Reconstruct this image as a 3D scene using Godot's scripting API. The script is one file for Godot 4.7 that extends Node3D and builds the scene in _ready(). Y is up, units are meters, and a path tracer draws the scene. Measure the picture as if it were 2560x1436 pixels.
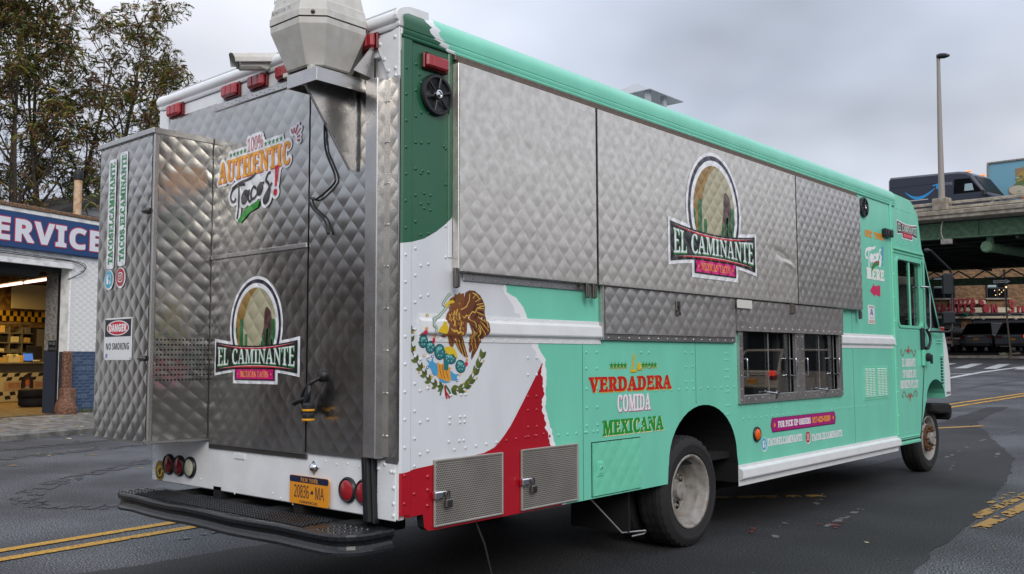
extends Node3D
# A food truck parked on a road, seen from behind its right rear corner. Truck frame: x forward, y up, z to the truck's right; the truck's right side is z = 0, its rear is x = 0.

class MB:
	var v := PackedVector3Array()
	var n := PackedVector3Array()
	var c := PackedColorArray()
	var t := PackedVector2Array()
	var ix := PackedInt32Array()
	var col := Color(1, 1, 1)
	var xf := Transform3D()

	func vert(p: Vector3, nn: Vector3, uv := Vector2()) -> int:
		v.append(xf * p)
		n.append((xf.basis * nn).normalized())
		c.append(col)
		t.append(uv)
		return v.size() - 1

	func itri(a: int, b: int, d: int) -> void:
		ix.append(a)
		ix.append(d)
		ix.append(b)

	func tri(a: Vector3, b: Vector3, d: Vector3) -> void:
		var nn := (b - a).cross(d - a)
		if nn.length_squared() < 1e-18:
			return
		nn = nn.normalized()
		var i := vert(a, nn)
		vert(b, nn)
		vert(d, nn)
		itri(i, i + 1, i + 2)

	func quad(a: Vector3, b: Vector3, d: Vector3, e: Vector3) -> void:
		tri(a, b, d)
		tri(a, d, e)

	func face(pts: Array, out: Vector3) -> void:
		var nn: Vector3 = (pts[1] - pts[0]).cross(pts[2] - pts[0])
		if nn.dot(out) < 0:
			pts = pts.duplicate()
			pts.reverse()
		for i in range(1, pts.size() - 1):
			tri(pts[0], pts[i], pts[i + 1])

	func box(ce: Vector3, s: Vector3, b := 0.0, B := Basis()) -> void:
		var h := s * 0.5
		b = minf(b, 0.48 * minf(s.x, minf(s.y, s.z)))
		var ax := [Vector3(1, 0, 0), Vector3(0, 1, 0), Vector3(0, 0, 1)]
		for k in 3:
			var k1 := (k + 1) % 3
			var k2 := (k + 2) % 3
			for sg in [-1.0, 1.0]:
				var pts := []
				for q in [[-1, -1], [1, -1], [1, 1], [-1, 1]]:
					var p: Vector3 = ax[k] * (h[k] * sg) + ax[k1] * (q[0] * (h[k1] - b)) + ax[k2] * (q[1] * (h[k2] - b))
					pts.append(ce + B * p)
				face(pts, B * (ax[k] * sg))
			if b > 0:
				for s1 in [-1.0, 1.0]:
					for s2 in [-1.0, 1.0]:
						var e := []
						for q in [-1.0, 1.0]:
							var l: Vector3 = ax[k] * (q * (h[k] - b))
							var pa: Vector3 = l + ax[k1] * (s1 * h[k1]) + ax[k2] * (s2 * (h[k2] - b))
							var pb: Vector3 = l + ax[k1] * (s1 * (h[k1] - b)) + ax[k2] * (s2 * h[k2])
							e.append([ce + B * pa, ce + B * pb])
						face([e[0][0], e[0][1], e[1][1], e[1][0]], B * (ax[k1] * s1 + ax[k2] * s2))
		if b > 0:
			for sx in [-1.0, 1.0]:
				for sy in [-1.0, 1.0]:
					for sz in [-1.0, 1.0]:
						var S := Vector3(sx, sy, sz)
						var q := (h - Vector3(b, b, b)) * S
						face([ce + B * (q + Vector3(b * sx, 0, 0)), ce + B * (q + Vector3(0, b * sy, 0)), ce + B * (q + Vector3(0, 0, b * sz))], B * S)

	func cap(poly: PackedVector2Array, o: Vector3, U: Vector3, V: Vector3, N: Vector3) -> void:
		var ti := Geometry2D.triangulate_polygon(poly)
		for i in range(0, ti.size(), 3):
			face([o + U * poly[ti[i]].x + V * poly[ti[i]].y, o + U * poly[ti[i + 1]].x + V * poly[ti[i + 1]].y, o + U * poly[ti[i + 2]].x + V * poly[ti[i + 2]].y], N)

	func prism(poly: PackedVector2Array, o: Vector3, U: Vector3, V: Vector3, N: Vector3, depth: float, bev := 0.0) -> void:
		if Geometry2D.is_polygon_clockwise(poly):
			poly = poly.duplicate()
			poly.reverse()
		var top := poly
		if bev > 0:
			var q := Geometry2D.offset_polygon(poly, -bev, Geometry2D.JOIN_MITER)
			if q.size() == 1 and q[0].size() == poly.size():
				var best := 0
				for i in q[0].size():
					if q[0][i].distance_squared_to(poly[0]) < q[0][best].distance_squared_to(poly[0]):
						best = i
				var r := PackedVector2Array()
				for i in poly.size():
					r.append(q[0][(best + i) % poly.size()])
				top = r
			else:
				bev = 0.0
		cap(top, o + N * depth, U, V, N)
		cap(poly, o, U, V, -N)
		for i in poly.size():
			var a := poly[i]
			var b := poly[(i + 1) % poly.size()]
			var out := U * (b.y - a.y) - V * (b.x - a.x)
			face([o + U * a.x + V * a.y, o + U * b.x + V * b.y, o + N * (depth - bev) + U * b.x + V * b.y, o + N * (depth - bev) + U * a.x + V * a.y], out)
			if bev > 0:
				var a2 := top[i]
				var b2 := top[(i + 1) % poly.size()]
				face([o + N * (depth - bev) + U * a.x + V * a.y, o + N * (depth - bev) + U * b.x + V * b.y, o + N * depth + U * b2.x + V * b2.y, o + N * depth + U * a2.x + V * a2.y], out + N * out.length())

	# profile: Vector2(radius, height along Y of B)
	func lathe(prof: Array, o: Vector3, B: Basis, seg: int, smooth := false, wob = null) -> void:
		for i in prof.size() - 1:
			var p: Vector2 = prof[i]
			var q: Vector2 = prof[i + 1]
			var d := q - p
			var n0 := Vector2(d.y, -d.x).normalized()
			var na := n0
			var nb := n0
			if smooth:
				if i > 0:
					var dp: Vector2 = p - prof[i - 1]
					na = (n0 + Vector2(dp.y, -dp.x).normalized()).normalized()
				if i < prof.size() - 2:
					var dn: Vector2 = prof[i + 2] - q
					nb = (n0 + Vector2(dn.y, -dn.x).normalized()).normalized()
			var first := v.size()
			for s in seg + 1:
				var a := TAU * s / seg
				var r := Vector3(cos(a), 0, -sin(a))
				var pr := p.x
				var qr := q.x
				if wob != null:
					pr = wob.call(i, s % seg, pr)
					qr = wob.call(i + 1, s % seg, qr)
				vert(o + B * (r * pr + Vector3(0, p.y, 0)), B * (r * na.x + Vector3(0, na.y, 0)))
				vert(o + B * (r * qr + Vector3(0, q.y, 0)), B * (r * nb.x + Vector3(0, nb.y, 0)))
			for s in seg:
				var k := first + s * 2
				itri(k, k + 2, k + 3)
				itri(k, k + 3, k + 1)

	func tube(path: Array, rad, sides := 8, caps := true) -> void:
		var prev := Vector3()
		var rings := []
		for i in path.size():
			var a: Vector3 = path[maxi(i - 1, 0)]
			var b: Vector3 = path[mini(i + 1, path.size() - 1)]
			var T := (b - a).normalized()
			var s := prev
			if i == 0:
				s = T.cross(Vector3.UP if absf(T.y) < 0.9 else Vector3.RIGHT).normalized()
			else:
				s = (prev - T * prev.dot(T)).normalized()
			prev = s
			var w := T.cross(s)
			var r: float = rad[i] if rad is Array else rad
			var ring := v.size()
			for k in sides:
				var g := TAU * k / sides
				var d := s * cos(g) + w * sin(g)
				vert(path[i] + d * r, d)
			rings.append(ring)
			if caps and (i == 0 or i == path.size() - 1):
				var m := vert(path[i], -T if i == 0 else T)
				var e := v.size()
				for k in sides:
					vert(v[ring + k], -T if i == 0 else T)
					v[e + k] = v[ring + k]
				for k in sides:
					if i == 0:
						itri(m, e + (k + 1) % sides, e + k)
					else:
						itri(m, e + k, e + (k + 1) % sides)
		for i in rings.size() - 1:
			for k in sides:
				var k2 := (k + 1) % sides
				itri(rings[i] + k, rings[i] + k2, rings[i + 1] + k2)
				itri(rings[i] + k, rings[i + 1] + k2, rings[i + 1] + k)

	func dome(o: Vector3, N: Vector3, r: float, h: float, seg := 7) -> void:
		var B := MBasis.to(N)
		lathe([Vector2(r, 0), Vector2(r * 0.75, h * 0.7), Vector2(0.0, h)], o, B, seg, true)

	func mesh() -> ArrayMesh:
		var a := []
		a.resize(Mesh.ARRAY_MAX)
		a[Mesh.ARRAY_VERTEX] = v
		a[Mesh.ARRAY_NORMAL] = n
		a[Mesh.ARRAY_COLOR] = c
		a[Mesh.ARRAY_TEX_UV] = t
		a[Mesh.ARRAY_INDEX] = ix
		var m := ArrayMesh.new()
		m.add_surface_from_arrays(Mesh.PRIMITIVE_TRIANGLES, a)
		return m

class MBasis:
	static func to(y: Vector3) -> Basis:   # a basis whose Y is that direction
		y = y.normalized()
		var x := y.cross(Vector3.FORWARD if absf(y.z) < 0.9 else Vector3.RIGHT).normalized()
		return Basis(x, y, x.cross(y))

# A flat print on a plane: polygons and lettering in layers half a millimetre apart.
class FlatPrint:
	var mb := MB.new()
	var o: Vector3
	var U: Vector3
	var W: Vector3
	var N: Vector3
	var lift := 0.0008
	var step := 0.0005
	var bands := []            # heights at which the relief below changes
	var relief = null   # (x, y) -> extra height of the surface
	var cell := Vector2(0.13, 0.135)
	var fix = null      # warps every point

	func _init(o_: Vector3, U_: Vector3, W_: Vector3) -> void:
		o = o_
		U = U_
		W = W_
		N = U.cross(W).normalized()

	func tris(p: PackedVector2Array, layer: float) -> void:
		var ti := Geometry2D.triangulate_polygon(p)
		if ti.is_empty():
			return
		var first := mb.v.size()
		for q in p:
			var z := lift + layer * step
			if relief != null:
				z += relief.call(q)
			mb.vert(o + U * q.x + W * q.y + N * z, N, Vector2(q.x / cell.x, -q.y / cell.y))
		for i in range(0, ti.size(), 3):
			var a := p[ti[i]]
			var b := p[ti[i + 1]]
			var d := p[ti[i + 2]]
			if (b - a).cross(d - a) > 0:
				mb.itri(first + ti[i], first + ti[i + 1], first + ti[i + 2])
			else:
				mb.itri(first + ti[i], first + ti[i + 2], first + ti[i + 1])

	func poly(p: PackedVector2Array, color: Color, layer: float) -> void:
		mb.col = color
		if fix != null:
			var r := PackedVector2Array()
			for q in p:
				r.append(fix.call(q))
			p = r
		if bands.is_empty():
			tris(p, layer)
			return
		for i in bands.size() - 1:
			var y0: float = bands[i]
			var y1: float = bands[i + 1]
			for q in Geometry2D.intersect_polygons(p, PackedVector2Array([Vector2(-50, y0), Vector2(50, y0), Vector2(50, y1), Vector2(-50, y1)])):
				tris(q, layer)

	func polys(ps: Array, color: Color, layer: float) -> void:
		for p in ps:
			if not Geometry2D.is_polygon_clockwise(p):
				poly(p, color, layer)

	func stroke(pts: PackedVector2Array, w: float, color: Color, layer: float) -> void:
		polys(Geometry2D.offset_polyline(pts, w * 0.5, Geometry2D.JOIN_ROUND, Geometry2D.END_ROUND), color, layer)

	func circle(ce: Vector2, r: Vector2, color: Color, layer: float, seg := 40) -> void:
		poly(Shape.ellipse(ce, r, seg), color, layer)

class Shape:
	static func ellipse(ce: Vector2, r: Vector2, seg := 40, turn := 0.0) -> PackedVector2Array:
		var p := PackedVector2Array()
		for i in seg:
			p.append(ce + (Vector2(cos(TAU * i / seg), sin(TAU * i / seg)) * r).rotated(turn))
		return p
	static func rect(x0: float, y0: float, x1: float, y1: float) -> PackedVector2Array:
		return PackedVector2Array([Vector2(x0, y0), Vector2(x1, y0), Vector2(x1, y1), Vector2(x0, y1)])
	static func rrect(x0: float, y0: float, x1: float, y1: float, r: float, seg := 4) -> PackedVector2Array:
		var p := PackedVector2Array()
		for q in [[x1 - r, y1 - r, 0.0], [x0 + r, y1 - r, 0.25], [x0 + r, y0 + r, 0.5], [x1 - r, y0 + r, 0.75]]:
			for i in seg + 1:
				var a: float = TAU * (q[2] + 0.25 * i / seg)
				p.append(Vector2(q[0] + cos(a) * r, q[1] + sin(a) * r))
		return p
	static func star(ce: Vector2, r: float) -> PackedVector2Array:
		var p := PackedVector2Array()
		for i in 10:
			var a := PI / 2 + TAU * i / 10
			p.append(ce + Vector2(cos(a), sin(a)) * (r if i % 2 == 0 else r * 0.42))
		return p
	# polygons with a hole taken out of them, each cut in two at the hole so that none is left with a hole inside
	static func cut(ps: Array, hole: PackedVector2Array) -> Array:
		var lo := hole[0].x
		var hi := hole[0].x
		for q in hole:
			lo = minf(lo, q.x)
			hi = maxf(hi, q.x)
		var cx := (lo + hi) * 0.5
		var out := []
		for p in ps:
			for half in [rect(-90, -90, cx, 90), rect(cx, -90, 90, 90)]:
				for q in Geometry2D.intersect_polygons(p, half):
					for r in Geometry2D.clip_polygons(q, hole):
						if not Geometry2D.is_polygon_clockwise(r):
							out.append(r)
		return out
	static func union(ps: Array) -> Array:
		var out := []
		for p in ps:
			var cur: PackedVector2Array = p
			var rest := []
			for q in out:
				var m := Geometry2D.merge_polygons(cur, q)
				var solid := []
				for r in m:
					if not Geometry2D.is_polygon_clockwise(r):
						solid.append(r)
				if solid.size() == 1:
					cur = solid[0]
				else:
					rest.append(q)
			rest.append(cur)
			out = rest
		return out
	static func grown(ps: Array, d: float) -> Array:
		var a := []
		for p in ps:
			for q in Geometry2D.offset_polygon(p, d, Geometry2D.JOIN_ROUND):
				if not Geometry2D.is_polygon_clockwise(q):
					a.append(q)
		return union(a)

# Lettering: the outlines of a font's letters, fitted into a box.
class Lettering:
	static var cache := {}
	static var fonts := {}
	static func glyph(font: String, ch: String) -> Array:   # [outer polygons, holes, advance], capital height 1
		var key := font + ch
		if cache.has(key):
			return cache[key]
		var ts := TextServerManager.get_primary_interface()
		if not fonts.has(font):
			var f := SystemFont.new()
			f.font_names = [font.trim_suffix("*")]
			f.font_weight = 700 if font.ends_with("*") else 400
			var rid: RID = f.get_rids()[0]
			var hh := 0.0
			for q in ts.font_get_glyph_contours(rid, 256, ts.font_get_glyph_index(rid, 256, 72, 0)).points:
				hh = maxf(hh, -q.y)
			fonts[font] = [f, rid, hh]
		var r: RID = fonts[font][1]
		var k: float = 1.0 / fonts[font][2]
		var gi := ts.font_get_glyph_index(r, 256, ch.unicode_at(0), 0)
		var d := ts.font_get_glyph_contours(r, 256, gi)
		var all := []
		var at := 0
		if d.has("contours"):
			for e in d.contours:
				var p := PackedVector2Array()
				while at <= e:
					var q := Vector2(d.points[at].x, -d.points[at].y) * k
					if p.is_empty() or q.distance_to(p[p.size() - 1]) > 0.004:
						p.append(q)
					at += 1
				if p.size() > 2:
					all.append(p)
		var outer := []
		var holes := []
		for p in all:
			var inside := 0
			for q in all:
				if q != p and Geometry2D.is_point_in_polygon(p[0], q):
					inside += 1
			var w: PackedVector2Array = p
			if Geometry2D.is_polygon_clockwise(w):
				w = w.duplicate()
				w.reverse()
			if inside % 2 == 0:
				outer.append(w)
			else:
				holes.append(w)
		cache[key] = [outer, holes, ts.font_get_glyph_advance(r, 256, gi).x * k]
		return cache[key]

	static func thicker(p: PackedVector2Array, d: float) -> Array:
		if d == 0.0:
			return [p]
		return Geometry2D.offset_polygon(p, d, Geometry2D.JOIN_MITER).filter(func(q): return not Geometry2D.is_polygon_clockwise(q))

	# Outer polygons and the polygons of the letters without their holes, fitted to x0..x1 with capitals of height h standing on y0.
	static func set_text(s: String, font: String, x0: float, x1: float, y0: float, h: float, gap := 0.0, bold := 0.0) -> Dictionary:
		var x := 0.0
		var runs := []
		for i in s.length():
			var g := glyph(font, s[i])
			runs.append([g, x])
			x += g[2] + gap
		var total := x - gap
		var k := (x1 - x0) / total
		var outer := []
		var fill := []
		for r in runs:
			var place := func(p: PackedVector2Array) -> PackedVector2Array:
				var q := PackedVector2Array()
				for a in p:
					q.append(Vector2(x0 + (a.x + r[1]) * k, y0 + a.y * h))
				return q
			var own := []
			for p in r[0][0]:
				own.append_array(thicker(place.call(p), bold))
			outer.append_array(own)
			for ho in r[0][1]:
				for hp in thicker(place.call(ho), -bold):
					own = Shape.cut(own, hp)
			fill.append_array(own)
		return {"outer": outer, "fill": fill}

func V(x: float, y: float) -> Vector2:
	return Vector2(x, y)

func P(a: Array) -> PackedVector2Array:
	return PackedVector2Array(a)

func L(r: float, g: float, b: float) -> Color:   # a linear colour from sRGB 0..255
	return Color(r / 255.0, g / 255.0, b / 255.0).srgb_to_linear()

func S(r: float, g: float, b: float) -> Color:   # an sRGB colour for textures
	return Color(r / 255.0, g / 255.0, b / 255.0)

func shifted(ps: Array, d: Vector2) -> Array:
	var out := []
	for p in ps:
		var q := PackedVector2Array()
		for a in p:
			q.append(a + d)
		out.append(q)
	return out

func words(d: FlatPrint, s: String, font: String, x0: float, x1: float, y0: float, h: float, color: Color, layer: float, gap := 0.0, bold := 0.0) -> Array:
	var t := Lettering.set_text(s, font, x0, x1, y0, h, gap, bold)
	d.polys(t.fill, color, layer)
	return t.outer

# ---------------------------------------------------------------- nodes
var taken := {}

func numbered(called: String) -> String:
	var k: int = taken.get(called, 0)
	taken[called] = k + 1
	return called if k == 0 else "%s_%03d" % [called, k]

func obj(called: String, mb: MB, m: Material, parent: Node = null, kind := "") -> MeshInstance3D:
	var o := MeshInstance3D.new()
	o.mesh = mb.mesh()
	o.material_override = m
	return put(o, called, parent, kind)

func put(o: Node3D, called: String, parent: Node = null, kind := ""):
	if parent == null:
		o.name = numbered(called)
		add_child(o)
	else:
		o.name = called
		parent.add_child(o, true)
	if kind:
		o.set_meta("kind", kind)
	return o

func thing(called: String, label: String, category: String, at := Vector3(), group := "") -> Node3D:
	var o := Node3D.new()
	put(o, called)
	o.position = at
	return tag(o, label, category, group)

func tag(o: Node3D, label: String, category: String, group := ""):
	o.set_meta("label", label)
	o.set_meta("category", category)
	if group:
		o.set_meta("group", group)
	return o

func copy_of(o: Node3D, label: String, xf: Transform3D) -> Node3D:
	var r: Node3D = o.duplicate()
	var base := o.name.rstrip("0123456789").trim_suffix("_")
	put(r, base)
	r.transform = xf
	r.set_meta("label", label)
	return r

# ---------------------------------------------------------------- materials
var M := {}

func noise_tex(freq: float, size: int, octaves: int, lo: Color, hi: Color, seed_: int, kind := FastNoiseLite.TYPE_SIMPLEX_SMOOTH, mid := 0.5) -> NoiseTexture2D:
	var f := FastNoiseLite.new()
	f.noise_type = kind
	f.frequency = freq
	f.fractal_octaves = octaves
	f.seed = seed_
	var g := Gradient.new()
	g.offsets = PackedFloat32Array([mid - 0.3, mid + 0.3])
	g.colors = PackedColorArray([lo, hi])
	var t := NoiseTexture2D.new()
	t.width = size
	t.height = size
	t.seamless = true
	t.noise = f
	t.color_ramp = g
	return t

func grey(a: float) -> Color:
	return Color(a, a, a)

func mat(called: String, c: Color, rough := 0.6, metal := 0.0, vcol := false) -> StandardMaterial3D:
	var m := StandardMaterial3D.new()
	m.resource_name = called
	m.albedo_color = c.linear_to_srgb()
	m.roughness = rough
	m.metallic = metal
	m.vertex_color_use_as_albedo = vcol
	M[called] = m
	return m

func dirt(m: StandardMaterial3D, tex: Texture2D, scale: float, rough: Texture2D = null, bump: Texture2D = null, bump_cm := 0.1) -> StandardMaterial3D:
	m.uv1_triplanar = true
	m.uv1_scale = Vector3(scale, scale, scale)
	m.albedo_texture = tex
	if rough:
		m.roughness_texture = rough
	if bump:
		m.heightmap_enabled = true
		m.heightmap_texture = bump
		m.heightmap_scale = bump_cm
	return m

func lamp_mat(called: String, c: Color, energy: float) -> StandardMaterial3D:
	var m := mat(called, c, 0.4)
	m.emission_enabled = true
	m.emission = c.linear_to_srgb()
	m.emission_energy_multiplier = energy
	return m

func glass_mat(called: String, c: Color, alpha: float, rough := 0.03) -> StandardMaterial3D:
	var m := mat(called, c, rough)
	var s := c.linear_to_srgb()
	m.albedo_color = Color(s.r, s.g, s.b, alpha)
	m.transparency = BaseMaterial3D.TRANSPARENCY_ALPHA
	return m

func make_materials() -> void:
	var smudge := noise_tex(0.006, 512, 5, grey(0.93), grey(1.0), 11)
	var smudge2 := noise_tex(0.012, 512, 5, grey(0.965), grey(1.0), 12)
	var fine := noise_tex(0.09, 512, 3, grey(0.80), grey(1.0), 13)
	var roughs := noise_tex(0.01, 512, 5, grey(0.82), grey(1.0), 14)
	var grain := noise_tex(0.2, 512, 2, grey(0.0), grey(1.0), 15)
	# quilted sheet metal: brushed, smudged
	var brushed := NoiseTexture2D.new()
	brushed.width = 512
	brushed.height = 512
	brushed.seamless = true
	var bn := FastNoiseLite.new()
	bn.frequency = 0.03
	bn.fractal_octaves = 4
	bn.seed = 5
	brushed.noise = bn
	var g := Gradient.new()
	g.offsets = PackedFloat32Array([0.2, 0.8])
	g.colors = PackedColorArray([grey(0.90), grey(1.0)])
	brushed.color_ramp = g
	var m := mat("quilted_steel", L(196, 194, 190), 0.26, 1.0)
	dirt(m, smudge, 0.7, roughs)
	m = mat("quilted_steel_dull", L(226, 221, 214), 0.33, 0.66)
	dirt(m, brushed, 0.8, roughs)
	m = mat("quilted_steel_mid", L(216, 212, 208), 0.34, 0.80)
	dirt(m, brushed, 0.8, roughs)
	m = mat("plain_steel", L(198, 196, 194), 0.30, 0.85)
	dirt(m, smudge, 1.1, roughs)
	m = mat("dark_steel", L(120, 116, 112), 0.45, 1.0)
	dirt(m, smudge, 1.1, roughs)
	m = mat("drip_steel", L(126, 112, 102), 0.6, 0.7)
	dirt(m, brushed, 1.5)
	mat("chrome", L(222, 222, 224), 0.08, 1.0)
	m = mat("wrap", grey(1.0), 0.34, 0.0, true)
	m.clearcoat_enabled = true
	m.clearcoat = 0.35
	m.clearcoat_roughness = 0.12
	dirt(m, smudge2, 0.5)
	m.uv1_scale = Vector3(0.5, 0.16, 0.5)
	m = mat("print", grey(1.0), 0.4, 0.0, true)
	m.clearcoat_enabled = true
	m.clearcoat = 0.2
	m = mat("print_quilted", grey(1.0), 0.35, 0.0, true)
	m.clearcoat_enabled = true
	m.clearcoat = 0.5
	m.clearcoat_roughness = 0.2
	m.normal_enabled = true
	m.normal_texture = quilt_normals()
	m.normal_scale = 1.8
	m = mat("white_paint", L(232, 234, 236), 0.3)
	m.clearcoat_enabled = true
	m.clearcoat = 0.4
	dirt(m, smudge2, 0.8)
	m = mat("mint_paint", L(118, 214, 180), 0.3)
	m.clearcoat_enabled = true
	m.clearcoat = 0.5
	dirt(m, smudge2, 0.6)
	m = mat("black_step", L(44, 46, 50), 0.34, 0.0)
	dirt(m, noise_tex(0.05, 512, 4, grey(0.55), grey(1.0), 21), 1.5, roughs, grain, 0.05)
	mat("black_plastic", L(28, 29, 32), 0.45)
	m = mat("tyre_rubber", L(38, 37, 38), 0.78)
	dirt(m, fine, 2.0, null, grain, 0.04)
	m = mat("wheel_white", L(150, 148, 145), 0.5)
	dirt(m, noise_tex(0.012, 512, 5, S(178, 158, 138), grey(1.0), 31, FastNoiseLite.TYPE_SIMPLEX_SMOOTH, 0.30), 1.6)
	m = mat("rust", L(122, 84, 52), 0.8)
	dirt(m, noise_tex(0.03, 256, 4, grey(0.5), grey(1.0), 32), 3.0)
	m = mat("red_lens", L(160, 10, 26), 0.12)
	m.clearcoat_enabled = true
	mat("dark_red_lens", L(96, 8, 16), 0.2)
	mat("clear_lens", L(190, 190, 170), 0.15)
	mat("galvanised", L(172, 176, 180), 0.45, 0.35)
	mat("mirror_dark", L(60, 62, 64), 0.15, 0.8)
	mat("tail_red", L(116, 10, 20), 0.15)
	mat("roof_grey", L(196, 198, 200), 0.6)
	mat("worn_yellow", L(158, 122, 62), 0.75)
	mat("plate_orange", L(226, 148, 34), 0.4)
	mat("amber_lens", L(232, 96, 16), 0.2)
	mat("louvre_white", L(196, 226, 214), 0.4)
	mat("dark_roof", L(58, 56, 54), 0.9)
	m = mat("flue_cream", L(206, 178, 146), 0.6)
	dirt(m, noise_tex(0.02, 256, 4, S(190, 140, 100), grey(1.0), 63, FastNoiseLite.TYPE_SIMPLEX_SMOOTH, 0.3), 1.0)
	m = mat("garage_floor", L(128, 104, 64), 0.7)
	dirt(m, noise_tex(0.02, 256, 5, grey(0.55), grey(1.0), 64), 0.6)
	mat("square_yellow", L(226, 180, 40), 0.5)
	mat("board_pale", L(212, 208, 176), 0.6)
	mat("shelf_grey", L(112, 112, 108), 0.6)
	mat("shingle_grey", L(136, 138, 140), 0.8)
	mat("screen_frame", L(40, 70, 140), 0.4)
	lamp_mat("screen_blue", L(70, 120, 220), 0.5)
	lamp_mat("tube_glow", L(255, 216, 206), 2.2)
	m = mat("pole_grey", L(150, 144, 138), 0.6)
	mat("dark_glass_solid", L(14, 16, 19), 0.25).metallic_specular = 0.2
	mat("pale_glass", L(160, 180, 186), 0.3)
	mat("navy_trim", L(34, 38, 50), 0.5)
	lamp_mat("amber_glow", L(255, 140, 60), 0.9)
	lamp_mat("red_glow", L(255, 60, 36), 1.2)
	lamp_mat("window_bulb", L(255, 214, 150), 1.5)
	mat("lorry_blue", L(120, 172, 192), 0.5)
	m = mat("verge_dirt", L(92, 78, 66), 0.95)
	dirt(m, noise_tex(0.05, 256, 4, grey(0.6), grey(1.0), 65), 0.5)
	mat("sign_cream", L(200, 190, 166), 0.6)
	mat("sign_red_edge", L(150, 26, 44), 0.5)
	mat("green_shade", L(30, 140, 100), 0.4)
	mat("scuff_grey", L(104, 104, 106), 0.8)
	mat("seam_green", L(54, 112, 92), 0.6)
	mat("tyre_mark", L(62, 63, 66), 0.75)
	mat("weed_green", L(92, 100, 52), 0.8)
	mat("void_black", L(12, 12, 13), 0.9)
	m = mat("plastic_dome", L(208, 207, 203), 0.5)
	dirt(m, noise_tex(0.02, 512, 4, S(236, 233, 226), grey(1.0), 33), 1.2)
	var wg := glass_mat("window_glass", L(26, 30, 30), 0.34, 0.02)
	wg.clearcoat_enabled = true
	wg.clearcoat = 1.0
	wg.clearcoat_roughness = 0.02
	glass_mat("dark_glass", L(60, 66, 66), 0.5)
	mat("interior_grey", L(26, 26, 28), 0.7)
	m = mat("perforated", L(186, 180, 172), 0.45, 0.6)
	dirt(m, smudge, 1.0)
	mat("brass", L(196, 150, 60), 0.35, 1.0)
	mat("yellow_plug", L(214, 150, 20), 0.5)

# ---------------------------------------------------------------- quilted sheet
const DW := 0.13
const DH := 0.135
var wob := FastNoiseLite.new()

func pillow(x: float, y: float) -> float:   # 0 on the creases, 1 in the middle of a diamond
	var a := x / DW + y / DH
	var b := x / DW - y / DH
	a -= floorf(a)
	b -= floorf(b)
	return (1.0 - pow(absf(2.0 * a - 1.0), 2.2)) * (1.0 - pow(absf(2.0 * b - 1.0), 2.2))

func quilt_normals() -> ImageTexture:
	var im := Image.create(192, 192, true, Image.FORMAT_RGB8)
	for j in 192:
		for i in 192:
			var x := (i + 0.5) / 192.0 * DW
			var y := -(j + 0.5) / 192.0 * DH
			var e := 0.0006
			var dx := (pillow(x + e, y) - pillow(x - e, y)) / (2 * e) * 0.0032
			var dy := (pillow(x, y + e) - pillow(x, y - e)) / (2 * e) * 0.0032
			var nn := Vector3(-dx, -dy, 1).normalized()
			im.set_pixel(i, j, Color(nn.x * 0.5 + 0.5, nn.y * 0.5 + 0.5, nn.z * 0.5 + 0.5))
	im.generate_mipmaps()
	return ImageTexture.create_from_image(im)

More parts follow.
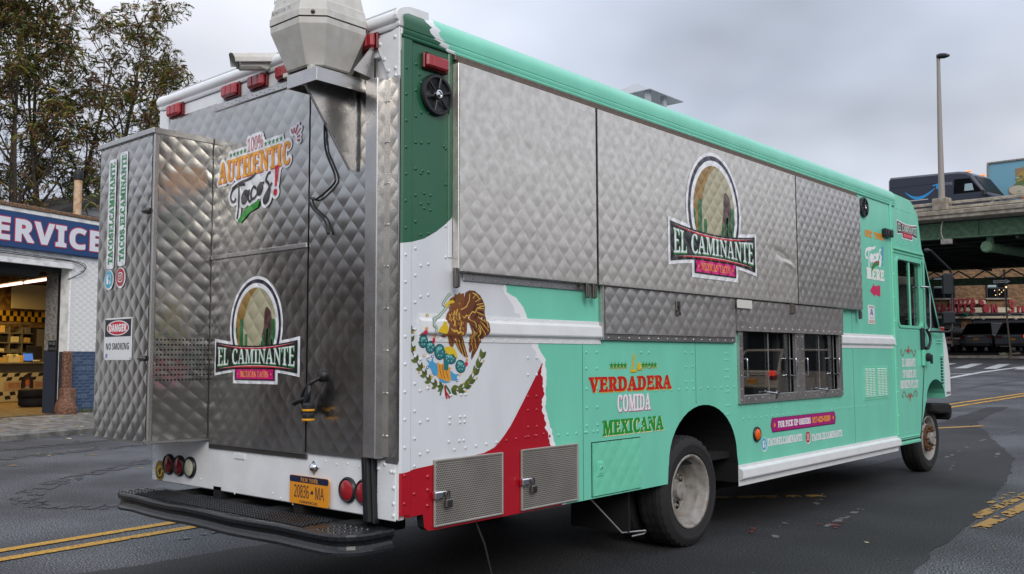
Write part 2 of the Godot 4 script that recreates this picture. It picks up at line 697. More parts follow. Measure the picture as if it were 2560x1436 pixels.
# A sheet of quilted metal over x0..x1, y0..y1 of the plane through o, with its folded edge; proud by th. Every diamond is a patch of its own, so that the pressed creases stay sharp.
func quilt(mb: MB, o: Vector3, U: Vector3, W: Vector3, x0: float, y0: float, x1: float, y1: float, amp: float, th: float, skew := 0.0, salt := 0.0, dents := []) -> void:
	var N := U.cross(W).normalized()
	var low := func(x: float, y: float) -> float:
		var h := 0.0022 * wob.get_noise_3d(x * 1.3, y * 1.3, salt) + 0.0005 * wob.get_noise_3d(x * 5.0, y * 5.0, salt + 9.0)
		for q in dents:   # place, reach, depth
			h += q[3] * exp(-pow((x - q[0].x) / q[1], 2.0) - pow((y - q[0].y + 0.25 * (x - q[0].x)) / q[2], 2.0))
		return h
	var K := 5
	var am := INF
	var ax := -INF
	var bm := INF
	var bx := -INF
	for c in [V(x0, y0), V(x1, y0), V(x1, y1), V(x0, y1)]:
		var ca: float = (c.x + skew * c.y) / DW + c.y / DH
		var cb: float = (c.x + skew * c.y) / DW - c.y / DH
		am = minf(am, ca)
		ax = maxf(ax, ca)
		bm = minf(bm, cb)
		bx = maxf(bx, cb)
	for m in range(int(floor(am)), int(ceil(ax))):
		for n in range(int(floor(bm)), int(ceil(bx))):
			var cx := (m + n + 1) * 0.5 * DW
			var cy := (m - n) * 0.5 * DH
			cx -= skew * cy
			if cx < x0 - DW * 0.6 or cx > x1 + DW * 0.6 or cy < y0 - DH * 0.6 or cy > y1 + DH * 0.6:
				continue
			var k := amp * (0.88 + 0.24 * fposmod(sin(m * 12.9898 + n * 78.233 + salt) * 43758.5453, 1.0))
			var first := mb.v.size()
			for i in K + 1:
				for j in K + 1:
					var fa := float(i) / K
					var fb := float(j) / K
					var y := (m + fa - n - fb) * 0.5 * DH
					var x := (m + fa + n + fb) * 0.5 * DW - skew * y
					var xc := clampf(x, x0, x1)
					var yc := clampf(y, y0, y1)
					if xc != x or yc != y:
						x = xc
						y = yc
						fa = clampf((x + skew * y) / DW + y / DH - m, 0, 1)
						fb = clampf((x + skew * y) / DW - y / DH - n, 0, 1)
					var ea := 2.0 * fa - 1.0
					var eb := 2.0 * fb - 1.0
					var pa := 1.0 - pow(absf(ea), 1.8)
					var pb := 1.0 - pow(absf(eb), 1.8)
					var da := -3.6 * signf(ea) * pow(absf(ea), 0.8) * pb
					var db := -3.6 * signf(eb) * pow(absf(eb), 0.8) * pa
					var dx: float = k * (da + db) / DW
					var dy: float = k * (da - db) / DH + skew * dx
					var h: float = low.call(x, y)
					dx += (low.call(x + 0.01, y) - h) / 0.01
					dy += (low.call(x, y + 0.01) - h) / 0.01
					mb.vert(o + U * x + W * y + N * (th + k * pa * pb + h * smoothstep(0.0, 0.05, minf(minf(x - x0, x1 - x), minf(y - y0, y1 - y)))), N - U * dx - W * dy)
			for i in K:
				for j in K:
					var q := first + i * (K + 1) + j
					var p0 := mb.v[q]
					if (mb.v[q + K + 2] - p0).length_squared() < 1e-10:
						continue
					mb.itri(q, q + 1, q + K + 2)
					mb.itri(q, q + K + 2, q + K + 1)
	var a := o + U * x0 + W * y0
	var b := o + U * x1 + W * y0
	var c := o + U * x1 + W * y1
	var d := o + U * x0 + W * y1
	for e in [[a, b, -W], [b, c, U], [c, d, W], [d, a, -U]]:
		mb.face([e[0], e[1], e[1] + N * th, e[0] + N * th], e[2])

# ---------------------------------------------------------------- the scene
func _ready() -> void:
	var cam := Camera3D.new()
	cam.name = "camera"
	var yaw := -0.720456
	var pitch := 0.0766124
	var roll := -0.0034666
	var f := Vector3(cos(pitch) * cos(yaw), sin(pitch), cos(pitch) * sin(yaw))
	var r := f.cross(Vector3.UP).normalized()
	var u := r.cross(f)
	var r2 := r * cos(roll) + u * sin(roll)
	var u2 := u * cos(roll) - r * sin(roll)
	cam.transform = Transform3D(Basis(r2, u2, -f), Vector3(-3.2007, 1.4, 3.5814))
	cam.fov = rad_to_deg(2.0 * atan(718.0 / 2312.18))
	cam.near = 0.05
	cam.far = 900.0
	add_child(cam)
	cam.current = true
	var env := Environment.new()
	env.background_mode = Environment.BG_SKY
	var sky := Sky.new()
	var pan := PanoramaSkyMaterial.new()
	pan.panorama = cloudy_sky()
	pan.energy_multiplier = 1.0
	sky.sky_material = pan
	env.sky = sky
	env.tonemap_mode = Environment.TONE_MAPPER_LINEAR
	env.tonemap_exposure = 1.12
	env.sdfgi_enabled = true
	env.ssao_enabled = true
	env.ssil_enabled = true
	var we := WorldEnvironment.new()
	we.name = "environment"
	we.environment = env
	add_child(we)
	var sun := DirectionalLight3D.new()
	sun.name = "overcast_daylight"
	sun.light_energy = 0.5
	sun.light_color = Color(1.0, 0.97, 0.93)
	sun.light_angular_distance = 28.0
	sun.shadow_enabled = true
	add_child(sun)
	sun.look_at_from_position(Vector3(-5.6, 5.6, 7.2), Vector3())
	wob.seed = 3
	wob.frequency = 1.0
	wob.fractal_octaves = 2
	make_materials()
	ground()
	garage()
	trees()
	expressway()
	far_street()
	behind_camera()
	food_truck()
	road_details()

func cloudy_sky() -> ImageTexture:
	var w := 768
	var h := 384
	var im := Image.create(w, h, false, Image.FORMAT_RGBAF)
	var nz := FastNoiseLite.new()
	nz.seed = 8
	nz.frequency = 1.0
	nz.fractal_octaves = 5
	for j in h:
		var el := PI / 2 - PI * (j + 0.5) / h
		for i in w:
			var az := TAU * (i + 0.5) / w
			var d := Vector3(cos(el) * sin(az), sin(el), -cos(el) * cos(az))
			var p := Vector3(d.x, 0, d.z) / (maxf(d.y, 0.0) + 0.20)
			var a := nz.get_noise_3d(p.x * 0.42 + 3.0, p.z * 0.42, 0.0)
			var b := nz.get_noise_3d(p.x * 1.3, p.z * 1.3, 7.0)
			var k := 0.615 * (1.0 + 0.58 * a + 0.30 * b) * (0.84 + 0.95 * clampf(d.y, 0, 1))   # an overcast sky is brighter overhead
			var blue := clampf(0.55 - 1.3 * a, 0, 1)
			var c := Color(k * lerpf(0.97, 0.87, blue), k * lerpf(0.99, 0.965, blue), k * lerpf(1.07, 1.15, blue))
			im.set_pixel(i, j, c)
	return ImageTexture.create_from_image(im)

# ---------------------------------------------------------------- the ground: flat under the truck, climbing ahead towards the elevated road
func hgt(x: float, z: float) -> float:
	return 0.0335 * (clampf(x, 9.0, 70.0) - 9.0) + 0.0065 * (clampf(-z, 4.0, 24.0) - 4.0)

func g3(x: float, z: float, up := 0.0) -> Vector3:
	return Vector3(x, hgt(x, z) + up, z)

func sheet(mb: MB, poly: PackedVector2Array, up: float) -> void:   # a polygon (x, z) laid on the ground
	for bx in [[-400.0, 9.0], [9.0, 70.0], [70.0, 400.0]]:
		for bz in [[-400.0, -24.0], [-24.0, -4.0], [-4.0, 400.0]]:
			for q in Geometry2D.intersect_polygons(poly, Shape.rect(bx[0], bz[0], bx[1], bz[1])):
				var ti := Geometry2D.triangulate_polygon(q)
				for i in range(0, ti.size(), 3):
					mb.face([g3(q[ti[i]].x, q[ti[i]].y, up), g3(q[ti[i + 1]].x, q[ti[i + 1]].y, up), g3(q[ti[i + 2]].x, q[ti[i + 2]].y, up)], Vector3.UP)

# A painted line along a path, worn away in crumbs.
func painted(mb: MB, a: Vector2, b: Vector2, w: float, up: float, wear: float, salt: float, cell := 0.03) -> void:
	var d := (b - a).normalized()
	var s := Vector2(-d.y, d.x)
	var ln := a.distance_to(b)
	var nl := int(ln / cell)
	var nw := maxi(2, int(w / cell))
	for i in nl:
		for j in nw:
			var ce := a + d * ((i + 0.5) * ln / nl) + s * (((j + 0.5) / nw - 0.5) * w)
			var k := wob.get_noise_3d(ce.x * 5.0, ce.y * 5.0, salt) + 0.5 * wob.get_noise_3d(ce.x * 17.0, ce.y * 17.0, salt)
			var rim := 0.05 if (j == 0 or j == nw - 1) else 0.0
			if k + rim > 0.75 - wear * 1.4:   # eaten away
				continue
			var q := []
			for e in [[-0.5, -0.5], [0.5, -0.5], [0.5, 0.5], [-0.5, 0.5]]:
				var p: Vector2 = ce + d * (e[0] * ln / nl) + s * (e[1] * w / nw)
				q.append(g3(p.x, p.y, up))
			mb.face(q, Vector3.UP)

func ground() -> void:
	var grit := noise_tex(0.13, 1024, 2, grey(0.0), grey(1.0), 41)
	var speck := noise_tex(0.085, 1024, 3, Color(0.02, 0.03, 0.05), Color(0.82, 0.835, 0.86), 42)
	var stains := noise_tex(0.008, 512, 5, Color(0.66, 0.66, 0.67), Color(1, 1, 1), 43)
	var m := mat("asphalt", grey(0.52), 0.8)
	dirt(m, speck, 0.62, null, grit, 0.3)
	m.uv1_world_triplanar = true
	m.detail_enabled = true
	m.detail_albedo = stains
	m.detail_blend_mode = BaseMaterial3D.BLEND_MODE_MUL
	m.detail_uv_layer = BaseMaterial3D.DETAIL_UV_2
	m.uv2_triplanar = true
	m.uv2_world_triplanar = true
	m.uv2_scale = Vector3(0.11, 0.11, 0.11)
	var m2: StandardMaterial3D = m.duplicate()
	m2.resource_name = "new_asphalt"
	m2.albedo_color = grey(0.15).linear_to_srgb()
	M["new_asphalt"] = m2
	var tar := mat("tar", L(34, 34, 36), 0.55)
	dirt(tar, noise_tex(0.05, 256, 3, grey(0.7), grey(1.0), 44), 1.0)
	var mb := MB.new()
	var xs := [-400.0, -60.0, -20.0, 0.0, 9.0, 30.0, 70.0, 140.0, 400.0]
	var zs := [-400.0, -80.0, -24.0, -14.0, -4.0, 4.0, 14.0, 60.0, 400.0]
	for i in xs.size() - 1:
		for j in zs.size() - 1:
			mb.face([g3(xs[i], zs[j]), g3(xs[i + 1], zs[j]), g3(xs[i + 1], zs[j + 1]), g3(xs[i], zs[j + 1])], Vector3.UP)
	obj("road", mb, M.asphalt, null, "structure")
	# the strip of newer asphalt under and beside the truck, its edges ragged
	var right := [V(-2.0, 2.6), V(3.57, 1.42), V(5.99, 1.18), V(9.36, 0.63), V(10.4, 0.42), V(15.1, -1.27), V(18.6, -1.56)]
	var left := [V(18.4, -1.9), V(14.2, -1.75), V(10.6, -0.75), V(7.0, -1.15), V(3.0, -2.0), V(1.2, -2.5), V(-2.0, -2.7)]
	var out := PackedVector2Array()
	for path in [right, left]:
		for i in path.size() - 1:
			var a: Vector2 = path[i]
			var b: Vector2 = path[i + 1]
			var k := int(a.distance_to(b) / 0.12) + 1
			for s in k:
				var p := a.lerp(b, float(s) / k)
				out.append(p + Vector2(0, 0.05 * wob.get_noise_2d(p.x * 2.0, p.y + 20.0) + 0.015 * wob.get_noise_2d(p.x * 9.0, p.y)))
		out.append(path[path.size() - 1])
	mb = MB.new()
	sheet(mb, out, 0.004)
	obj("asphalt_patch", mb, M.new_asphalt, null, "structure")

# ---------------------------------------------------------------- the food truck
var T: Node3D

func region_cuts() -> Dictionary:
	var torn := [V(0.80, 3.2), V(0.80, 2.0), V(0.815, 1.87), V(0.826, 1.821), V(0.833, 1.786), V(0.914, 1.755), V(0.987, 1.698), V(1.016, 1.651), V(1.023, 1.616), V(1.060, 1.593), V(1.097, 1.545), V(1.108, 1.497), V(1.134, 1.449), V(1.191, 1.388), V(1.187, 1.352), V(1.202, 1.291), V(1.188, 1.22), V(1.193, 1.146), V(1.186, 1.097), V(1.215, 1.024), V(1.225, 0.99), V(1.253, 0.949), V(1.262, 0.90), V(1.285, 0.86), V(1.30, 0.76), V(1.34, 0.66), V(1.37, 0.56), V(1.39, 0.45)]
	var inner := [V(0.78, 3.2), V(0.78, 2.0), V(0.80, 1.85), V(0.815, 1.774), V(0.85, 1.75), V(0.896, 1.707), V(0.915, 1.665), V(0.950, 1.661), V(0.975, 1.62), V(1.016, 1.604), V(1.060, 1.533), V(1.05, 1.50), V(1.066, 1.461), V(1.10, 1.44), V(1.134, 1.389), V(1.160, 1.364), V(1.150, 1.30), V(1.163, 1.243), V(1.177, 1.170), V(1.150, 1.147), V(1.158, 1.09), V(1.176, 1.050), V(1.195, 0.98), V(1.214, 0.927), V(1.225, 0.89), V(1.252, 0.85), V(1.27, 0.76), V(1.31, 0.66), V(1.33, 0.56), V(1.36, 0.45)]
	var red := [V(1.5, 1.369), V(1.153, 1.369), V(1.095, 1.293), V(0.983, 1.153), V(0.910, 1.063), V(0.860, 1.005), V(0.805, 0.954), V(0.760, 0.918), V(0.719, 0.892), V(0.636, 0.869), V(0.242, 0.837), V(0.119, 0.829), V(0.036, 0.817), V(-0.05, 0.812), V(-0.05, 0.3), V(1.5, 0.3)]
	var green := [V(-0.05, 1.995), V(0.007, 1.998), V(0.083, 2.011), V(0.169, 2.036), V(0.258, 2.082), V(0.333, 2.133), V(0.395, 2.196), V(0.46, 2.30), V(0.46, 4.0), V(-0.05, 4.0)]
	torn = ragged(torn, 0.006, 1.0)
	inner = ragged(inner, 0.011, 5.0)
	var W0 := PackedVector2Array(torn)
	W0.append_array(P([V(-1, 0.2), V(-1, 3.6)]))
	var W1 := PackedVector2Array(inner)
	W1.append_array(P([V(-1, 0.2), V(-1, 3.6)]))
	return {"torn": W0, "inner": W1, "red": P(red), "green": P(green)}

func ragged(p: Array, amount: float, salt: float) -> Array:   # a torn edge: the same line, frayed
	var out := []
	for i in p.size() - 1:
		var n := int(p[i].distance_to(p[i + 1]) / 0.016) + 1
		for s in n:
			var q: Vector2 = p[i].lerp(p[i + 1], float(s) / n)
			out.append(q - Vector2(amount * (0.5 + 1.3 * wob.get_noise_2d(q.y * 38.0, salt) + 0.6 * wob.get_noise_2d(q.y * 110.0, salt + 4.0)), 0))
	out.append(p[p.size() - 1])
	return out

func ccw(p: PackedVector2Array) -> PackedVector2Array:
	if Geometry2D.is_polygon_clockwise(p):
		p = p.duplicate()
		p.reverse()
	return p

const MINT := [122, 214, 186]

# The printed wrap: which colour covers which part of a polygon of the truck's right side.
func wrapped(d: FlatPrint, outline: Array, layer: float) -> void:
	var c := region_cuts()
	var mint := L(MINT[0], MINT[1], MINT[2])
	for p in outline:
		d.polys(Geometry2D.clip_polygons(p, ccw(c.torn)), mint, layer)
		for q in Geometry2D.intersect_polygons(p, ccw(c.torn)):
			d.polys(Geometry2D.clip_polygons(q, ccw(c.inner)), L(246, 247, 250), layer)
			for r in Geometry2D.intersect_polygons(q, ccw(c.inner)):
				d.polys(Geometry2D.intersect_polygons(r, ccw(c.red)), L(176, 18, 34), layer)
				for s in Geometry2D.clip_polygons(r, ccw(c.red)):
					d.polys(Geometry2D.intersect_polygons(s, ccw(c.green)), L(30, 96, 66), layer)
					d.polys(Geometry2D.clip_polygons(s, ccw(c.green)), L(222, 226, 231), layer)

func side_decal() -> FlatPrint:
	return FlatPrint.new(Vector3(), Vector3(1, 0, 0), Vector3(0, 1, 0))

func rear_decal(x: float) -> FlatPrint:
	return FlatPrint.new(Vector3(x, 0, 0), Vector3(0, 0, 1), Vector3(0, 1, 0))

func food_truck() -> void:
	T = thing("food_truck", "mint green food truck with quilted steel doors parked across the road", "food truck")
	truck_body()
	truck_rear()
	truck_side()
	truck_cab()
	truck_wheels()
	truck_prints()

func truck_body() -> void:
	# right side, cut out round the wheel and the serving windows
	var pts := [V(0, 0.583), V(0.17, 0.588), V(0.178, 0.52), V(0.20, 0.502), V(0.235, 0.497), V(2.56, 0.498), V(2.572, 0.62)]
	for i in 21:
		var a := PI - PI * i / 20.0
		pts.append(V(3.09 + 0.512 * cos(a), 0.63 + 0.41 * sin(a)))
	pts.append_array([V(3.62, 0.55), V(3.62, 0.40), V(7.262, 0.40), V(7.262, 3.115), V(0, 3.115)])
	var holed := Shape.cut([PackedVector2Array(pts)], Shape.rect(3.68, 1.07, 5.70, 1.62))
	var d := side_decal()
	d.lift = 0.0
	d.step = 0.0
	wrapped(d, holed, 0)
	obj("side_wall", d.mb, M.wrap, T)
	# thickness behind the side skin, the arch lining and the other walls
	var mb := MB.new()
	mb.xf = Transform3D()
	for i in pts.size() - 3:
		var a: Vector2 = pts[i]
		var b: Vector2 = pts[i + 1]
		var dep := 0.62 if i >= 6 and i < 29 else 0.05
		mb.face([Vector3(a.x, a.y, -0.0005), Vector3(b.x, b.y, -0.0005), Vector3(b.x, b.y, -dep), Vector3(a.x, a.y, -dep)], Vector3(b.y - a.y, -(b.x - a.x), 0))
	obj("wheel_arch", mb, M.void_black, T)
	mb = MB.new()
	mb.box(Vector3(3.64, 1.85, -2.515), Vector3(7.26, 2.53, 0.03))            # left wall
	obj("body_shell", mb, M.mint_paint, T)
	mb = MB.new()
	mb.box(Vector3(3.64, 3.25, -1.265), Vector3(7.24, 0.05, 2.40))
	obj("roof", mb, M.roof_grey, T)
	mb = MB.new()
	mb.box(Vector3(3.64, 0.62, -1.28), Vector3(7.2, 0.05, 2.42))              # floor
	mb.box(Vector3(1.80, 0.56, -1.3), Vector3(1.4, 0.07, 0.9))
	mb.box(Vector3(5.2, 0.56, -1.3), Vector3(4.0, 0.07, 0.9))
	for z in [-0.85, -1.7]:
		mb.box(Vector3(4.3, 0.50, z), Vector3(8.6, 0.20, 0.09))               # chassis rails
	mb.box(Vector3(2.9, 0.40, -1.27), Vector3(0.14, 0.14, 2.0))               # rear axle
	mb.box(Vector3(8.70, 0.40, -1.27), Vector3(0.14, 0.14, 1.9))
	mb.box(Vector3(2.9, 0.42, -1.27), Vector3(0.42, 0.36, 0.40), 0.08)
	mb.box(Vector3(2.2, 0.37, -0.34), Vector3(0.02, 0.36, 0.5))               # mud flap
	mb.box(Vector3(4.4, 0.42, -0.55), Vector3(0.9, 0.30, 0.40), 0.05)         # tank
	mb.box(Vector3(6.6, 0.36, -0.5), Vector3(0.5, 0.12, 0.3), 0.02)
	mb.box(Vector3(5.9, 0.38, -0.7), Vector3(0.6, 0.16, 0.3), 0.02)
	mb.box(Vector3(1.3, 0.42, -1.95), Vector3(0.9, 0.30, 0.4), 0.05)
	obj("chassis", mb, M.void_black, T)
	mb = MB.new()
	mb.tube([Vector3(0.62, 0.50, -0.06), Vector3(0.66, 0.36, -0.02), Vector3(0.70, 0.12, 0.02), Vector3(0.705, 0.06, 0.02)], 0.007, 6)
	obj("earth_strap", mb, M.black_plastic, T)
	mb = MB.new()
	mb.tube([Vector3(1.95, 0.45, -0.25), Vector3(2.15, 0.20, -0.12), Vector3(2.32, 0.20, -0.04), Vector3(2.345, 0.19, -0.05), Vector3(2.33, 0.175, -0.06), Vector3(2.24, 0.165, -0.10)], 0.007, 6)
	obj("pipe_hook", mb, M.plain_steel, T)
	# roof rails: green bull-nose with ribs along the side
	var prof := [V(0.004, 3.09), V(0.012, 3.092), V(0.015, 3.100), V(0.015, 3.108), V(0.0125, 3.111), V(0.015, 3.115), V(0.0175, 3.128), V(0.0175, 3.136), V(0.0150, 3.139), V(0.018, 3.143), V(0.020, 3.160), V(0.021, 3.178), V(0.0195, 3.195), V(0.014, 3.214), V(0.003, 3.235), V(-0.014, 3.254), V(-0.038, 3.270), V(-0.07, 3.282), V(-0.10, 3.288), V(-0.12, 3.279), V(-0.16, 3.284), V(-0.30, 3.275)]
	for part in [["green", 0.0, 0.16, 0.30], ["white", 0.16, 0.30, 0.42], ["mint", 0.36, 7.42, 7.42]]:
		mb = MB.new()
		mb.col = {"green": L(30, 96, 66), "white": L(232, 235, 238), "mint": L(MINT[0], MINT[1], MINT[2])}[part[0]]
		var cutw := func(i: int, k: int) -> float:   # ragged, slanting edges between the printed colours
			var s := 1.0 - float(i) / prof.size()
			if k == 0:
				return 0.0 if i < 14 else 0.05
			if k == 1:
				return 0.14 + 0.22 * s * s + (0.02 if i % 3 == 0 else -0.01)
			if k == 2:
				return 0.21 + 0.22 * s * s + (0.016 if i % 3 == 0 else -0.012)
			return 7.42
		var k0: int = {"green": 0, "white": 1, "mint": 2}[part[0]]
		for i in prof.size() - 1:
			var p: Vector2 = prof[i]
			var q: Vector2 = prof[i + 1]
			var e := q - p
			var xa: float = cutw.call(i, k0)
			var xb: float = cutw.call(i + 1, k0)
			var ya: float = cutw.call(i, k0 + 1)
			var yb: float = cutw.call(i + 1, k0 + 1)
			if i < 9:
				mb.face([Vector3(xa, p.y, p.x), Vector3(ya, p.y, p.x), Vector3(yb, q.y, q.x), Vector3(xb, q.y, q.x)], Vector3(0, -e.x, e.y))
			else:
				var na := Vector2(e.y, -e.x).normalized()
				var nb := na
				if i > 9:
					na += Vector2(p.y - prof[i - 1].y, prof[i - 1].x - p.x).normalized()
				if i < prof.size() - 2:
					nb += Vector2(prof[i + 2].y - q.y, q.x - prof[i + 2].x).normalized()
				var k := mb.vert(Vector3(xa, p.y, p.x), Vector3(0, na.y, na.x))
				mb.vert(Vector3(ya, p.y, p.x), Vector3(0, na.y, na.x))
				mb.vert(Vector3(yb, q.y, q.x), Vector3(0, nb.y, nb.x))
				mb.vert(Vector3(xb, q.y, q.x), Vector3(0, nb.y, nb.x))
				mb.itri(k, k + 1, k + 2)
				mb.itri(k, k + 2, k + 3)
		if k0 == 0 or k0 == 2:
			pass
		obj("roof_rail", mb, M.wrap, T)
	mb = MB.new()
	mb.prism(P([V(0.004, 3.09), V(0.019, 3.126), V(0.016, 3.21), V(-0.022, 3.262), V(-0.10, 3.290), V(-0.30, 3.275), V(-0.30, 3.09)]), Vector3(7.42, 0, 0), Vector3(0, 0, 1), Vector3(0, 1, 0), Vector3(1, 0, 0), -0.01)
	mb.prism(P([V(-2.534, 3.09), V(-2.549, 3.126), V(-2.546, 3.21), V(-2.508, 3.262), V(-2.43, 3.290), V(-2.23, 3.275), V(-2.23, 3.09)]), Vector3(0.10, 0, 0), Vector3(0, 0, 1), Vector3(0, 1, 0), Vector3(1, 0, 0), 7.3)
	obj("roof_rail", mb, M.mint_paint, T)
	# roof seam sealant, a little untidy
	mb = MB.new()
	var path := []
	for i in 120:
		path.append(Vector3(0.3 + i * 0.059, 3.288 + 0.004 * wob.get_noise_1d(i * 3.0), -0.115 + 0.008 * wob.get_noise_1d(i * 2.0 + 50.0)))
	mb.tube(path, 0.008, 5)
	obj("roof_sealant", mb, M.mint_paint, T)

func truck_rear() -> void:
	var mb := MB.new()
	mb.box(Vector3(0.02, 0.725, -1.265), Vector3(0.04, 0.30, 2.53), 0.006)
	mb.box(Vector3(0.035, 1.95, -1.265), Vector3(0.03, 2.2, 2.52))
	mb.box(Vector3(0.02, 3.085, -1.265), Vector3(0.04, 0.13, 2.53), 0.006)
	obj("rear_panel", mb, M.white_paint, T)
	# rear roof roll
	mb = MB.new()
	var prof := [V(0.0, 3.15), V(-0.012, 3.152), V(-0.016, 3.162), V(-0.016, 3.176), V(-0.030, 3.186), V(-0.036, 3.205), V(-0.030, 3.226), V(-0.012, 3.246), V(0.018, 3.262), V(0.06, 3.275), V(0.2, 3.28)]
	for i in prof.size() - 1:
		var p: Vector2 = prof[i]
		var q: Vector2 = prof[i + 1]
		var d := (q - p).normalized()
		var a := d
		var b := d
		if i > 3:
			a = (d + (p - prof[i - 1]).normalized()).normalized()
		if i > 2 and i < prof.size() - 2:
			b = (d + (prof[i + 2] - q).normalized()).normalized()
		var k := mb.vert(Vector3(p.x, p.y, -0.02), Vector3(-a.y, a.x, 0))
		mb.vert(Vector3(p.x, p.y, -2.51), Vector3(-a.y, a.x, 0))
		mb.vert(Vector3(q.x, q.y, -2.51), Vector3(-b.y, b.x, 0))
		mb.vert(Vector3(q.x, q.y, -0.02), Vector3(-b.y, b.x, 0))
		mb.itri(k, k + 2, k + 1)
		mb.itri(k, k + 3, k + 2)
	obj("rear_roof_roll", mb, M.white_paint, T)
	for z in [-0.010, -2.52]:   # capped corners of the roll
		mb = MB.new()
		var cp := PackedVector2Array()
		for q in prof:
			cp.append(V(q.x - 0.004, q.y + 0.002))
		cp.append(V(0.2, 3.14))
		mb.prism(cp, Vector3(0, 0, z - 0.012), Vector3(1, 0, 0), Vector3(0, 1, 0), Vector3(0, 0, 1), 0.026, 0.004)
		obj("roll_end_cap", mb, M.white_paint, T)
	# white gusset plates in the upper corners
	mb = MB.new()
	mb.prism(P([V(-0.004, 2.868), V(-0.004, 3.15), V(-0.175, 3.12), V(-0.175, 3.06), V(-0.085, 2.885)]), Vector3(0.0, 0, 0), Vector3(0, 0, 1), Vector3(0, 1, 0), Vector3(-1, 0, 0), 0.012, 0.003)
	obj("corner_gusset", mb, M.white_paint, T)
	mb = MB.new()
	mb.prism(P([V(-2.528, 2.70), V(-2.528, 3.15), V(-2.40, 3.12), V(-2.40, 3.06), V(-2.42, 2.95), V(-2.47, 2.70)]), Vector3(0.0, 0, 0), Vector3(0, 0, 1), Vector3(0, 1, 0), Vector3(-1, 0, 0), 0.012, 0.003)
	obj("corner_gusset", mb, M.white_paint, T)
	# quilted panels
	var U := Vector3(0, 0, 1)
	var Y := Vector3.UP
	for q in [["rear_side_panel", -2.40, 1.4, -1.792, 3.068, 0.006, 1.0], ["rear_door", -1.786, 2.052, -0.772, 3.008, 0.016, 2.0], ["rear_door", -1.786, 0.862, -0.772, 2.045, 0.016, 3.0], ["rear_side_panel", -0.764, 0.87, -0.19, 3.02, 0.011, 4.0], ["corner_strip", -0.092, 0.865, -0.004, 2.885, 0.012, 5.0]]:
		mb = MB.new()
		quilt(mb, Vector3(0, 0, 0), U, Y, q[1], q[2], q[3], q[4], 0.0017, q[5], 0.0, q[6])
		obj(q[0], mb, M.quilted_steel, T)
	mb = MB.new()
	mb.box(Vector3(-0.021, 2.049, -1.28), Vector3(0.014, 0.030, 1.02), 0.004)
	obj("door_seam_strip", mb, M.plain_steel, T)
	mb = MB.new()
	mb.box(Vector3(-0.014, 3.030, -1.28), Vector3(0.028, 0.045, 1.03), 0.005)
	for i in 22:
		mb.dome(Vector3(-0.028, 3.025 + 0.012 * (i % 2), -1.76 + i * 0.046), Vector3(-1, 0, 0), 0.006, 0.004, 6)
	obj("hinge_strip", mb, M.plain_steel, T)
	mb = MB.new()
	mb.box(Vector3(-0.006, 0.848, -1.28), Vector3(0.012, 0.026, 1.03), 0.003)
	obj("door_bottom_strip", mb, M.dark_steel, T)
	# the boxed upright at the right corner
	mb = MB.new()
	mb.box(Vector3(-0.041, 1.884, -0.139), Vector3(0.086, 1.99, 0.098), 0.004)
	mb.box(Vector3(-0.012, 1.884, -0.082), Vector3(0.006, 1.98, 0.03))
	for i in 9:
		mb.dome(Vector3(-0.015, 1.0 + i * 0.22, -0.078), Vector3(-1, 0, 0), 0.008, 0.005, 6)
	obj("corner_post", mb, M.plain_steel, T)
	mb = MB.new()
	mb.box(Vector3(-0.0845, 1.51, -0.152), Vector3(0.002, 0.11, 0.05))
	obj("paper_label", mb, M.plain_steel, T)
	mb = MB.new()
	mb.prism(P([V(-0.262, 0.888), V(-0.17, 0.884), V(-0.150, 0.55), V(-0.24, 0.55)]), Vector3(-0.001, 0, 0), U, Y, Vector3(-1, 0, 0), 0.035, 0.006)
	mb.tube([Vector3(-0.04, 0.885, -0.20), Vector3(-0.042, 0.72, -0.19), Vector3(-0.04, 0.56, -0.18)], 0.018, 8)
	obj("rubber_flap", mb, M.black_plastic, T)
	# locker on the left
	mb = MB.new()
	quilt(mb, Vector3(-0.40, 0, 0), U, Y, -2.535, 0.90, -1.838, 2.80, 0.0025, 0.013, 0.0, 7.0)
	var lk := obj("locker_door", mb, M.quilted_steel, T)
	mb = MB.new()
	for y in [2.32, 1.405]:
		mb.box(Vector3(-0.424, y, -1.872), Vector3(0.018, 0.035, 0.055), 0.004)
		mb.box(Vector3(-0.436, y, -1.862), Vector3(0.014, 0.018, 0.09), 0.004)
	obj("latch", mb, M.dark_steel, lk)
	mb = MB.new()
	mb.box(Vector3(-0.199, 1.847, -2.176), Vector3(0.396, 1.925, 0.742), 0.004)
	mb.box(Vector3(-0.408, 0.90, -1.82), Vector3(0.02, 0.02, 0.03))
	mb.prism(P([V(-2.56, 2.80), V(-1.795, 2.80), V(-1.795, 2.835), V(-2.56, 2.835)]), Vector3(-0.0, 0, 0), U, Y, Vector3(-1, 0, 0), 0.43, 0.004)
	mb.box(Vector3(-0.405, 1.85, -1.812), Vector3(0.025, 1.90, 0.022), 0.003)
	obj("locker_box", mb, M.plain_steel, T)
	mb = MB.new()
	quilt(mb, Vector3(0, 0, -1.808), Vector3(1, 0, 0), Y, -0.390, 0.905, -0.018, 2.795, 0.0026, 0.010, 0.35, 8.0)
	obj("locker_side", mb, M.quilted_steel, T)
	mb = MB.new()
	for i in 15:
		for j in 9:
			mb.lathe([V(0.0065, -0.001), V(0.0062, 0.0012), V(0.0, 0.0012)], Vector3(-0.372 + i * 0.0245, 1.272 + j * 0.031, -1.7955), MBasis.to(Vector3(0, 0, 1)), 6)
	obj("vent_holes", mb, M.void_black, T, "stuff")
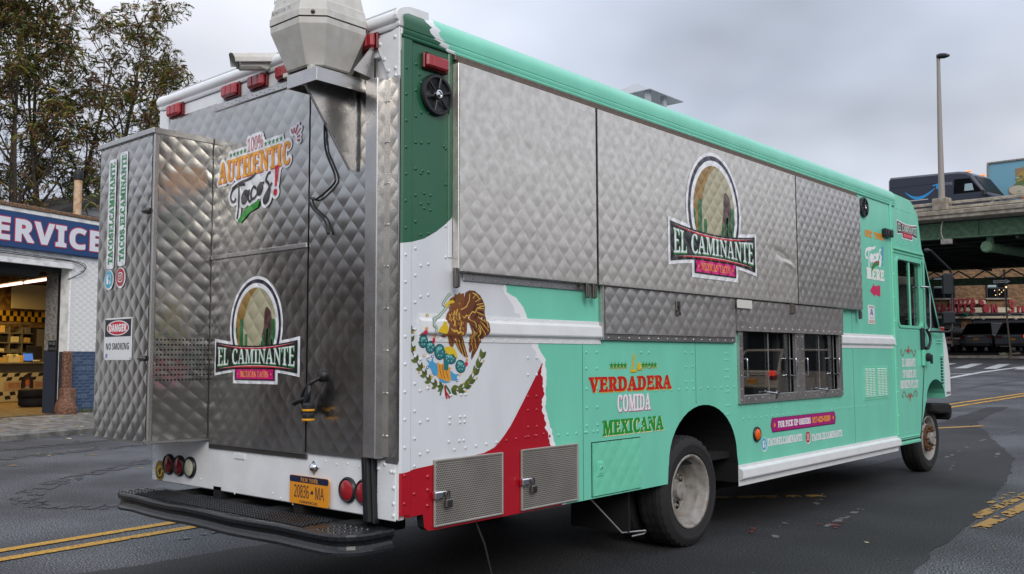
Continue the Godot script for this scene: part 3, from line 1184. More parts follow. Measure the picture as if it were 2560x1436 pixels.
	# marker lamps along the top
	for z in [-2.292, -1.597, -1.296, -1.0, -0.262]:
		mb = MB.new()
		mb.box(Vector3(-0.012, 3.112, z), Vector3(0.022, 0.095, 0.185), 0.006)
		var lb := obj("marker_lamp", mb, M.dark_red_lens, T)
		mb = MB.new()
		mb.box(Vector3(-0.036, 3.112, z), Vector3(0.034, 0.078, 0.165), 0.012)
		for s in [-1, 1]:
			mb.box(Vector3(-0.054, 3.112, z + s * 0.030), Vector3(0.006, 0.06, 0.02), 0.002)
		obj("lens", mb, M.red_lens, lb)
	# side marker lamp and loudspeakers
	mb = MB.new()
	mb.box(Vector3(0.232, 3.002, 0.014), Vector3(0.185, 0.088, 0.026), 0.006)
	var sl := obj("marker_lamp", mb, M.dark_red_lens, T)
	mb = MB.new()
	mb.box(Vector3(0.232, 3.002, 0.034), Vector3(0.165, 0.070, 0.024), 0.010)
	mb.box(Vector3(0.20, 3.002, 0.047), Vector3(0.02, 0.056, 0.006), 0.002)
	obj("lens", mb, M.red_lens, sl)
	for q in [[0.246, 2.830, 0.004, 0.112], [6.47, 2.966, 0.004, 0.105]]:
		loudspeaker(Vector3(q[0], q[1], q[2]), q[3])
	# tail lamps
	for z in [-2.287, -2.153, -2.018, -0.398, -0.262]:
		mb = MB.new()
		mb.lathe([V(0.068, 0), V(0.070, 0.012), V(0.062, 0.024), V(0.054, 0.020)], Vector3(0, 0.697, z), MBasis.to(Vector3(-1, 0, 0)), 24)
		var tl := obj("tail_lamp", mb, M.black_plastic, T)
		mb = MB.new()
		mb.lathe([V(0.055, 0.018), V(0.045, 0.024), V(0.0, 0.028)], Vector3(0, 0.697, z), MBasis.to(Vector3(-1, 0, 0)), 24, true)
		obj("lens", mb, M.clear_lens if is_equal_approx(z, -2.018) else (M.red_lens if z > -1 else M.tail_red), tl)
	# number-plate lamp, bracket below the doors, small things
	mb = MB.new()
	mb.prism(P([V(-0.745, 0.795), V(-0.70, 0.752), V(-0.655, 0.795), V(-0.70, 0.838)]), Vector3(-0.001, 0, 0), U, Y, Vector3(-1, 0, 0), 0.008, 0.003)
	mb.dome(Vector3(-0.008, 0.795, -0.70), Vector3(-1, 0, 0), 0.026, 0.026, 14)
	obj("plate_lamp", mb, M.chrome, T)
	mb = MB.new()
	mb.box(Vector3(-0.003, 0.805, -1.45), Vector3(0.008, 0.035, 0.12), 0.003)
	mb.prism(P([V(-0.25, 0.572), V(-0.02, 0.572), V(-0.02, 0.86), V(-0.16, 0.86), V(-0.16, 0.70)]), Vector3(-0.001, 0, 0), U, Y, Vector3(-1, 0, 0), 0.006, 0.002)
	obj("rear_bracket", mb, M.white_paint, T)
	licence_plate()
	satellite()
	camera_unit()
	step_bumper()
	# loose cable and the coiled power lead
	mb = MB.new()
	var pth := smooth_path([Vector3(-0.012, 2.74, -0.632), Vector3(-0.020, 2.687, -0.624), Vector3(-0.022, 2.569, -0.605), Vector3(-0.024, 2.420, -0.520), Vector3(-0.026, 2.366, -0.535), Vector3(-0.028, 2.303, -0.683), Vector3(-0.024, 2.322, -0.752), Vector3(-0.026, 2.261, -0.722), Vector3(-0.028, 2.180, -0.607), Vector3(-0.030, 2.097, -0.562)], 6)
	mb.tube(pth, 0.0062, 8)
	mb.tube([Vector3(-0.030, 2.125, -0.576), Vector3(-0.031, 2.095, -0.562)], 0.010, 8)
	obj("loose_cable", mb, M.black_plastic, T)
	mb = MB.new()
	mb.lathe([V(0.034, 0.0), V(0.034, 0.018), V(0.0, 0.026)], Vector3(-0.012, 1.305, -0.619), MBasis.to(Vector3(-1, 0, 0)), 16, true)
	for k in 4:
		var o := Vector3(-0.05 - 0.012 * k, 0, 0.012 * k)
		mb.tube(smooth_path([Vector3(-0.02, 1.30, -0.62), Vector3(-0.05, 1.26, -0.66) + o * 0.4, Vector3(-0.04, 1.18, -0.70 - 0.016 * k) + o * 0.3, Vector3(-0.04, 1.10, -0.745 + 0.014 * k) + o * 0.3, Vector3(-0.05, 1.125, -0.70) + o * 0.5, Vector3(-0.06, 1.20, -0.675 + 0.01 * k) + o * 0.5, Vector3(-0.05, 1.25, -0.655) + o * 0.5], 5), 0.012, 7)
	mb.tube(smooth_path([Vector3(-0.09, 1.15, -0.78), Vector3(-0.085, 1.165, -0.74), Vector3(-0.085, 1.175, -0.69), Vector3(-0.08, 1.18, -0.65)], 4), 0.015, 7)
	var lead := obj("power_lead", mb, M.black_plastic, T)
	mb = MB.new()
	for y in [1.135, 1.085]:
		mb.lathe([V(0.0, -0.026), V(0.030, -0.024), V(0.034, -0.006), V(0.034, 0.010), V(0.026, 0.022), V(0.014, 0.030), V(0.0, 0.03)], Vector3(-0.085, y, -0.650 if y > 1.1 else -0.652), Basis(), 14)
	obj("plug", mb, M.black_plastic, lead)
	mb = MB.new()
	for y in [1.118, 1.066]:
		mb.lathe([V(0.0345, -0.006), V(0.036, 0.0), V(0.0345, 0.006)], Vector3(-0.085, y, -0.651), Basis(), 14)
	obj("plug_ring", mb, M.yellow_plug, lead)

func smooth_path(p: Array, k: int) -> Array:
	var out := []
	for i in p.size() - 1:
		var a: Vector3 = p[maxi(i - 1, 0)]
		var d: Vector3 = p[mini(i + 2, p.size() - 1)]
		for s in k:
			out.append(p[i].cubic_interpolate(p[i + 1], a, d, float(s) / k))
	out.append(p[p.size() - 1])
	return out

func loudspeaker(at: Vector3, r: float) -> void:
	var B := MBasis.to(Vector3(0, 0, 1))
	var mb := MB.new()
	mb.lathe([V(r, 0), V(r * 1.02, 0.014), V(r * 0.97, 0.026), V(r * 0.84, 0.026), V(r * 0.80, 0.012), V(r * 0.3, 0.002), V(0, 0.004)], at, B, 32)
	for k in 6:
		var a := TAU * k / 6 + 0.3
		mb.box(at + Vector3(cos(a), sin(a), 0) * r * 0.58 + Vector3(0, 0, 0.022), Vector3(r * 0.60, r * 0.13, 0.012), 0.003, Basis(Vector3(0, 0, 1), a))
	var sp := obj("loudspeaker", mb, M.black_plastic, T)
	mb = MB.new()
	mb.lathe([V(r * 0.24, 0.016), V(r * 0.22, 0.034), V(r * 0.17, 0.036), V(r * 0.15, 0.030), V(0.0, 0.034)], at, B, 20)
	obj("tweeter", mb, M.chrome, sp)

func licence_plate() -> void:
	var mb := MB.new()
	mb.prism(Shape.rrect(-0.905, 0.584, -0.545, 0.742, 0.014), Vector3(-0.018, 0, 0), Vector3(0, 0, 1), Vector3.UP, Vector3(-1, 0, 0), 0.004, 0.0015)
	var pl := obj("licence_plate", mb, M.plate_orange, T)
	var d := rear_decal(-0.022)
	d.poly(Shape.rrect(-0.903, 0.705, -0.547, 0.741, 0.012), L(22, 30, 66), 0)
	words(d, "NEW YORK", "Droid Serif*", -0.800, -0.640, 0.711, 0.020, L(232, 160, 40), 1, 0.1)
	words(d, "20836", "Droid Sans", -0.860, -0.720, 0.622, 0.068, L(28, 34, 64), 1)
	words(d, "MA", "Droid Sans", -0.668, -0.585, 0.622, 0.068, L(28, 34, 64), 1)
	d.poly(P([V(-0.708, 0.650), V(-0.690, 0.646), V(-0.680, 0.652), V(-0.686, 0.668), V(-0.700, 0.664)]), L(28, 34, 64), 1)
	words(d, "COMMERCIAL", "Droid Sans*", -0.810, -0.640, 0.592, 0.014, L(28, 34, 64), 1, 0.12)
	for z in [-0.79, -0.66]:
		d.circle(V(z, 0.731), V(0.007, 0.007), L(120, 120, 120), 2, 10)
	obj("plate_print", d.mb, M.print, pl)

func satellite() -> void:
	# shelf on a folded bracket, the dome on it
	var mb := MB.new()
	mb.box(Vector3(-0.18, 2.868, -0.378), Vector3(0.36, 0.075, 0.004))
	mb.box(Vector3(-0.18, 2.902, -0.375), Vector3(0.36, 0.006, 0.25))
	mb.box(Vector3(-0.358, 2.868, -0.375), Vector3(0.005, 0.072, 0.256), 0.001)
	mb.box(Vector3(-0.18, 2.868, -0.250), Vector3(0.352, 0.072, 0.005), 0.001)
	mb.box(Vector3(-0.18, 2.868, -0.500), Vector3(0.352, 0.072, 0.005), 0.001)
	for z in [-0.365]:
		mb.prism(P([V(-0.35, 2.848), V(-0.024, 2.848), V(-0.024, 2.42), V(-0.04, 2.425)]), Vector3(0, 0, z), Vector3(1, 0, 0), Vector3(0, 1, 0), Vector3(0, 0, 1), 0.005)
	mb.face([Vector3(-0.35, 2.846, -0.366), Vector3(-0.042, 2.424, -0.366), Vector3(-0.042, 2.424, -0.378), Vector3(-0.35, 2.846, -0.378)], Vector3(-1, -1, 0))
	mb.box(Vector3(-0.03, 2.64, -0.350), Vector3(0.004, 0.44, 0.035))
	mb.prism(P([V(-0.02, 2.90), V(-0.16, 2.92), V(-0.02, 3.10)]), Vector3(0, 0, -0.20), Vector3(1, 0, 0), Vector3(0, 1, 0), Vector3(0, 0, 1), 0.004)
	obj("dish_bracket", mb, M.plain_steel, T)
	mb = MB.new()
	var ce := Vector3(-0.20, 2.930, -0.435)
	var ring := func(k: float, y: float) -> Array:
		var w := 0.228 * k
		var ch := 0.10 * k
		var out := []
		for s in [[-1, 1], [1, 1], [1, -1], [-1, -1]]:
			var cnr := Vector3(s[0] * w, y, s[1] * w)
			var e1 := cnr - Vector3(s[0] * ch, 0, 0)
			var e2 := cnr - Vector3(0, 0, s[1] * ch)
			if s[0] * s[1] < 0:
				out.append_array([ce + e2, ce + e1])
			else:
				out.append_array([ce + e1, ce + e2])
		return out
	var rows := [[0.60, 0.0], [0.66, 0.006], [0.97, 0.182], [1.0, 0.200], [1.005, 0.232], [0.99, 0.233], [0.99, 0.238], [1.02, 0.239], [1.02, 0.274], [1.0, 0.278], [0.97, 0.325], [0.945, 0.332], [0.87, 0.42], [0.74, 0.51], [0.52, 0.58], [0.24, 0.615], [0.0, 0.62]]
	for i in rows.size() - 1:
		var a: Array = ring.call(rows[i][0], rows[i][1])
		var b: Array = ring.call(rows[i + 1][0], rows[i + 1][1])
		for k in 8:
			var k2 := (k + 1) % 8
			var mid: Vector3 = (a[k] + a[k2] + b[k] + b[k2]) * 0.25 - ce
			mid.y = 0.05
			mb.face([a[k], a[k2], b[k2], b[k]], Vector3(mid.x, 0.0, mid.z) + Vector3(0, 0.3 * signf(rows[i][0] - rows[i + 1][0]), 0))
	var dm := obj("satellite_dome", mb, M.plastic_dome, T)
	mb = MB.new()
	for i in 8:
		var a: Array = ring.call(1.0, 0.2355)
		mb.face([a[i] + Vector3(0, -0.004, 0), a[(i + 1) % 8] + Vector3(0, -0.004, 0), a[(i + 1) % 8] + Vector3(0, 0.004, 0), a[i] + Vector3(0, 0.004, 0)], a[i] - ce)
	obj("dome_seam", mb, M.void_black, dm)
	mb = MB.new()
	mb.dome(ce + Vector3(-0.185, 0.257, 0.185), Vector3(-1, 0, 1), 0.012, 0.010, 8)
	mb.dome(ce + Vector3(0.185, 0.245, 0.185), Vector3(1, 0, 1), 0.012, 0.010, 8)
	obj("dome_screw", mb, M.dark_steel, dm)
	var o := ce + Vector3(-0.2225, 0, 0)
	var d := FlatPrint.new(o, Vector3(0, 0, 1), Vector3(0.31, 1.0, 0).normalized())
	d.o = ce + Vector3(-0.2155 - 0.002, 0.332, 0)
	words(d, "VUQUBE", "Droid Sans", -0.145, 0.10, 0.035, 0.055, L(52, 66, 120), 0)
	obj("dome_print", d.mb, M.print, dm)
	d = FlatPrint.new(ce + Vector3(-0.228 - 0.0012, 0.278, 0), Vector3(0, 0, 1), Vector3(0.117, 1.0, 0).normalized())
	words(d, "Satellite TV", "Droid Sans Mono", -0.125, 0.045, 0.018, 0.020, L(110, 112, 116), 0)
	obj("dome_print", d.mb, M.print, dm)
	mb = MB.new()
	for z in [0.13, -0.14]:
		mb.box(ce + Vector3(-0.13, -0.010, z * 0.8), Vector3(0.03, 0.026, 0.04), 0.004)
	obj("dome_foot", mb, M.plastic_dome, dm)

func camera_unit() -> void:
	var o := Vector3(-0.10, 3.215, -1.22)
	var y := Vector3(-0.94, -0.16, -0.32).normalized()   # where it looks
	var x := Vector3.UP.cross(y).normalized()
	var B := Basis(x, y.cross(x) * 1.0, y)
	B = Basis(x, y.cross(x), y)
	var mb := MB.new()
	mb.box(o + B * Vector3(0, -0.030, 0.01), Vector3(0.070, 0.066, 0.19), 0.014, B)
	mb.tube([o + Vector3(0.01, -0.04, 0.03), o + Vector3(0.06, -0.05, 0.04), o + Vector3(0.12, 0.01, 0.05)], 0.014, 8)
	var cu := obj("security_camera", mb, M.plastic_dome, T)
	mb = MB.new()
	var arc := [V(-0.062, -0.026), V(-0.060, 0.000), V(-0.046, 0.026), V(-0.018, 0.038), V(0.018, 0.038), V(0.046, 0.026), V(0.060, 0.000), V(0.062, -0.026)]
	for i in arc.size() - 1:
		for s in [0.0, 0.003]:
			var a := Vector3(arc[i].x * (1 - s * 12), arc[i].y - s, 0)
			var b := Vector3(arc[i + 1].x * (1 - s * 12), arc[i + 1].y - s, 0)
			mb.face([o + B * (a + Vector3(0, 0, -0.13)), o + B * (b + Vector3(0, 0, -0.13)), o + B * (b + Vector3(0, 0, 0.15 - 0.3 * absf(b.x))), o + B * (a + Vector3(0, 0, 0.15 - 0.3 * absf(a.x)))], B * Vector3(a.x + b.x, a.y + b.y + 0.02, 0) * (1.0 if s == 0.0 else -1.0))
	obj("camera_hood", mb, M.plastic_dome, cu)
	mb = MB.new()
	mb.box(o + B * Vector3(0, -0.030, 0.106), Vector3(0.050, 0.046, 0.008), 0.002, B)
	obj("camera_lens", mb, M.black_plastic, cu)

func step_bumper() -> void:
	# a concave-faced step whose ends sweep forward
	var prof := [V(0.0, 0.530), V(0.018, 0.528), V(0.024, 0.518), V(0.022, 0.500), V(0.006, 0.482), V(0.002, 0.468), V(0.010, 0.452), V(0.022, 0.440), V(0.022, 0.425), V(0.0, 0.420)]
	var path := []   # centre line of the outer face in plan: position, outward
	var r := 0.16
	path.append([Vector3(0.02, 0, -0.075), Vector3(0, 0, 1)])
	for i in 7:
		var a := PI / 2 * i / 6
		path.append([Vector3(-0.12 - r * sin(a), 0, -0.075 - r + r * cos(a)), Vector3(-sin(a), 0, cos(a))])
	for i in 9:
		var z := lerpf(-0.4, -2.2, i / 8.0)
		path.append([Vector3(-0.28 - 0.012 * sin(PI * i / 8.0), 0.004 * sin(i * 1.7), z), Vector3(-1, 0, 0)])
	for i in 7:
		var a := PI / 2 * i / 6
		path.append([Vector3(-0.12 - r * cos(a), 0, -2.515 + r - r * sin(a)), Vector3(-cos(a), 0, -sin(a))])
	path.append([Vector3(0.02, 0, -2.515), Vector3(0, 0, -1)])
	var mb := MB.new()
	for i in path.size() - 1:
		for k in prof.size() - 1:
			var pts := []
			for q in [[i, k], [i + 1, k], [i + 1, k + 1], [i, k + 1]]:
				pts.append(path[q[0]][0] + path[q[0]][1] * prof[q[1]].x + Vector3(0, prof[q[1]].y, 0))
			var dk: Vector2 = prof[k + 1] - prof[k]
			mb.face(pts, path[i][1] * -dk.y + Vector3(0, dk.x, 0))
	var plan := PackedVector2Array()
	for q in path:
		plan.append(V(q[0].x, q[0].z))
	mb.cap(plan, Vector3(0, 0.529, 0), Vector3(1, 0, 0), Vector3(0, 0, 1), Vector3.UP)
	mb.cap(plan, Vector3(0, 0.505, 0), Vector3(1, 0, 0), Vector3(0, 0, 1), Vector3.DOWN)
	var bp := obj("step_bumper", mb, M.black_step, T)
	mb = MB.new()
	# raised tread: bosses at the ends, rows of teeth between
	for e in [-0.16, -2.28]:
		for i in 4:
			for j in 5:
				mb.lathe([V(0.014, 0), V(0.012, 0.006), V(0.006, 0.007), V(0.0, 0.004)], Vector3(-0.25 + 0.055 * i, 0.529, e - 0.045 * j + (0.02 if i % 2 else 0.0)), Basis(), 8)
	for i in 6:
		for j in 68:
			mb.box(Vector3(-0.252 + 0.04 * i, 0.533, -0.46 - 0.0265 * j - (0.013 if i % 2 else 0.0)), Vector3(0.030, 0.012, 0.011), 0.004, Basis(Vector3(0, 1, 0), 0.25))
	obj("tread", mb, M.black_step, bp, "stuff")
	mb = MB.new()
	var rng := RandomNumberGenerator.new()
	rng.seed = 5
	for i in 90:   # bare spots in the paint
		var z := -0.15 - pow(rng.randf(), 1.6) * 2.2
		var w := rng.randf_range(0.003, 0.012)
		var sp := PackedVector2Array()
		for k in 6:
			sp.append(V(cos(TAU * k / 6), sin(TAU * k / 6)) * w * rng.randf_range(0.5, 1.0) * Vector2(0.6, 1.0))
		mb.cap(sp, Vector3(rng.randf_range(-0.285, -0.20), 0.5312, z), Vector3(1, 0, 0), Vector3(0, 0, 1), Vector3.UP)
	obj("chipped_paint", mb, M.plain_steel, bp, "stuff")
	for z in [-0.35, -1.05, -1.5, -2.1]:
		mb = MB.new()
		mb.box(Vector3(0.12, 0.50, z), Vector3(0.36, 0.07, 0.16), 0.01)
		obj("bumper_bracket", mb, M.void_black, bp)

func truck_side() -> void:
	var U := Vector3(1, 0, 0)
	var Y := Vector3.UP
	var Z := Vector3(0, 0, 1)
	# drip strip over the awning doors
	var mb := MB.new()
	mb.box(Vector3(3.32, 3.074, 0.012), Vector3(5.88, 0.030, 0.024), 0.003)
	mb.box(Vector3(3.32, 3.050, 0.020), Vector3(5.86, 0.012, 0.040), 0.003)
	obj("drip_strip", mb, M.drip_steel, T)
	# three big awning doors
	var k := 0
	for q in [[0.376, 1.648], [1.666, 4.690], [4.704, 6.232]]:
		mb = MB.new()
		mb.box(Vector3((q[0] + q[1]) * 0.5, 2.455, 0.028), Vector3(q[1] - q[0], 1.164, 0.054), 0.004)
		quilt(mb, Vector3(0, 0, 0.054), U, Y, q[0] + 0.003, 1.876, q[1] - 0.003, 3.034, [0.0015, 0.0018, 0.0026][k], 0.006, 0.0, 20.0 + k, [[[V(1.0, 2.62), 0.10, 0.05, -0.004], [V(0.75, 2.72), 0.05, 0.03, 0.003], [V(1.1, 2.8), 0.04, 0.05, -0.003]], [[V(4.40, 2.28), 0.13, 0.035, -0.012], [V(4.50, 2.23), 0.10, 0.02, 0.010]], []][k])
		obj("awning_door", mb, M.quilted_steel_dull if k < 2 else M.quilted_steel_mid, T)
		k += 1
	mb = MB.new()
	for x in [1.657, 4.697]:
		mb.box(Vector3(x, 2.455, 0.032), Vector3(0.013, 1.16, 0.054))
	obj("door_gasket", mb, M.void_black, T)
	# catches hanging below them
	for q in [0.36, 1.550, 1.621, 4.56, 4.60, 6.168]:
		mb = MB.new()
		mb.box(Vector3(q, 1.835, 0.050), Vector3(0.030, 0.11, 0.020), 0.003)
		mb.tube([Vector3(q - 0.008, 1.86, 0.066), Vector3(q - 0.008, 1.785, 0.066)], 0.007, 6)
		mb.tube([Vector3(q + 0.008, 1.86, 0.066), Vector3(q + 0.008, 1.785, 0.066)], 0.007, 6)
		obj("door_catch", mb, M.dark_steel, T)
	# riveted strips and the lower flap
	mb = MB.new()
	mb.box(Vector3(1.09, 1.853, 0.006), Vector3(1.26, 0.048, 0.012), 0.002)
	for i in 12:
		mb.dome(Vector3(0.53 + i * 0.10, 1.845, 0.012), Z, 0.008, 0.005, 6)
	obj("riveted_strip", mb, M.plain_steel, T)
	mb = MB.new()
	mb.box(Vector3(2.66, 1.700, 0.012), Vector3(1.84, 0.37, 0.022), 0.003)
	mb.box(Vector3(1.752, 1.70, 0.022), Vector3(0.018, 0.37, 0.030), 0.003)
	for i in 15:
		mb.dome(Vector3(1.82 + i * 0.122, 1.532, 0.023), Z, 0.008, 0.005, 6)
	obj("flap_frame", mb, M.plain_steel, T)
	mb = MB.new()
	quilt(mb, Vector3(0, 0, 0.023), U, Y, 1.770, 1.558, 3.560, 1.868, 0.0024, 0.010, 0.0, 31.0)
	var fl := obj("lower_flap", mb, M.quilted_steel_mid, T)
	mb = MB.new()
	mb.box(Vector3(2.668, 1.772, 0.042), Vector3(0.055, 0.075, 0.014), 0.004)
	mb.lathe([V(0.012, 0), V(0.012, 0.006), V(0.0, 0.006)], Vector3(2.672, 1.775, 0.049), MBasis.to(Z), 10)
	mb.box(Vector3(2.672, 1.720, 0.046), Vector3(0.05, 0.028, 0.016), 0.004)
	obj("flap_lock", mb, M.dark_steel, fl)
	# fascia over the serving windows, leaning out at the top
	mb = MB.new()
	quilt(mb, Vector3(0, 1.612, 0.026), U, Vector3(0, 1, 0.02).normalized(), 3.574, 0.0, 5.752, 0.252, 0.0028, 0.012, 0.0, 32.0)
	for i in 16:
		mb.dome(Vector3(3.66 + i * 0.135, 1.640, 0.040), Z, 0.008, 0.005, 6)
	obj("window_fascia", mb, M.quilted_steel_mid, T)
	var d := side_decal()
	d.lift = 0.066
	d.poly(Shape.rrect(3.53, 1.795, 3.79, 1.862, 0.01), L(214, 210, 206), 0)
	obj("blank_sticker", d.mb, M.print, T)
	# serving windows
	mb = MB.new()
	for q in [[3.632, 3.702, 1.022, 1.612], [5.683, 5.752, 1.022, 1.612], [4.704, 4.880, 1.09, 1.612]]:
		mb.box(Vector3((q[0] + q[1]) * 0.5, (q[2] + q[3]) * 0.5, 0.006), Vector3(q[1] - q[0], q[3] - q[2], 0.036), 0.003)
	mb.box(Vector3(4.692, 1.056, 0.0065), Vector3(1.979, 0.068, 0.036), 0.003)
	for i in 18:
		mb.dome(Vector3(3.66 + i * 0.122, 1.052 + 0.012 * (i % 2), 0.0245), Z, 0.007, 0.004, 6)
	for i in 5:
		mb.dome(Vector3(3.665, 1.14 + i * 0.11, 0.024), Z, 0.007, 0.004, 6)
		mb.dome(Vector3(4.74, 1.14 + i * 0.11, 0.024), Z, 0.007, 0.004, 6)
		mb.dome(Vector3(4.84, 1.14 + i * 0.11, 0.024), Z, 0.007, 0.004, 6)
	obj("window_frame", mb, M.plain_steel, T)
	for q in [[3.702, 4.24, -0.020], [4.20, 4.704, -0.036], [4.88, 5.30, -0.020], [5.27, 5.683, -0.036]]:
		mb = MB.new()
		mb.box(Vector3((q[0] + q[1]) * 0.5, 1.35, q[2]), Vector3(q[1] - q[0], 0.52, 0.004))
		var pn := obj("sliding_pane", mb, M.window_glass, T)
		mb = MB.new()
		for s in [0.012, -0.012]:
			mb.box(Vector3((q[0] if s > 0 else q[1]) + s * 0.6, 1.35, q[2]), Vector3(0.012, 0.52, 0.010), 0.002)
		obj("pane_edge", mb, M.plain_steel, pn)
	for q in [3.742, 4.668, 4.915, 5.645]:
		mb = MB.new()
		mb.tube(smooth_path([Vector3(q, 1.38, -0.018), Vector3(q + 0.004, 1.385, 0.02), Vector3(q + 0.004, 1.37, 0.034), Vector3(q + 0.004, 1.25, 0.034), Vector3(q + 0.004, 1.235, 0.02), Vector3(q, 1.24, -0.018)], 4), 0.008, 8)
		obj("window_handle", mb, M.chrome, T)
	for q in [4.24, 5.30]:
		mb = MB.new()
		mb.tube([Vector3(q - 0.12, 1.105, 0.012), Vector3(q + 0.02, 1.092, 0.030), Vector3(q + 0.06, 1.096, 0.030)], 0.009, 8)
		mb.lathe([V(0.022, -0.012), V(0.022, 0.012), V(0.0, 0.014)], Vector3(q + 0.05, 1.092, 0.034), MBasis.to(Z), 12)
		mb.box(Vector3(q + 0.02, 1.064, 0.030), Vector3(0.03, 0.05, 0.012), 0.003)
		obj("window_latch", mb, M.chrome, T)
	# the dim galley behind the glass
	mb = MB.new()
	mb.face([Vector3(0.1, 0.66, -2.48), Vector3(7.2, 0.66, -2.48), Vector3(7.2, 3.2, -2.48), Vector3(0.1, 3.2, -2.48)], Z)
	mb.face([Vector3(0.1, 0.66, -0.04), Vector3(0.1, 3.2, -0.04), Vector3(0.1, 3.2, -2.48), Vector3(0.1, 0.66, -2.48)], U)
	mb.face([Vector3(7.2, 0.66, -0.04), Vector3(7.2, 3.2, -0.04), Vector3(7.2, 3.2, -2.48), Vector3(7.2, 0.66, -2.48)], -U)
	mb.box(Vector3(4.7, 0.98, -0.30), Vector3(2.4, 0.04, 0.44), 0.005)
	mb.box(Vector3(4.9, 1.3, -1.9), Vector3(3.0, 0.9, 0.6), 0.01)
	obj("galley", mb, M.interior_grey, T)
	mb = MB.new()
	for q in [4.56, 5.55]:
		mb.box(Vector3(q, 1.36, -0.10), Vector3(0.05, 0.56, 0.05), 0.006)
	mb.box(Vector3(5.12, 1.12, -0.17), Vector3(0.34, 0.17, 0.22), 0.01)
	mb.box(Vector3(4.45, 1.09, -0.16), Vector3(0.16, 0.13, 0.16), 0.01)
	obj("galley_fittings", mb, M.shelf_grey, T)
	# white belt rails and the skirt rail
	for q in [[0.130, 1.758], [5.765, 7.255]]:
		mb = MB.new()
		var bp := P([V(0.0, 1.487), V(0.0045, 1.488), V(0.0045, 1.520), V(0.026, 1.532), V(0.029, 1.540), V(0.026, 1.596), V(0.020, 1.604), V(0.0045, 1.612), V(0.0045, 1.634), V(0.0, 1.635)])
		mb.prism(bp, Vector3(q[0], 0, 0), Z, Y, U, q[1] - q[0])
		for i in int((q[1] - q[0]) / 0.105):
			for y in [1.502, 1.623]:
				mb.dome(Vector3(q[0] + 0.06 + i * 0.105, y, 0.0045), Z, 0.008, 0.004, 6)
		obj("belt_rail", mb, M.white_paint, T)
	mb = MB.new()
	mb.prism(P([V(0.0, 0.370), V(0.006, 0.372), V(0.006, 0.412), V(0.012, 0.420), V(0.040, 0.430), V(0.044, 0.440), V(0.040, 0.498), V(0.012, 0.512), V(0.006, 0.516), V(0.006, 0.536), V(0.0, 0.537)]), Vector3(3.615, 0, 0), Z, Y, U, 3.67)
	obj("skirt_rail", mb, M.white_paint, T)
	# vertical flutes of the rear corner
	var fluted := side_decal()
	fluted.lift = 0.0
	fluted.step = 0.0
	for q in [[0.0, 0.010, 0.0, 0.010], [0.010, 0.068, 0.010, 0.010], [0.068, 0.080, 0.010, 0.0005], [0.346, 0.352, 0.0005, 0.006], [0.352, 0.372, 0.006, 0.006]]:
		var first := fluted.mb.v.size()
		wrapped(fluted, [Shape.rect(q[0], 0.60 if q[0] < 0.2 else 1.95, q[1], 3.09)], 0)
		var n := Vector3(-(q[3] - q[2]), 0, q[1] - q[0]).normalized()
		for i in range(first, fluted.mb.v.size()):
			var p := fluted.mb.v[i]
			p.z = lerpf(q[2], q[3], (p.x - q[0]) / (q[1] - q[0])) + 0.0008
			fluted.mb.v[i] = p
			fluted.mb.n[i] = n
	obj("corner_flute", fluted.mb, M.wrap, T)
	# perforated grilles with padlocked hasps, the painted hatch, the louvres
	for q in [[0.240, 0.784, 0.512, 0.862], [0.944, 1.491, 0.510, 0.863]]:
		mb = MB.new()
		grille(mb, q[0], q[1], q[2], q[3])
		var gr := obj("mesh_grille", mb, M.perforated, T)
		mb = MB.new()
		mb.face([Vector3(q[0], q[2], 0.003), Vector3(q[1], q[2], 0.003), Vector3(q[1], q[3], 0.003), Vector3(q[0], q[3], 0.003)], Z)
		obj("grille_backing", mb, M.void_black, gr)
		mb = MB.new()
		var yl: float = q[2] + 0.168
		mb.box(Vector3(q[0] + 0.01, yl, 0.026), Vector3(0.062, 0.040, 0.030), 0.006)
		mb.box(Vector3(q[0] + 0.06, yl + 0.002, 0.022), Vector3(0.055, 0.028, 0.008), 0.003)
		obj("hasp", mb, M.chrome, gr)
		mb = MB.new()
		mb.tube(smooth_path([Vector3(q[0] + 0.066, yl - 0.028, 0.034), Vector3(q[0] + 0.066, yl + 0.006, 0.034), Vector3(q[0] + 0.078, yl + 0.016, 0.034), Vector3(q[0] + 0.090, yl + 0.006, 0.034), Vector3(q[0] + 0.090, yl - 0.028, 0.034)], 3), 0.005, 6)
		mb.box(Vector3(q[0] + 0.082, yl - 0.048, 0.036), Vector3(0.052, 0.046, 0.022), 0.006)
		obj("padlock", mb, M.dark_steel, gr)
	mb = MB.new()
	quilt(mb, Vector3(0, 0, 0.002), U, Y, 1.650, 0.513, 2.206, 0.851, 0.0024, 0.007, 0.0, 40.0)
	var ht := obj("hatch", mb, M.mint_paint, T)
	mb = MB.new()
	mb.box(Vector3(1.928, 0.682, 0.0), Vector3(0.568, 0.350, 0.003))
	obj("hatch_gap", mb, M.void_black, ht)
	mb = MB.new()
	mb.prism(Shape.rect(1.690, 0.638, 1.760, 0.730), Vector3(0, 0, 0.0095), U, Y, Z, 0.006, 0.002)
	mb.prism(Shape.rect(1.700, 0.652, 1.750, 0.722), Vector3(0, 0, 0.0155), U, Y, Z, 0.004, 0.002)
	mb.dome(Vector3(1.726, 0.690, 0.0195), Z, 0.013, 0.006, 10)
	obj("hatch_lock", mb, M.mint_paint, ht)
	mb = MB.new()
	mb.box(Vector3(1.727, 0.690, 0.026), Vector3(0.006, 0.014, 0.002))
	obj("keyhole", mb, M.void_black, ht)
	mb = MB.new()
	mb.prism(Shape.rect(6.330, 0.952, 7.060, 1.300), Vector3(0, 0, 0.0), U, Y, Z, 0.004, 0.002)
	obj("louvre_plate", mb, M.mint_paint, T)
	mb = MB.new()
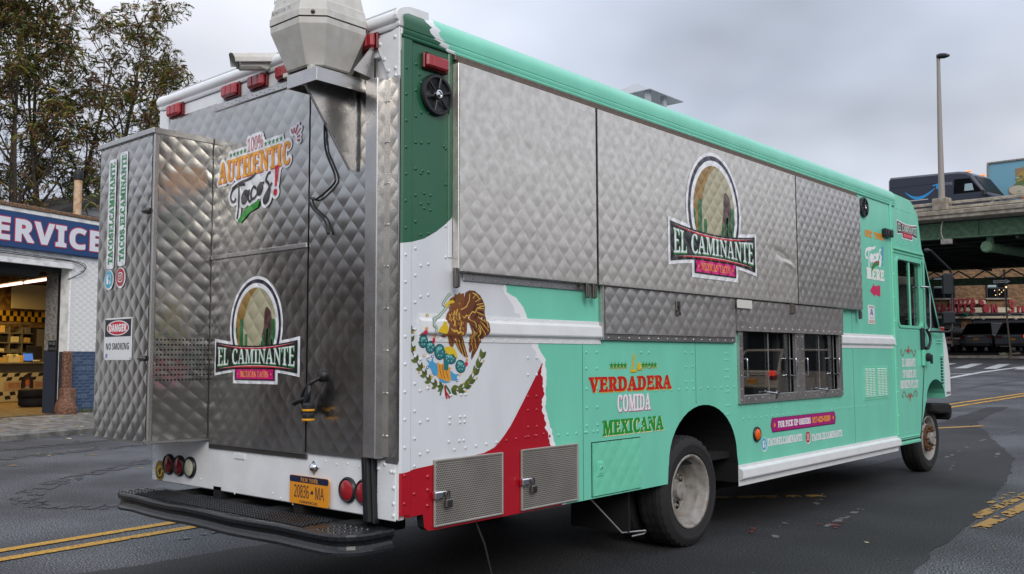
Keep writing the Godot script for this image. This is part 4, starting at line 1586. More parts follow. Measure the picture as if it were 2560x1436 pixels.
	for i in 6:
		for j in 17:
			var x := 6.385 + i * 0.098 + (0.05 if i > 2 else 0.0)
			mb.prism(P([V(0.004, 0.0), V(0.014, 0.003), V(0.004, 0.012)]), Vector3(x, 0.985 + j * 0.0175, 0.0), Vector3(0, 0, 1), Y, U, 0.068)
	obj("louvre_slots", mb, M.louvre_white, T, "stuff")
	for q in [[2.975, 1.05, 1.52], [2.975, 1.05, 1.08], [6.08, 1.64, 1.87], [6.08, 0.54, 1.48], [1.56, 0.50, 1.48]]:
		mb = MB.new()
		mb.box(Vector3(q[0], (q[1] + q[2]) * 0.5, 0.0004), Vector3(0.0035, q[2] - q[1], 0.002))
		obj("panel_seam", mb, M.seam_green, T)
	# amber lamp
	mb = MB.new()
	mb.lathe([V(0.062, 0), V(0.064, 0.010), V(0.055, 0.020), V(0.046, 0.016)], Vector3(3.94, 0.763, 0), MBasis.to(Z), 24)
	var am := obj("side_lamp", mb, M.black_plastic, T)
	mb = MB.new()
	mb.lathe([V(0.047, 0.014), V(0.036, 0.026), V(0.0, 0.030)], Vector3(3.94, 0.763, 0), MBasis.to(Z), 24, true)
	obj("lens", mb, M.amber_lens, am)
	# rivets of the side skin, printed over
	var rv := MB.new()
	var spots := []
	for y in 17:
		spots.append_array([V(0.028, 0.66 + y * 0.142), V(0.106, 0.70 + y * 0.142)])
	for q in [[0.145, 0.9], [0.20, 0.9]]:
		for y in 13:
			spots.append(V(q[0] + 0.0, q[1] + y * 0.165 + (0.0 if q[0] < 0.17 else 0.012)))
	for q in [V(0.13, 2.92), V(0.18, 3.06), V(0.30, 3.05), V(0.33, 2.55), V(0.315, 2.56), V(0.33, 2.35), V(0.155, 2.40), V(0.20, 2.40), V(0.17, 2.28), V(0.215, 2.275), V(0.17, 2.20), V(0.215, 2.195), V(0.33, 2.12), V(0.33, 1.95)]:
		spots.append(q)
	for x in [0.36, 0.44, 0.475]:
		for y in [1.05, 1.08, 0.95, 1.20]:
			spots.append(V(x + 0.06 * (y - 1.0), y))
	for i in 10:
		spots.append(V(0.40 + i * 0.085, 0.905 + 0.004 * i))
	for x in [1.02, 1.10]:
		for y in [1.40, 1.30, 1.17, 1.09, 0.99, 0.935]:
			spots.append(V(x, y))
	for x in [1.60, 1.715, 2.235, 2.335]:
		for y in [1.435, 1.33, 1.20, 1.08, 0.965, 0.925]:
			spots.append(V(x, y))
	for x in [2.83, 2.93]:
		for y in [1.435, 1.33, 1.22]:
			spots.append(V(x, y))
	for i in 12:
		spots.append(V(2.42 + i * 0.105, 1.165 + 0.003 * sin(i * 2.0)))
	for x in [3.44, 3.48]:
		for y in [1.43, 1.38, 1.30, 1.24, 1.13, 1.02, 0.95]:
			spots.append(V(x, y))
	for i in 26:
		spots.append(V(3.72 + i * 0.105, 0.900 + 0.002 * sin(i * 1.7)))
	for x in [4.20, 4.32, 4.95, 5.07, 5.6, 5.75]:
		spots.append(V(x, 0.965))
	for i in 9:
		spots.append(V(6.0 + i * 0.12, 0.90))
	for i in 6:
		spots.append(V(1.22 + i * 0.09, 1.475 - 0.55))
	for q in spots:
		if q.x < 3.0 or q.y > 0.5:
			rv.col = print_colour(q)
			rv.dome(Vector3(q.x, q.y, 0.0008 if q.x > 0.09 else 0.011), Z, 0.0095, 0.006, 7)
	for q in [V(0.20, 0.78), V(0.20, 0.71), V(0.20, 0.63)]:
		rv.col = L(176, 18, 34)
		rv.dome(Vector3(q.x, q.y, 0.001), Z, 0.012, 0.009, 8)
	obj("side_rivets", rv, M.wrap, T, "stuff")
	var wr := MB.new()
	var U2 := Vector3(0, 0, 1)
	for q in [V(-0.035, 3.10), V(-0.155, 3.085), V(-0.03, 2.93), V(-0.12, 2.995), V(-0.03, 2.89), V(-0.085, 2.925)]:
		wr.dome(Vector3(-0.012, q.y, q.x), Vector3(-1, 0, 0), 0.012, 0.008, 8)
	for q in [V(-0.05, 0.82), V(-0.03, 0.82), V(-0.03, 0.74), V(-0.03, 0.66), V(-0.03, 0.60), V(-0.10, 0.855), V(-0.15, 0.83)]:
		wr.dome(Vector3(-0.007, q.y, q.x), Vector3(-1, 0, 0), 0.012, 0.007, 8)
	for i in 14:
		wr.dome(Vector3(-0.0005, 0.835 - 0.01 * (i % 2), -1.55 + i * 0.095), Vector3(-1, 0, 0), 0.007, 0.004, 6)
	for z in [-1.9, -1.5, -1.1, -0.9, -1.02]:
		wr.dome(Vector3(-0.0005, 0.60 + 0.03 * sin(z * 9.0), z), Vector3(-1, 0, 0), 0.007, 0.004, 6)
	for y in [0.62, 0.66, 0.72, 0.78, 0.83]:
		wr.dome(Vector3(-0.0005, y, -2.51), Vector3(-1, 0, 0), 0.009, 0.006, 6)
	obj("rear_rivets", wr, M.white_paint, T, "stuff")
	# roof vent
	mb = MB.new()
	var a := [Vector3(3.97, 3.89, -1.0), Vector3(4.57, 3.89, -1.0), Vector3(4.57, 3.89, -1.70), Vector3(3.97, 3.89, -1.70)]
	var top := Vector3(4.27, 4.075, -1.35)
	for i in 4:
		var b: Vector3 = a[(i + 1) % 4]
		var out: Vector3 = (a[i] + b) * 0.5 - top + Vector3(0, 0.4, 0)
		mb.face([a[i], b, top], out)
		mb.face([a[i] + Vector3(0, -0.006, 0), b + Vector3(0, -0.006, 0), top + Vector3(0, -0.006, 0)], -out)
		mb.face([a[i] + Vector3(0, -0.006, 0), b + Vector3(0, -0.006, 0), b, a[i]], out - Vector3(0, 0.38, 0))
	var rvv := obj("roof_vent", mb, M.galvanised, T)
	mb = MB.new()
	for q in [V(4.035, -1.05), V(4.305, -1.05), V(4.305, -1.62), V(4.035, -1.62)]:
		mb.box(Vector3(q.x, 3.585, q.y), Vector3(0.05, 0.63, 0.008))
		mb.box(Vector3(q.x - 0.025, 3.585, q.y - 0.019), Vector3(0.006, 0.628, 0.030))
	obj("vent_leg", mb, M.galvanised, rvv)
	mb = MB.new()
	mb.box(Vector3(4.2, 3.49, -1.34), Vector3(0.30, 0.46, 0.40), 0.01)
	obj("vent_duct", mb, M.dark_steel, rvv)

func print_colour(q: Vector2) -> Color:
	var c := region_cuts()
	if not Geometry2D.is_point_in_polygon(q, c.torn):
		return L(MINT[0], MINT[1], MINT[2])
	if Geometry2D.is_point_in_polygon(q, c.green):
		return L(30, 96, 66)
	if Geometry2D.is_point_in_polygon(q, c.red):
		return L(176, 18, 34)
	return L(222, 226, 231)

# Sheet pierced by rows of staggered holes, in a folded frame.
func grille(mb: MB, x0: float, x1: float, y0: float, y1: float) -> void:
	var p := 0.0125
	var nx := int((x1 - x0 - 0.02) / p)
	var ny := int((y1 - y0 - 0.02) / (p * 0.9))
	var px := (x1 - x0 - 0.02) / nx
	var py := (y1 - y0 - 0.02) / ny
	for j in ny:
		for i in nx:
			var ox := 0.5 * px if j % 2 else 0.0
			var ce := Vector3(x0 + 0.01 + (i + 0.5) * px + ox, y0 + 0.01 + (j + 0.5) * py, 0.013)
			if i == nx - 1 and j % 2 == 1:
				mb.face([ce + Vector3(-0.5 * px, -0.5 * py, 0), ce + Vector3(0, -0.5 * py, 0), ce + Vector3(0, 0.5 * py, 0), ce + Vector3(-0.5 * px, 0.5 * py, 0)], Vector3(0, 0, 1))
				continue
			if i == 0 and j % 2 == 1:
				mb.face([ce + Vector3(-px, -0.5 * py, 0), ce + Vector3(-0.5 * px, -0.5 * py, 0), ce + Vector3(-0.5 * px, 0.5 * py, 0), ce + Vector3(-px, 0.5 * py, 0)], Vector3(0, 0, 1))
			var o := [Vector3(-0.5 * px, -0.5 * py, 0), Vector3(0.5 * px, -0.5 * py, 0), Vector3(0.5 * px, 0.5 * py, 0), Vector3(-0.5 * px, 0.5 * py, 0)]
			for s in 4:
				var a: Vector3 = o[s]
				var b: Vector3 = o[(s + 1) % 4]
				mb.face([ce + a, ce + b, ce + b * 0.55, ce + a * 0.55], Vector3(0, 0, 1))
	for q in [[x0 + 0.005, (y0 + y1) / 2, 0.012, y1 - y0], [x1 - 0.005, (y0 + y1) / 2, 0.012, y1 - y0], [(x0 + x1) / 2, y0 + 0.005, x1 - x0 - 0.022, 0.012], [(x0 + x1) / 2, y1 - 0.005, x1 - x0 - 0.022, 0.012]]:
		mb.box(Vector3(q[0], q[1], 0.009), Vector3(q[2], q[3], 0.014), 0.003)

func truck_cab() -> void:
	var U := Vector3(1, 0, 0)
	var Y := Vector3.UP
	var Z := Vector3(0, 0, 1)
	# cab side with the wheel arch, the door window and the quarter light cut out
	var pts := [V(7.30, 0.425), V(8.02, 0.425), V(8.06, 0.50), V(8.30, 0.86)]
	for i in 13:
		var a := PI - PI * i / 12.0
		pts.append(V(8.69 + 0.36 * cos(a), 0.88 + 0.245 * sin(a)))
	pts.append_array([V(9.06, 0.90), V(9.06, 1.715), V(8.945, 1.731), V(8.40, 2.64), V(8.35, 2.68), V(8.24, 3.08), V(8.20, 3.115), V(8.12, 3.14), V(7.30, 3.14)])
	var poly := Shape.cut([PackedVector2Array(pts)], Shape.rrect(7.452, 1.752, 8.270, 2.505, 0.06))
	poly = Shape.cut(poly, P([V(8.475, 1.745), V(8.89, 1.745), V(8.43, 2.55), V(8.425, 1.80)]))
	var d := side_decal()
	d.lift = -0.004
	d.polys(poly, L(MINT[0], MINT[1], MINT[2]), 0)
	obj("cab_side", d.mb, M.wrap, T)
	var mb := MB.new()
	for i in pts.size():
		var a: Vector2 = pts[i]
		var b: Vector2 = pts[(i + 1) % pts.size()]
		var dep := 0.5 if i >= 3 and i < 17 else 0.06
		mb.face([Vector3(a.x, a.y, -0.0045), Vector3(b.x, b.y, -0.0045), Vector3(b.x, b.y, -dep), Vector3(a.x, a.y, -dep)], Vector3(b.y - a.y, -(b.x - a.x), 0))
	obj("cab_edge", mb, M.mint_paint, T)
	# the cab's other sides
	mb = MB.new()
	mb.box(Vector3(8.2, 1.8, -2.51), Vector3(1.8, 2.6, 0.03))
	mb.prism(P([V(7.26, 3.12), V(8.12, 3.12), V(8.20, 3.10), V(8.24, 3.06), V(8.34, 2.66), V(8.37, 2.66), V(8.27, 3.09), V(8.22, 3.14), V(8.12, 3.265), V(7.26, 3.275)]), Vector3(0, 0, -2.50), U, Y, Z, 2.40)
	mb.prism(P([V(7.26, 3.13), V(8.14, 3.13), V(8.21, 3.11), V(8.16, 3.19), V(8.05, 3.245), V(7.26, 3.262)]), Vector3(0, 0, -0.10), U, Y, Z, 0.070)
	mb.prism(P([V(7.26, 3.13), V(8.14, 3.13), V(8.12, 3.18), V(8.02, 3.22), V(7.26, 3.235)]), Vector3(0, 0, -0.03), U, Y, Z, 0.024)
	mb.box(Vector3(9.04, 1.35, -1.27), Vector3(0.03, 0.76, 2.3))
	obj("cab_shell", mb, M.mint_paint, T)
	mb = MB.new()
	mb.prism(P([V(8.36, 2.66), V(8.40, 2.63), V(8.94, 1.73), V(8.90, 1.72)]), Vector3(0, 0, -0.055), U, Y, Z, 0.046, 0.004)
	mb.prism(P([V(8.405, 2.62), V(8.43, 2.58), V(8.478, 1.735), V(8.44, 1.735)]), Vector3(0, 0, -0.04), U, Y, Z, 0.032, 0.004)
	mb.prism(P([V(8.46, 1.72), V(8.92, 1.72), V(8.905, 1.745), V(8.46, 1.748)]), Vector3(0, 0, -0.04), U, Y, Z, 0.036, 0.004)
	obj("window_rubber", mb, M.black_plastic, T)
	mb = MB.new()
	mb.face([Vector3(8.44, 2.57, -0.03), Vector3(8.90, 1.73, -0.03), Vector3(8.46, 1.73, -0.03)], Z)
	obj("quarter_light", mb, M.window_glass, T)
	mb = MB.new()
	mb.face([Vector3(8.41, 2.62, -0.06), Vector3(8.96, 1.72, -0.06), Vector3(8.98, 1.72, -2.45), Vector3(8.43, 2.62, -2.45)], Vector3(1, 0.6, 0))
	obj("windscreen", mb, M.window_glass, T)
	mb = MB.new()
	mb.box(Vector3(8.62, 1.45, -1.27), Vector3(0.5, 0.4, 2.3), 0.05)
	mb.box(Vector3(7.75, 1.1, -0.65), Vector3(0.5, 0.5, 0.5), 0.05)
	mb.box(Vector3(7.58, 1.55, -0.65), Vector3(0.12, 0.8, 0.46), 0.05)
	mb.box(Vector3(7.7, 0.62, -1.27), Vector3(1.4, 0.06, 2.4))
	mb.tube([Vector3(8.3, 1.75, -0.75), Vector3(8.15, 1.85, -0.75)], 0.2, 12)
	obj("cab_interior", mb, M.interior_grey, T)
	# white nose
	mb = MB.new()
	mb.prism(P([V(9.055, 0.90), V(9.30, 0.915), V(9.31, 1.2), V(9.23, 1.50), V(9.12, 1.70), V(9.055, 1.735)]), Vector3(0, 0, -2.44), U, Y, Z, 2.40, 0.0)
	mb.prism(P([V(9.055, 0.90), V(9.24, 0.915), V(9.25, 1.2), V(9.17, 1.50), V(9.08, 1.69), V(9.055, 1.72)]), Vector3(0, 0, -0.04), U, Y, Z, 0.045, 0.02)
	mb.box(Vector3(9.16, 0.945, -0.02), Vector3(0.20, 0.05, 0.05), 0.01)
	obj("nose", mb, M.white_paint, T)
	mb = MB.new()
	mb.box(Vector3(9.10, 1.735, -0.03), Vector3(0.05, 0.07, 0.05), 0.012)
	obj("nose_lamp", mb, M.red_lens, T)
	mb = MB.new()
	mb.prism(P([V(8.62, 0.83), V(9.30, 0.81), V(9.38, 0.79), V(9.40, 0.70), V(9.36, 0.62), V(9.31, 0.60), V(9.28, 0.68), V(8.9, 0.70), V(8.62, 0.74)]), Vector3(0, 0, -2.4), U, Y, Z, 2.37, 0.02)
	obj("front_bumper", mb, M.void_black, T)
	# door: slider window, rails, handle, lock, jamb
	mb = MB.new()
	mb.box(Vector3(7.285, 1.83, 0.004), Vector3(0.05, 2.60, 0.030), 0.012)
	for i in 9:
		mb.dome(Vector3(7.285, 0.75 + i * 0.26, 0.019), Z, 0.014, 0.010, 8)
	obj("door_jamb", mb, M.mint_paint, T)
	var ring := func(o2: PackedVector2Array, i2: PackedVector2Array, z: float, depth: float, m: Material, called: String, parent: Node) -> MeshInstance3D:
		var g := MB.new()
		for i in o2.size():
			var j := (i + 1) % o2.size()
			g.face([Vector3(o2[i].x, o2[i].y, z + depth), Vector3(o2[j].x, o2[j].y, z + depth), Vector3(i2[j].x, i2[j].y, z + depth), Vector3(i2[i].x, i2[i].y, z + depth)], Z)
			g.face([Vector3(o2[i].x, o2[i].y, z), Vector3(o2[j].x, o2[j].y, z), Vector3(o2[j].x, o2[j].y, z + depth), Vector3(o2[i].x, o2[i].y, z + depth)], Vector3(o2[j].y - o2[i].y, o2[i].x - o2[j].x, 0))
			g.face([Vector3(i2[i].x, i2[i].y, z - 0.03), Vector3(i2[j].x, i2[j].y, z - 0.03), Vector3(i2[j].x, i2[j].y, z + depth), Vector3(i2[i].x, i2[i].y, z + depth)], -Vector3(i2[j].y - i2[i].y, i2[i].x - i2[j].x, 0))
		return obj(called, g, m, parent)
	ring.call(Shape.rrect(7.425, 1.725, 8.297, 2.532, 0.085), Shape.rrect(7.455, 1.755, 8.267, 2.502, 0.057), -0.004, 0.012, M.mint_paint, "door_window_frame", T)
	for q in [[7.457, 7.875, -0.020], [7.865, 8.265, -0.032]]:
		mb = MB.new()
		mb.box(Vector3((q[0] + q[1]) * 0.5, 2.128, q[2]), Vector3(q[1] - q[0], 0.744, 0.004))
		obj("door_pane", mb, M.window_glass, T)
	mb = MB.new()
	mb.box(Vector3(7.885, 2.128, -0.012), Vector3(0.030, 0.744, 0.014), 0.003)
	obj("pane_bar", mb, M.mint_paint, T)
	for q in [[7.84, 2.615, 0.004, 1.05, 0.022, 0.022], [7.84, 2.575, 0.0, 1.05, 0.012, 0.014], [7.68, 0.50, 0.0, 0.66, 0.012, 0.014], [7.66, 0.435, 0.003, 0.74, 0.03, 0.02]]:
		mb = MB.new()
		mb.box(Vector3(q[0], q[1], q[2]), Vector3(q[3], q[4], q[5]), 0.004)
		obj("door_rail", mb, M.mint_paint, T)
	mb = MB.new()
	mb.box(Vector3(8.12, 0.525, -0.004), Vector3(0.05, 0.01, 0.012))
	mb.prism(P([V(8.075, 0.50), V(8.095, 0.50), V(8.345, 1.50), V(8.345, 2.53), V(8.325, 2.53), V(8.325, 1.50)]), Vector3(0, 0, -0.004), U, Y, Z, 0.003)
	mb.box(Vector3(7.72, 0.468, -0.002), Vector3(0.72, 0.012, 0.006))
	mb.box(Vector3(8.20, 1.61, 0.016), Vector3(0.07, 0.26, 0.03), 0.01)
	mb.tube(smooth_path([Vector3(8.30, 1.72, 0.03), Vector3(8.36, 1.66, 0.045), Vector3(8.37, 1.58, 0.05), Vector3(8.31, 1.50, 0.04), Vector3(8.25, 1.50, 0.03)], 4), 0.018, 6)
	obj("door_gap", mb, M.black_plastic, T)
	mb = MB.new()
	mb.box(Vector3(8.23, 1.385, 0.014), Vector3(0.10, 0.19, 0.036), 0.008)
	var lk := obj("lock_box", mb, M.mint_paint, T)
	mb = MB.new()
	mb.lathe([V(0.05, 0), V(0.05, 0.05), V(0.03, 0.06), V(0.0, 0.06)], Vector3(8.28, 1.39, 0.02), MBasis.to(Z), 12)
	mb.box(Vector3(8.31, 1.37, 0.075), Vector3(0.05, 0.11, 0.02), 0.006)
	obj("lock_handle", mb, M.black_plastic, lk)
	mb = MB.new()
	mb.tube(smooth_path([Vector3(8.26, 2.225, 0.0), Vector3(8.33, 2.225, 0.05), Vector3(8.385, 2.20, 0.06), Vector3(8.385, 2.0, 0.06), Vector3(8.38, 1.75, 0.06), Vector3(8.36, 1.70, 0.03)], 5), 0.011, 8)
	obj("grab_handle", mb, M.chrome, T)
	for i in 9:
		mb = MB.new()
		mb.prism(P([V(0.0, 0.0), V(0.012, 0.002), V(0.012, 0.008), V(0.0, 0.018)]), Vector3(8.905, 1.065 + i * 0.037, -0.003), Vector3(0, 0, 1), Y, U, 0.07)
		obj("cooling_slot", mb, M.void_black, T)
	mb = MB.new()
	for y in [1.60, 1.565]:
		mb.box(Vector3(8.86, y, 0.0), Vector3(0.20, 0.012, 0.02), 0.005)
	mb.box(Vector3(8.95, 1.405, 0.0), Vector3(0.12, 0.016, 0.02), 0.005)
	obj("cowl_rib", mb, M.mint_paint, T)
	mb = MB.new()
	for i in 16:
		mb.dome(Vector3(7.50 + 0.048 * i, 2.70 + 0.028 * (i % 3), -0.003), Z, 0.009, 0.006, 6)
		mb.dome(Vector3(7.42 + 0.05 * i, 3.085, -0.003), Z, 0.008, 0.005, 6)
	for i in 10:
		mb.dome(Vector3(7.40 + 0.08 * i, 1.70, -0.003), Z, 0.008, 0.005, 6)
		mb.dome(Vector3(7.36 + 0.07 * i, 0.545, -0.003), Z, 0.008, 0.005, 6)
	obj("cab_rivets", mb, M.mint_paint, T, "stuff")
	# repeater box on the jamb
	mb = MB.new()
	mb.box(Vector3(7.12, 2.757, 0.030), Vector3(0.23, 0.085, 0.05), 0.008)
	mb.box(Vector3(7.05, 2.757, 0.058), Vector3(0.05, 0.05, 0.01), 0.003)
	mb.box(Vector3(7.15, 2.757, 0.058), Vector3(0.05, 0.05, 0.01), 0.003)
	obj("lamp_box", mb, M.black_plastic, T)
	# mirrors on their arm
	mb = MB.new()
	mb.tube([Vector3(8.50, 2.67, 0.0), Vector3(8.53, 2.685, 0.04), Vector3(8.885, 2.475, 0.15), Vector3(8.975, 2.40, 0.15), Vector3(8.945, 2.08, 0.15), Vector3(8.895, 1.735, 0.15), Vector3(8.84, 1.70, 0.12), Vector3(8.52, 1.70, 0.03), Vector3(8.46, 1.695, 0.0)], 0.013, 8)
	mb.dome(Vector3(8.50, 2.68, 0.01), Vector3(0, 1, 0), 0.035, 0.03, 8)
	obj("mirror_arm", mb, M.black_plastic, T)
	var turn := Basis(Vector3.UP, 0.42)
	for q in [[8.82, 2.285, 0.27, 0.13], [8.80, 1.873, 0.155, 0.15]]:
		mb = MB.new()
		mb.box(Vector3(q[0], q[1], 0.14), Vector3(0.055, q[2], q[3]), 0.025, turn)
		mb.tube([Vector3(q[0] + 0.02, q[1], 0.145), Vector3(8.95, q[1], 0.15)], 0.011, 6)
		var mi := obj("wing_mirror", mb, M.black_plastic, T)
		mb = MB.new()
		mb.box(Vector3(q[0], q[1], 0.14) + turn * Vector3(-0.0275, 0, 0), Vector3(0.003, q[2] - 0.03, q[3] - 0.03), 0.001, turn)
		obj("mirror_glass", mb, M.mirror_dark, mi)

func tyre(mb: MB, o: Vector3, B: Basis, R: float, w: float) -> void:
	var prof := [V(0.262, -w / 2 + 0.02), V(0.285, -w / 2 + 0.004), V(0.33, -w / 2 - 0.004), V(R - 0.035, -w / 2 + 0.006), V(R - 0.010, -w / 2 + 0.022), V(R - 0.002, -w / 2 + 0.05), V(R, -w / 2 + 0.052), V(R, -0.032), V(R - 0.012, -0.030), V(R - 0.012, -0.022), V(R, -0.020), V(R, 0.020), V(R - 0.012, 0.022), V(R - 0.012, 0.030), V(R, 0.032), V(R, w / 2 - 0.052), V(R - 0.002, w / 2 - 0.05), V(R - 0.010, w / 2 - 0.022), V(R - 0.035, w / 2 - 0.006), V(0.352, w / 2 + 0.003), V(0.349, w / 2 + 0.006), V(0.33, w / 2 + 0.006), V(0.327, w / 2 + 0.003), V(0.285, w / 2 - 0.004), V(0.262, w / 2 - 0.02)]
	mb.lathe(prof, o, B, 96, false, func(i: int, s: int, r: float) -> float:
		return r - (0.013 if s % 3 == 0 and r > R - 0.012 else 0.0))

func truck_wheels() -> void:
	var Z := Vector3(0, 0, 1)
	var B := MBasis.to(Z)
	var BL := MBasis.to(-Z)
	for q in [[2.90, -0.125, 1], [2.90, -0.41, 0], [2.90, -2.12, 0], [2.90, -2.41, 0], [8.71, -0.225, 2], [8.71, -2.30, 0]]:
		var mb := MB.new()
		tyre(mb, Vector3(q[0], 0.408, q[1]), B, 0.408, 0.235)
		var ty := obj("tyre", mb, M.tyre_rubber, T)
		mb = MB.new()
		var o := Vector3(q[0], 0.408, q[1])
		if q[2] == 1:      # the outer wheel of a pair: dished deep, its nuts at the bottom
			mb.lathe([V(0.262, 0.100), V(0.272, 0.108), V(0.268, 0.114), V(0.255, 0.112), V(0.243, 0.095), V(0.240, 0.07), V(0.222, 0.052), V(0.212, 0.03), V(0.207, -0.06), V(0.195, -0.075), V(0.12, -0.07), V(0.085, -0.045), V(0.0, -0.045)], o, B, 48, true)
			var rim := obj("rim", mb, M.wheel_white, ty)
			mb = MB.new()
			mb.lathe([V(0.082, -0.05), V(0.080, -0.02), V(0.066, -0.008), V(0.062, 0.03), V(0.05, 0.036), V(0.0, 0.036)], o, B, 24)
			for k in 8:
				var a := TAU * k / 8
				mb.lathe([V(0.015, -0.06), V(0.015, -0.02), V(0.008, -0.018), V(0.008, 0.0), V(0.0, 0.0)], o + Vector3(cos(a), sin(a), 0) * 0.112, B, 6)
			obj("hub", mb, M.wheel_white, rim)
			mb = MB.new()
			for k in 5:
				var a := TAU * (k + 0.3) / 5
				mb.lathe([V(0.032, 0.0), V(0.0, 0.002)], o + Vector3(cos(a), sin(a), 0) * 0.165 + Vector3(0, 0, -0.0715), B, 16)
			obj("hand_hole", mb, M.void_black, rim)
		elif q[2] == 2:    # the front wheel: its disc bulges out
			mb.lathe([V(0.262, 0.100), V(0.272, 0.108), V(0.268, 0.114), V(0.255, 0.112), V(0.243, 0.090), V(0.238, 0.05), V(0.225, 0.03), V(0.20, 0.045), V(0.165, 0.085), V(0.150, 0.105), V(0.10, 0.108), V(0.0, 0.108)], o, B, 48, true)
			var rim := obj("rim", mb, M.wheel_white, ty)
			mb = MB.new()
			mb.lathe([V(0.162, 0.098), V(0.160, 0.115), V(0.148, 0.118), V(0.10, 0.112), V(0.085, 0.118)], o, B, 32)
			for k in 8:
				var a := TAU * k / 8
				mb.lathe([V(0.017, 0.10), V(0.017, 0.135), V(0.009, 0.137), V(0.009, 0.155), V(0.0, 0.155)], o + Vector3(cos(a), sin(a), 0) * 0.125, B, 6)
			obj("wheel_nuts", mb, M.rust, rim)
			mb = MB.new()
			mb.lathe([V(0.075, 0.10), V(0.073, 0.15), V(0.06, 0.162), V(0.0, 0.166)], o, B, 20)
			obj("hub", mb, M.wheel_white, rim)
			mb = MB.new()
			for k in 4:
				var a := TAU * (k + 0.6) / 4
				mb.lathe([V(0.030, 0.0), V(0.0, 0.003)], o + Vector3(cos(a), sin(a), 0) * 0.205 + Vector3(0, 0, 0.046), B, 14)
			obj("hand_hole", mb, M.void_black, rim)
		else:
			mb.lathe([V(0.262, 0.10), V(0.25, 0.10), V(0.22, 0.03), V(0.0, 0.03)], o, BL if q[1] < -1 else B, 24)
			obj("rim", mb, M.wheel_white, ty)

# ---------------------------------------------------------------- lettering and pictures on the truck
func sagged(w: float, h: float, dip: float) -> PackedVector2Array:   # a banner with hollow top and bottom edges
	var p := PackedVector2Array()
	for i in 21:
		var x := lerpf(-w, w, i / 20.0)
		p.append(V(x, -(h - dip * (1.0 - pow(x / w, 2.0)))))
	for i in 21:
		var x := lerpf(w, -w, i / 20.0)
		p.append(V(x, h - dip * (1.0 - pow(x / w, 2.0))))
	return p

func arc_band(w: float, y: float, bow: float, t: float) -> PackedVector2Array:   # a line thick in the middle, fine at its ends
	var p := PackedVector2Array()
	for i in 21:
		var x := lerpf(-w, w, i / 20.0)
		p.append(V(x, y + bow * (1.0 - pow(x / w, 2.0)) - t * (1.0 - pow(absf(x / w), 1.5)) - 0.0006))
	for i in 21:
		var x := lerpf(w, -w, i / 20.0)
		p.append(V(x, y + bow * (1.0 - pow(x / w, 2.0))))
	return p

func cactus(at: Vector2, h: float) -> Array:
	var w := h * 0.15
	var out := [Shape.rrect(at.x - w / 2, at.y, at.x + w / 2, at.y + h, w * 0.45)]
	out.append_array(Geometry2D.offset_polyline(P([at + V(0, h * 0.22), at + V(-h * 0.22, h * 0.30), at + V(-h * 0.24, h * 0.78)]), w * 0.36, Geometry2D.JOIN_ROUND, Geometry2D.END_ROUND))
	out.append_array(Geometry2D.offset_polyline(P([at + V(0, h * 0.18), at + V(h * 0.20, h * 0.26), at + V(h * 0.21, h * 0.62)]), w * 0.36, Geometry2D.JOIN_ROUND, Geometry2D.END_ROUND))
	return Shape.union(out)

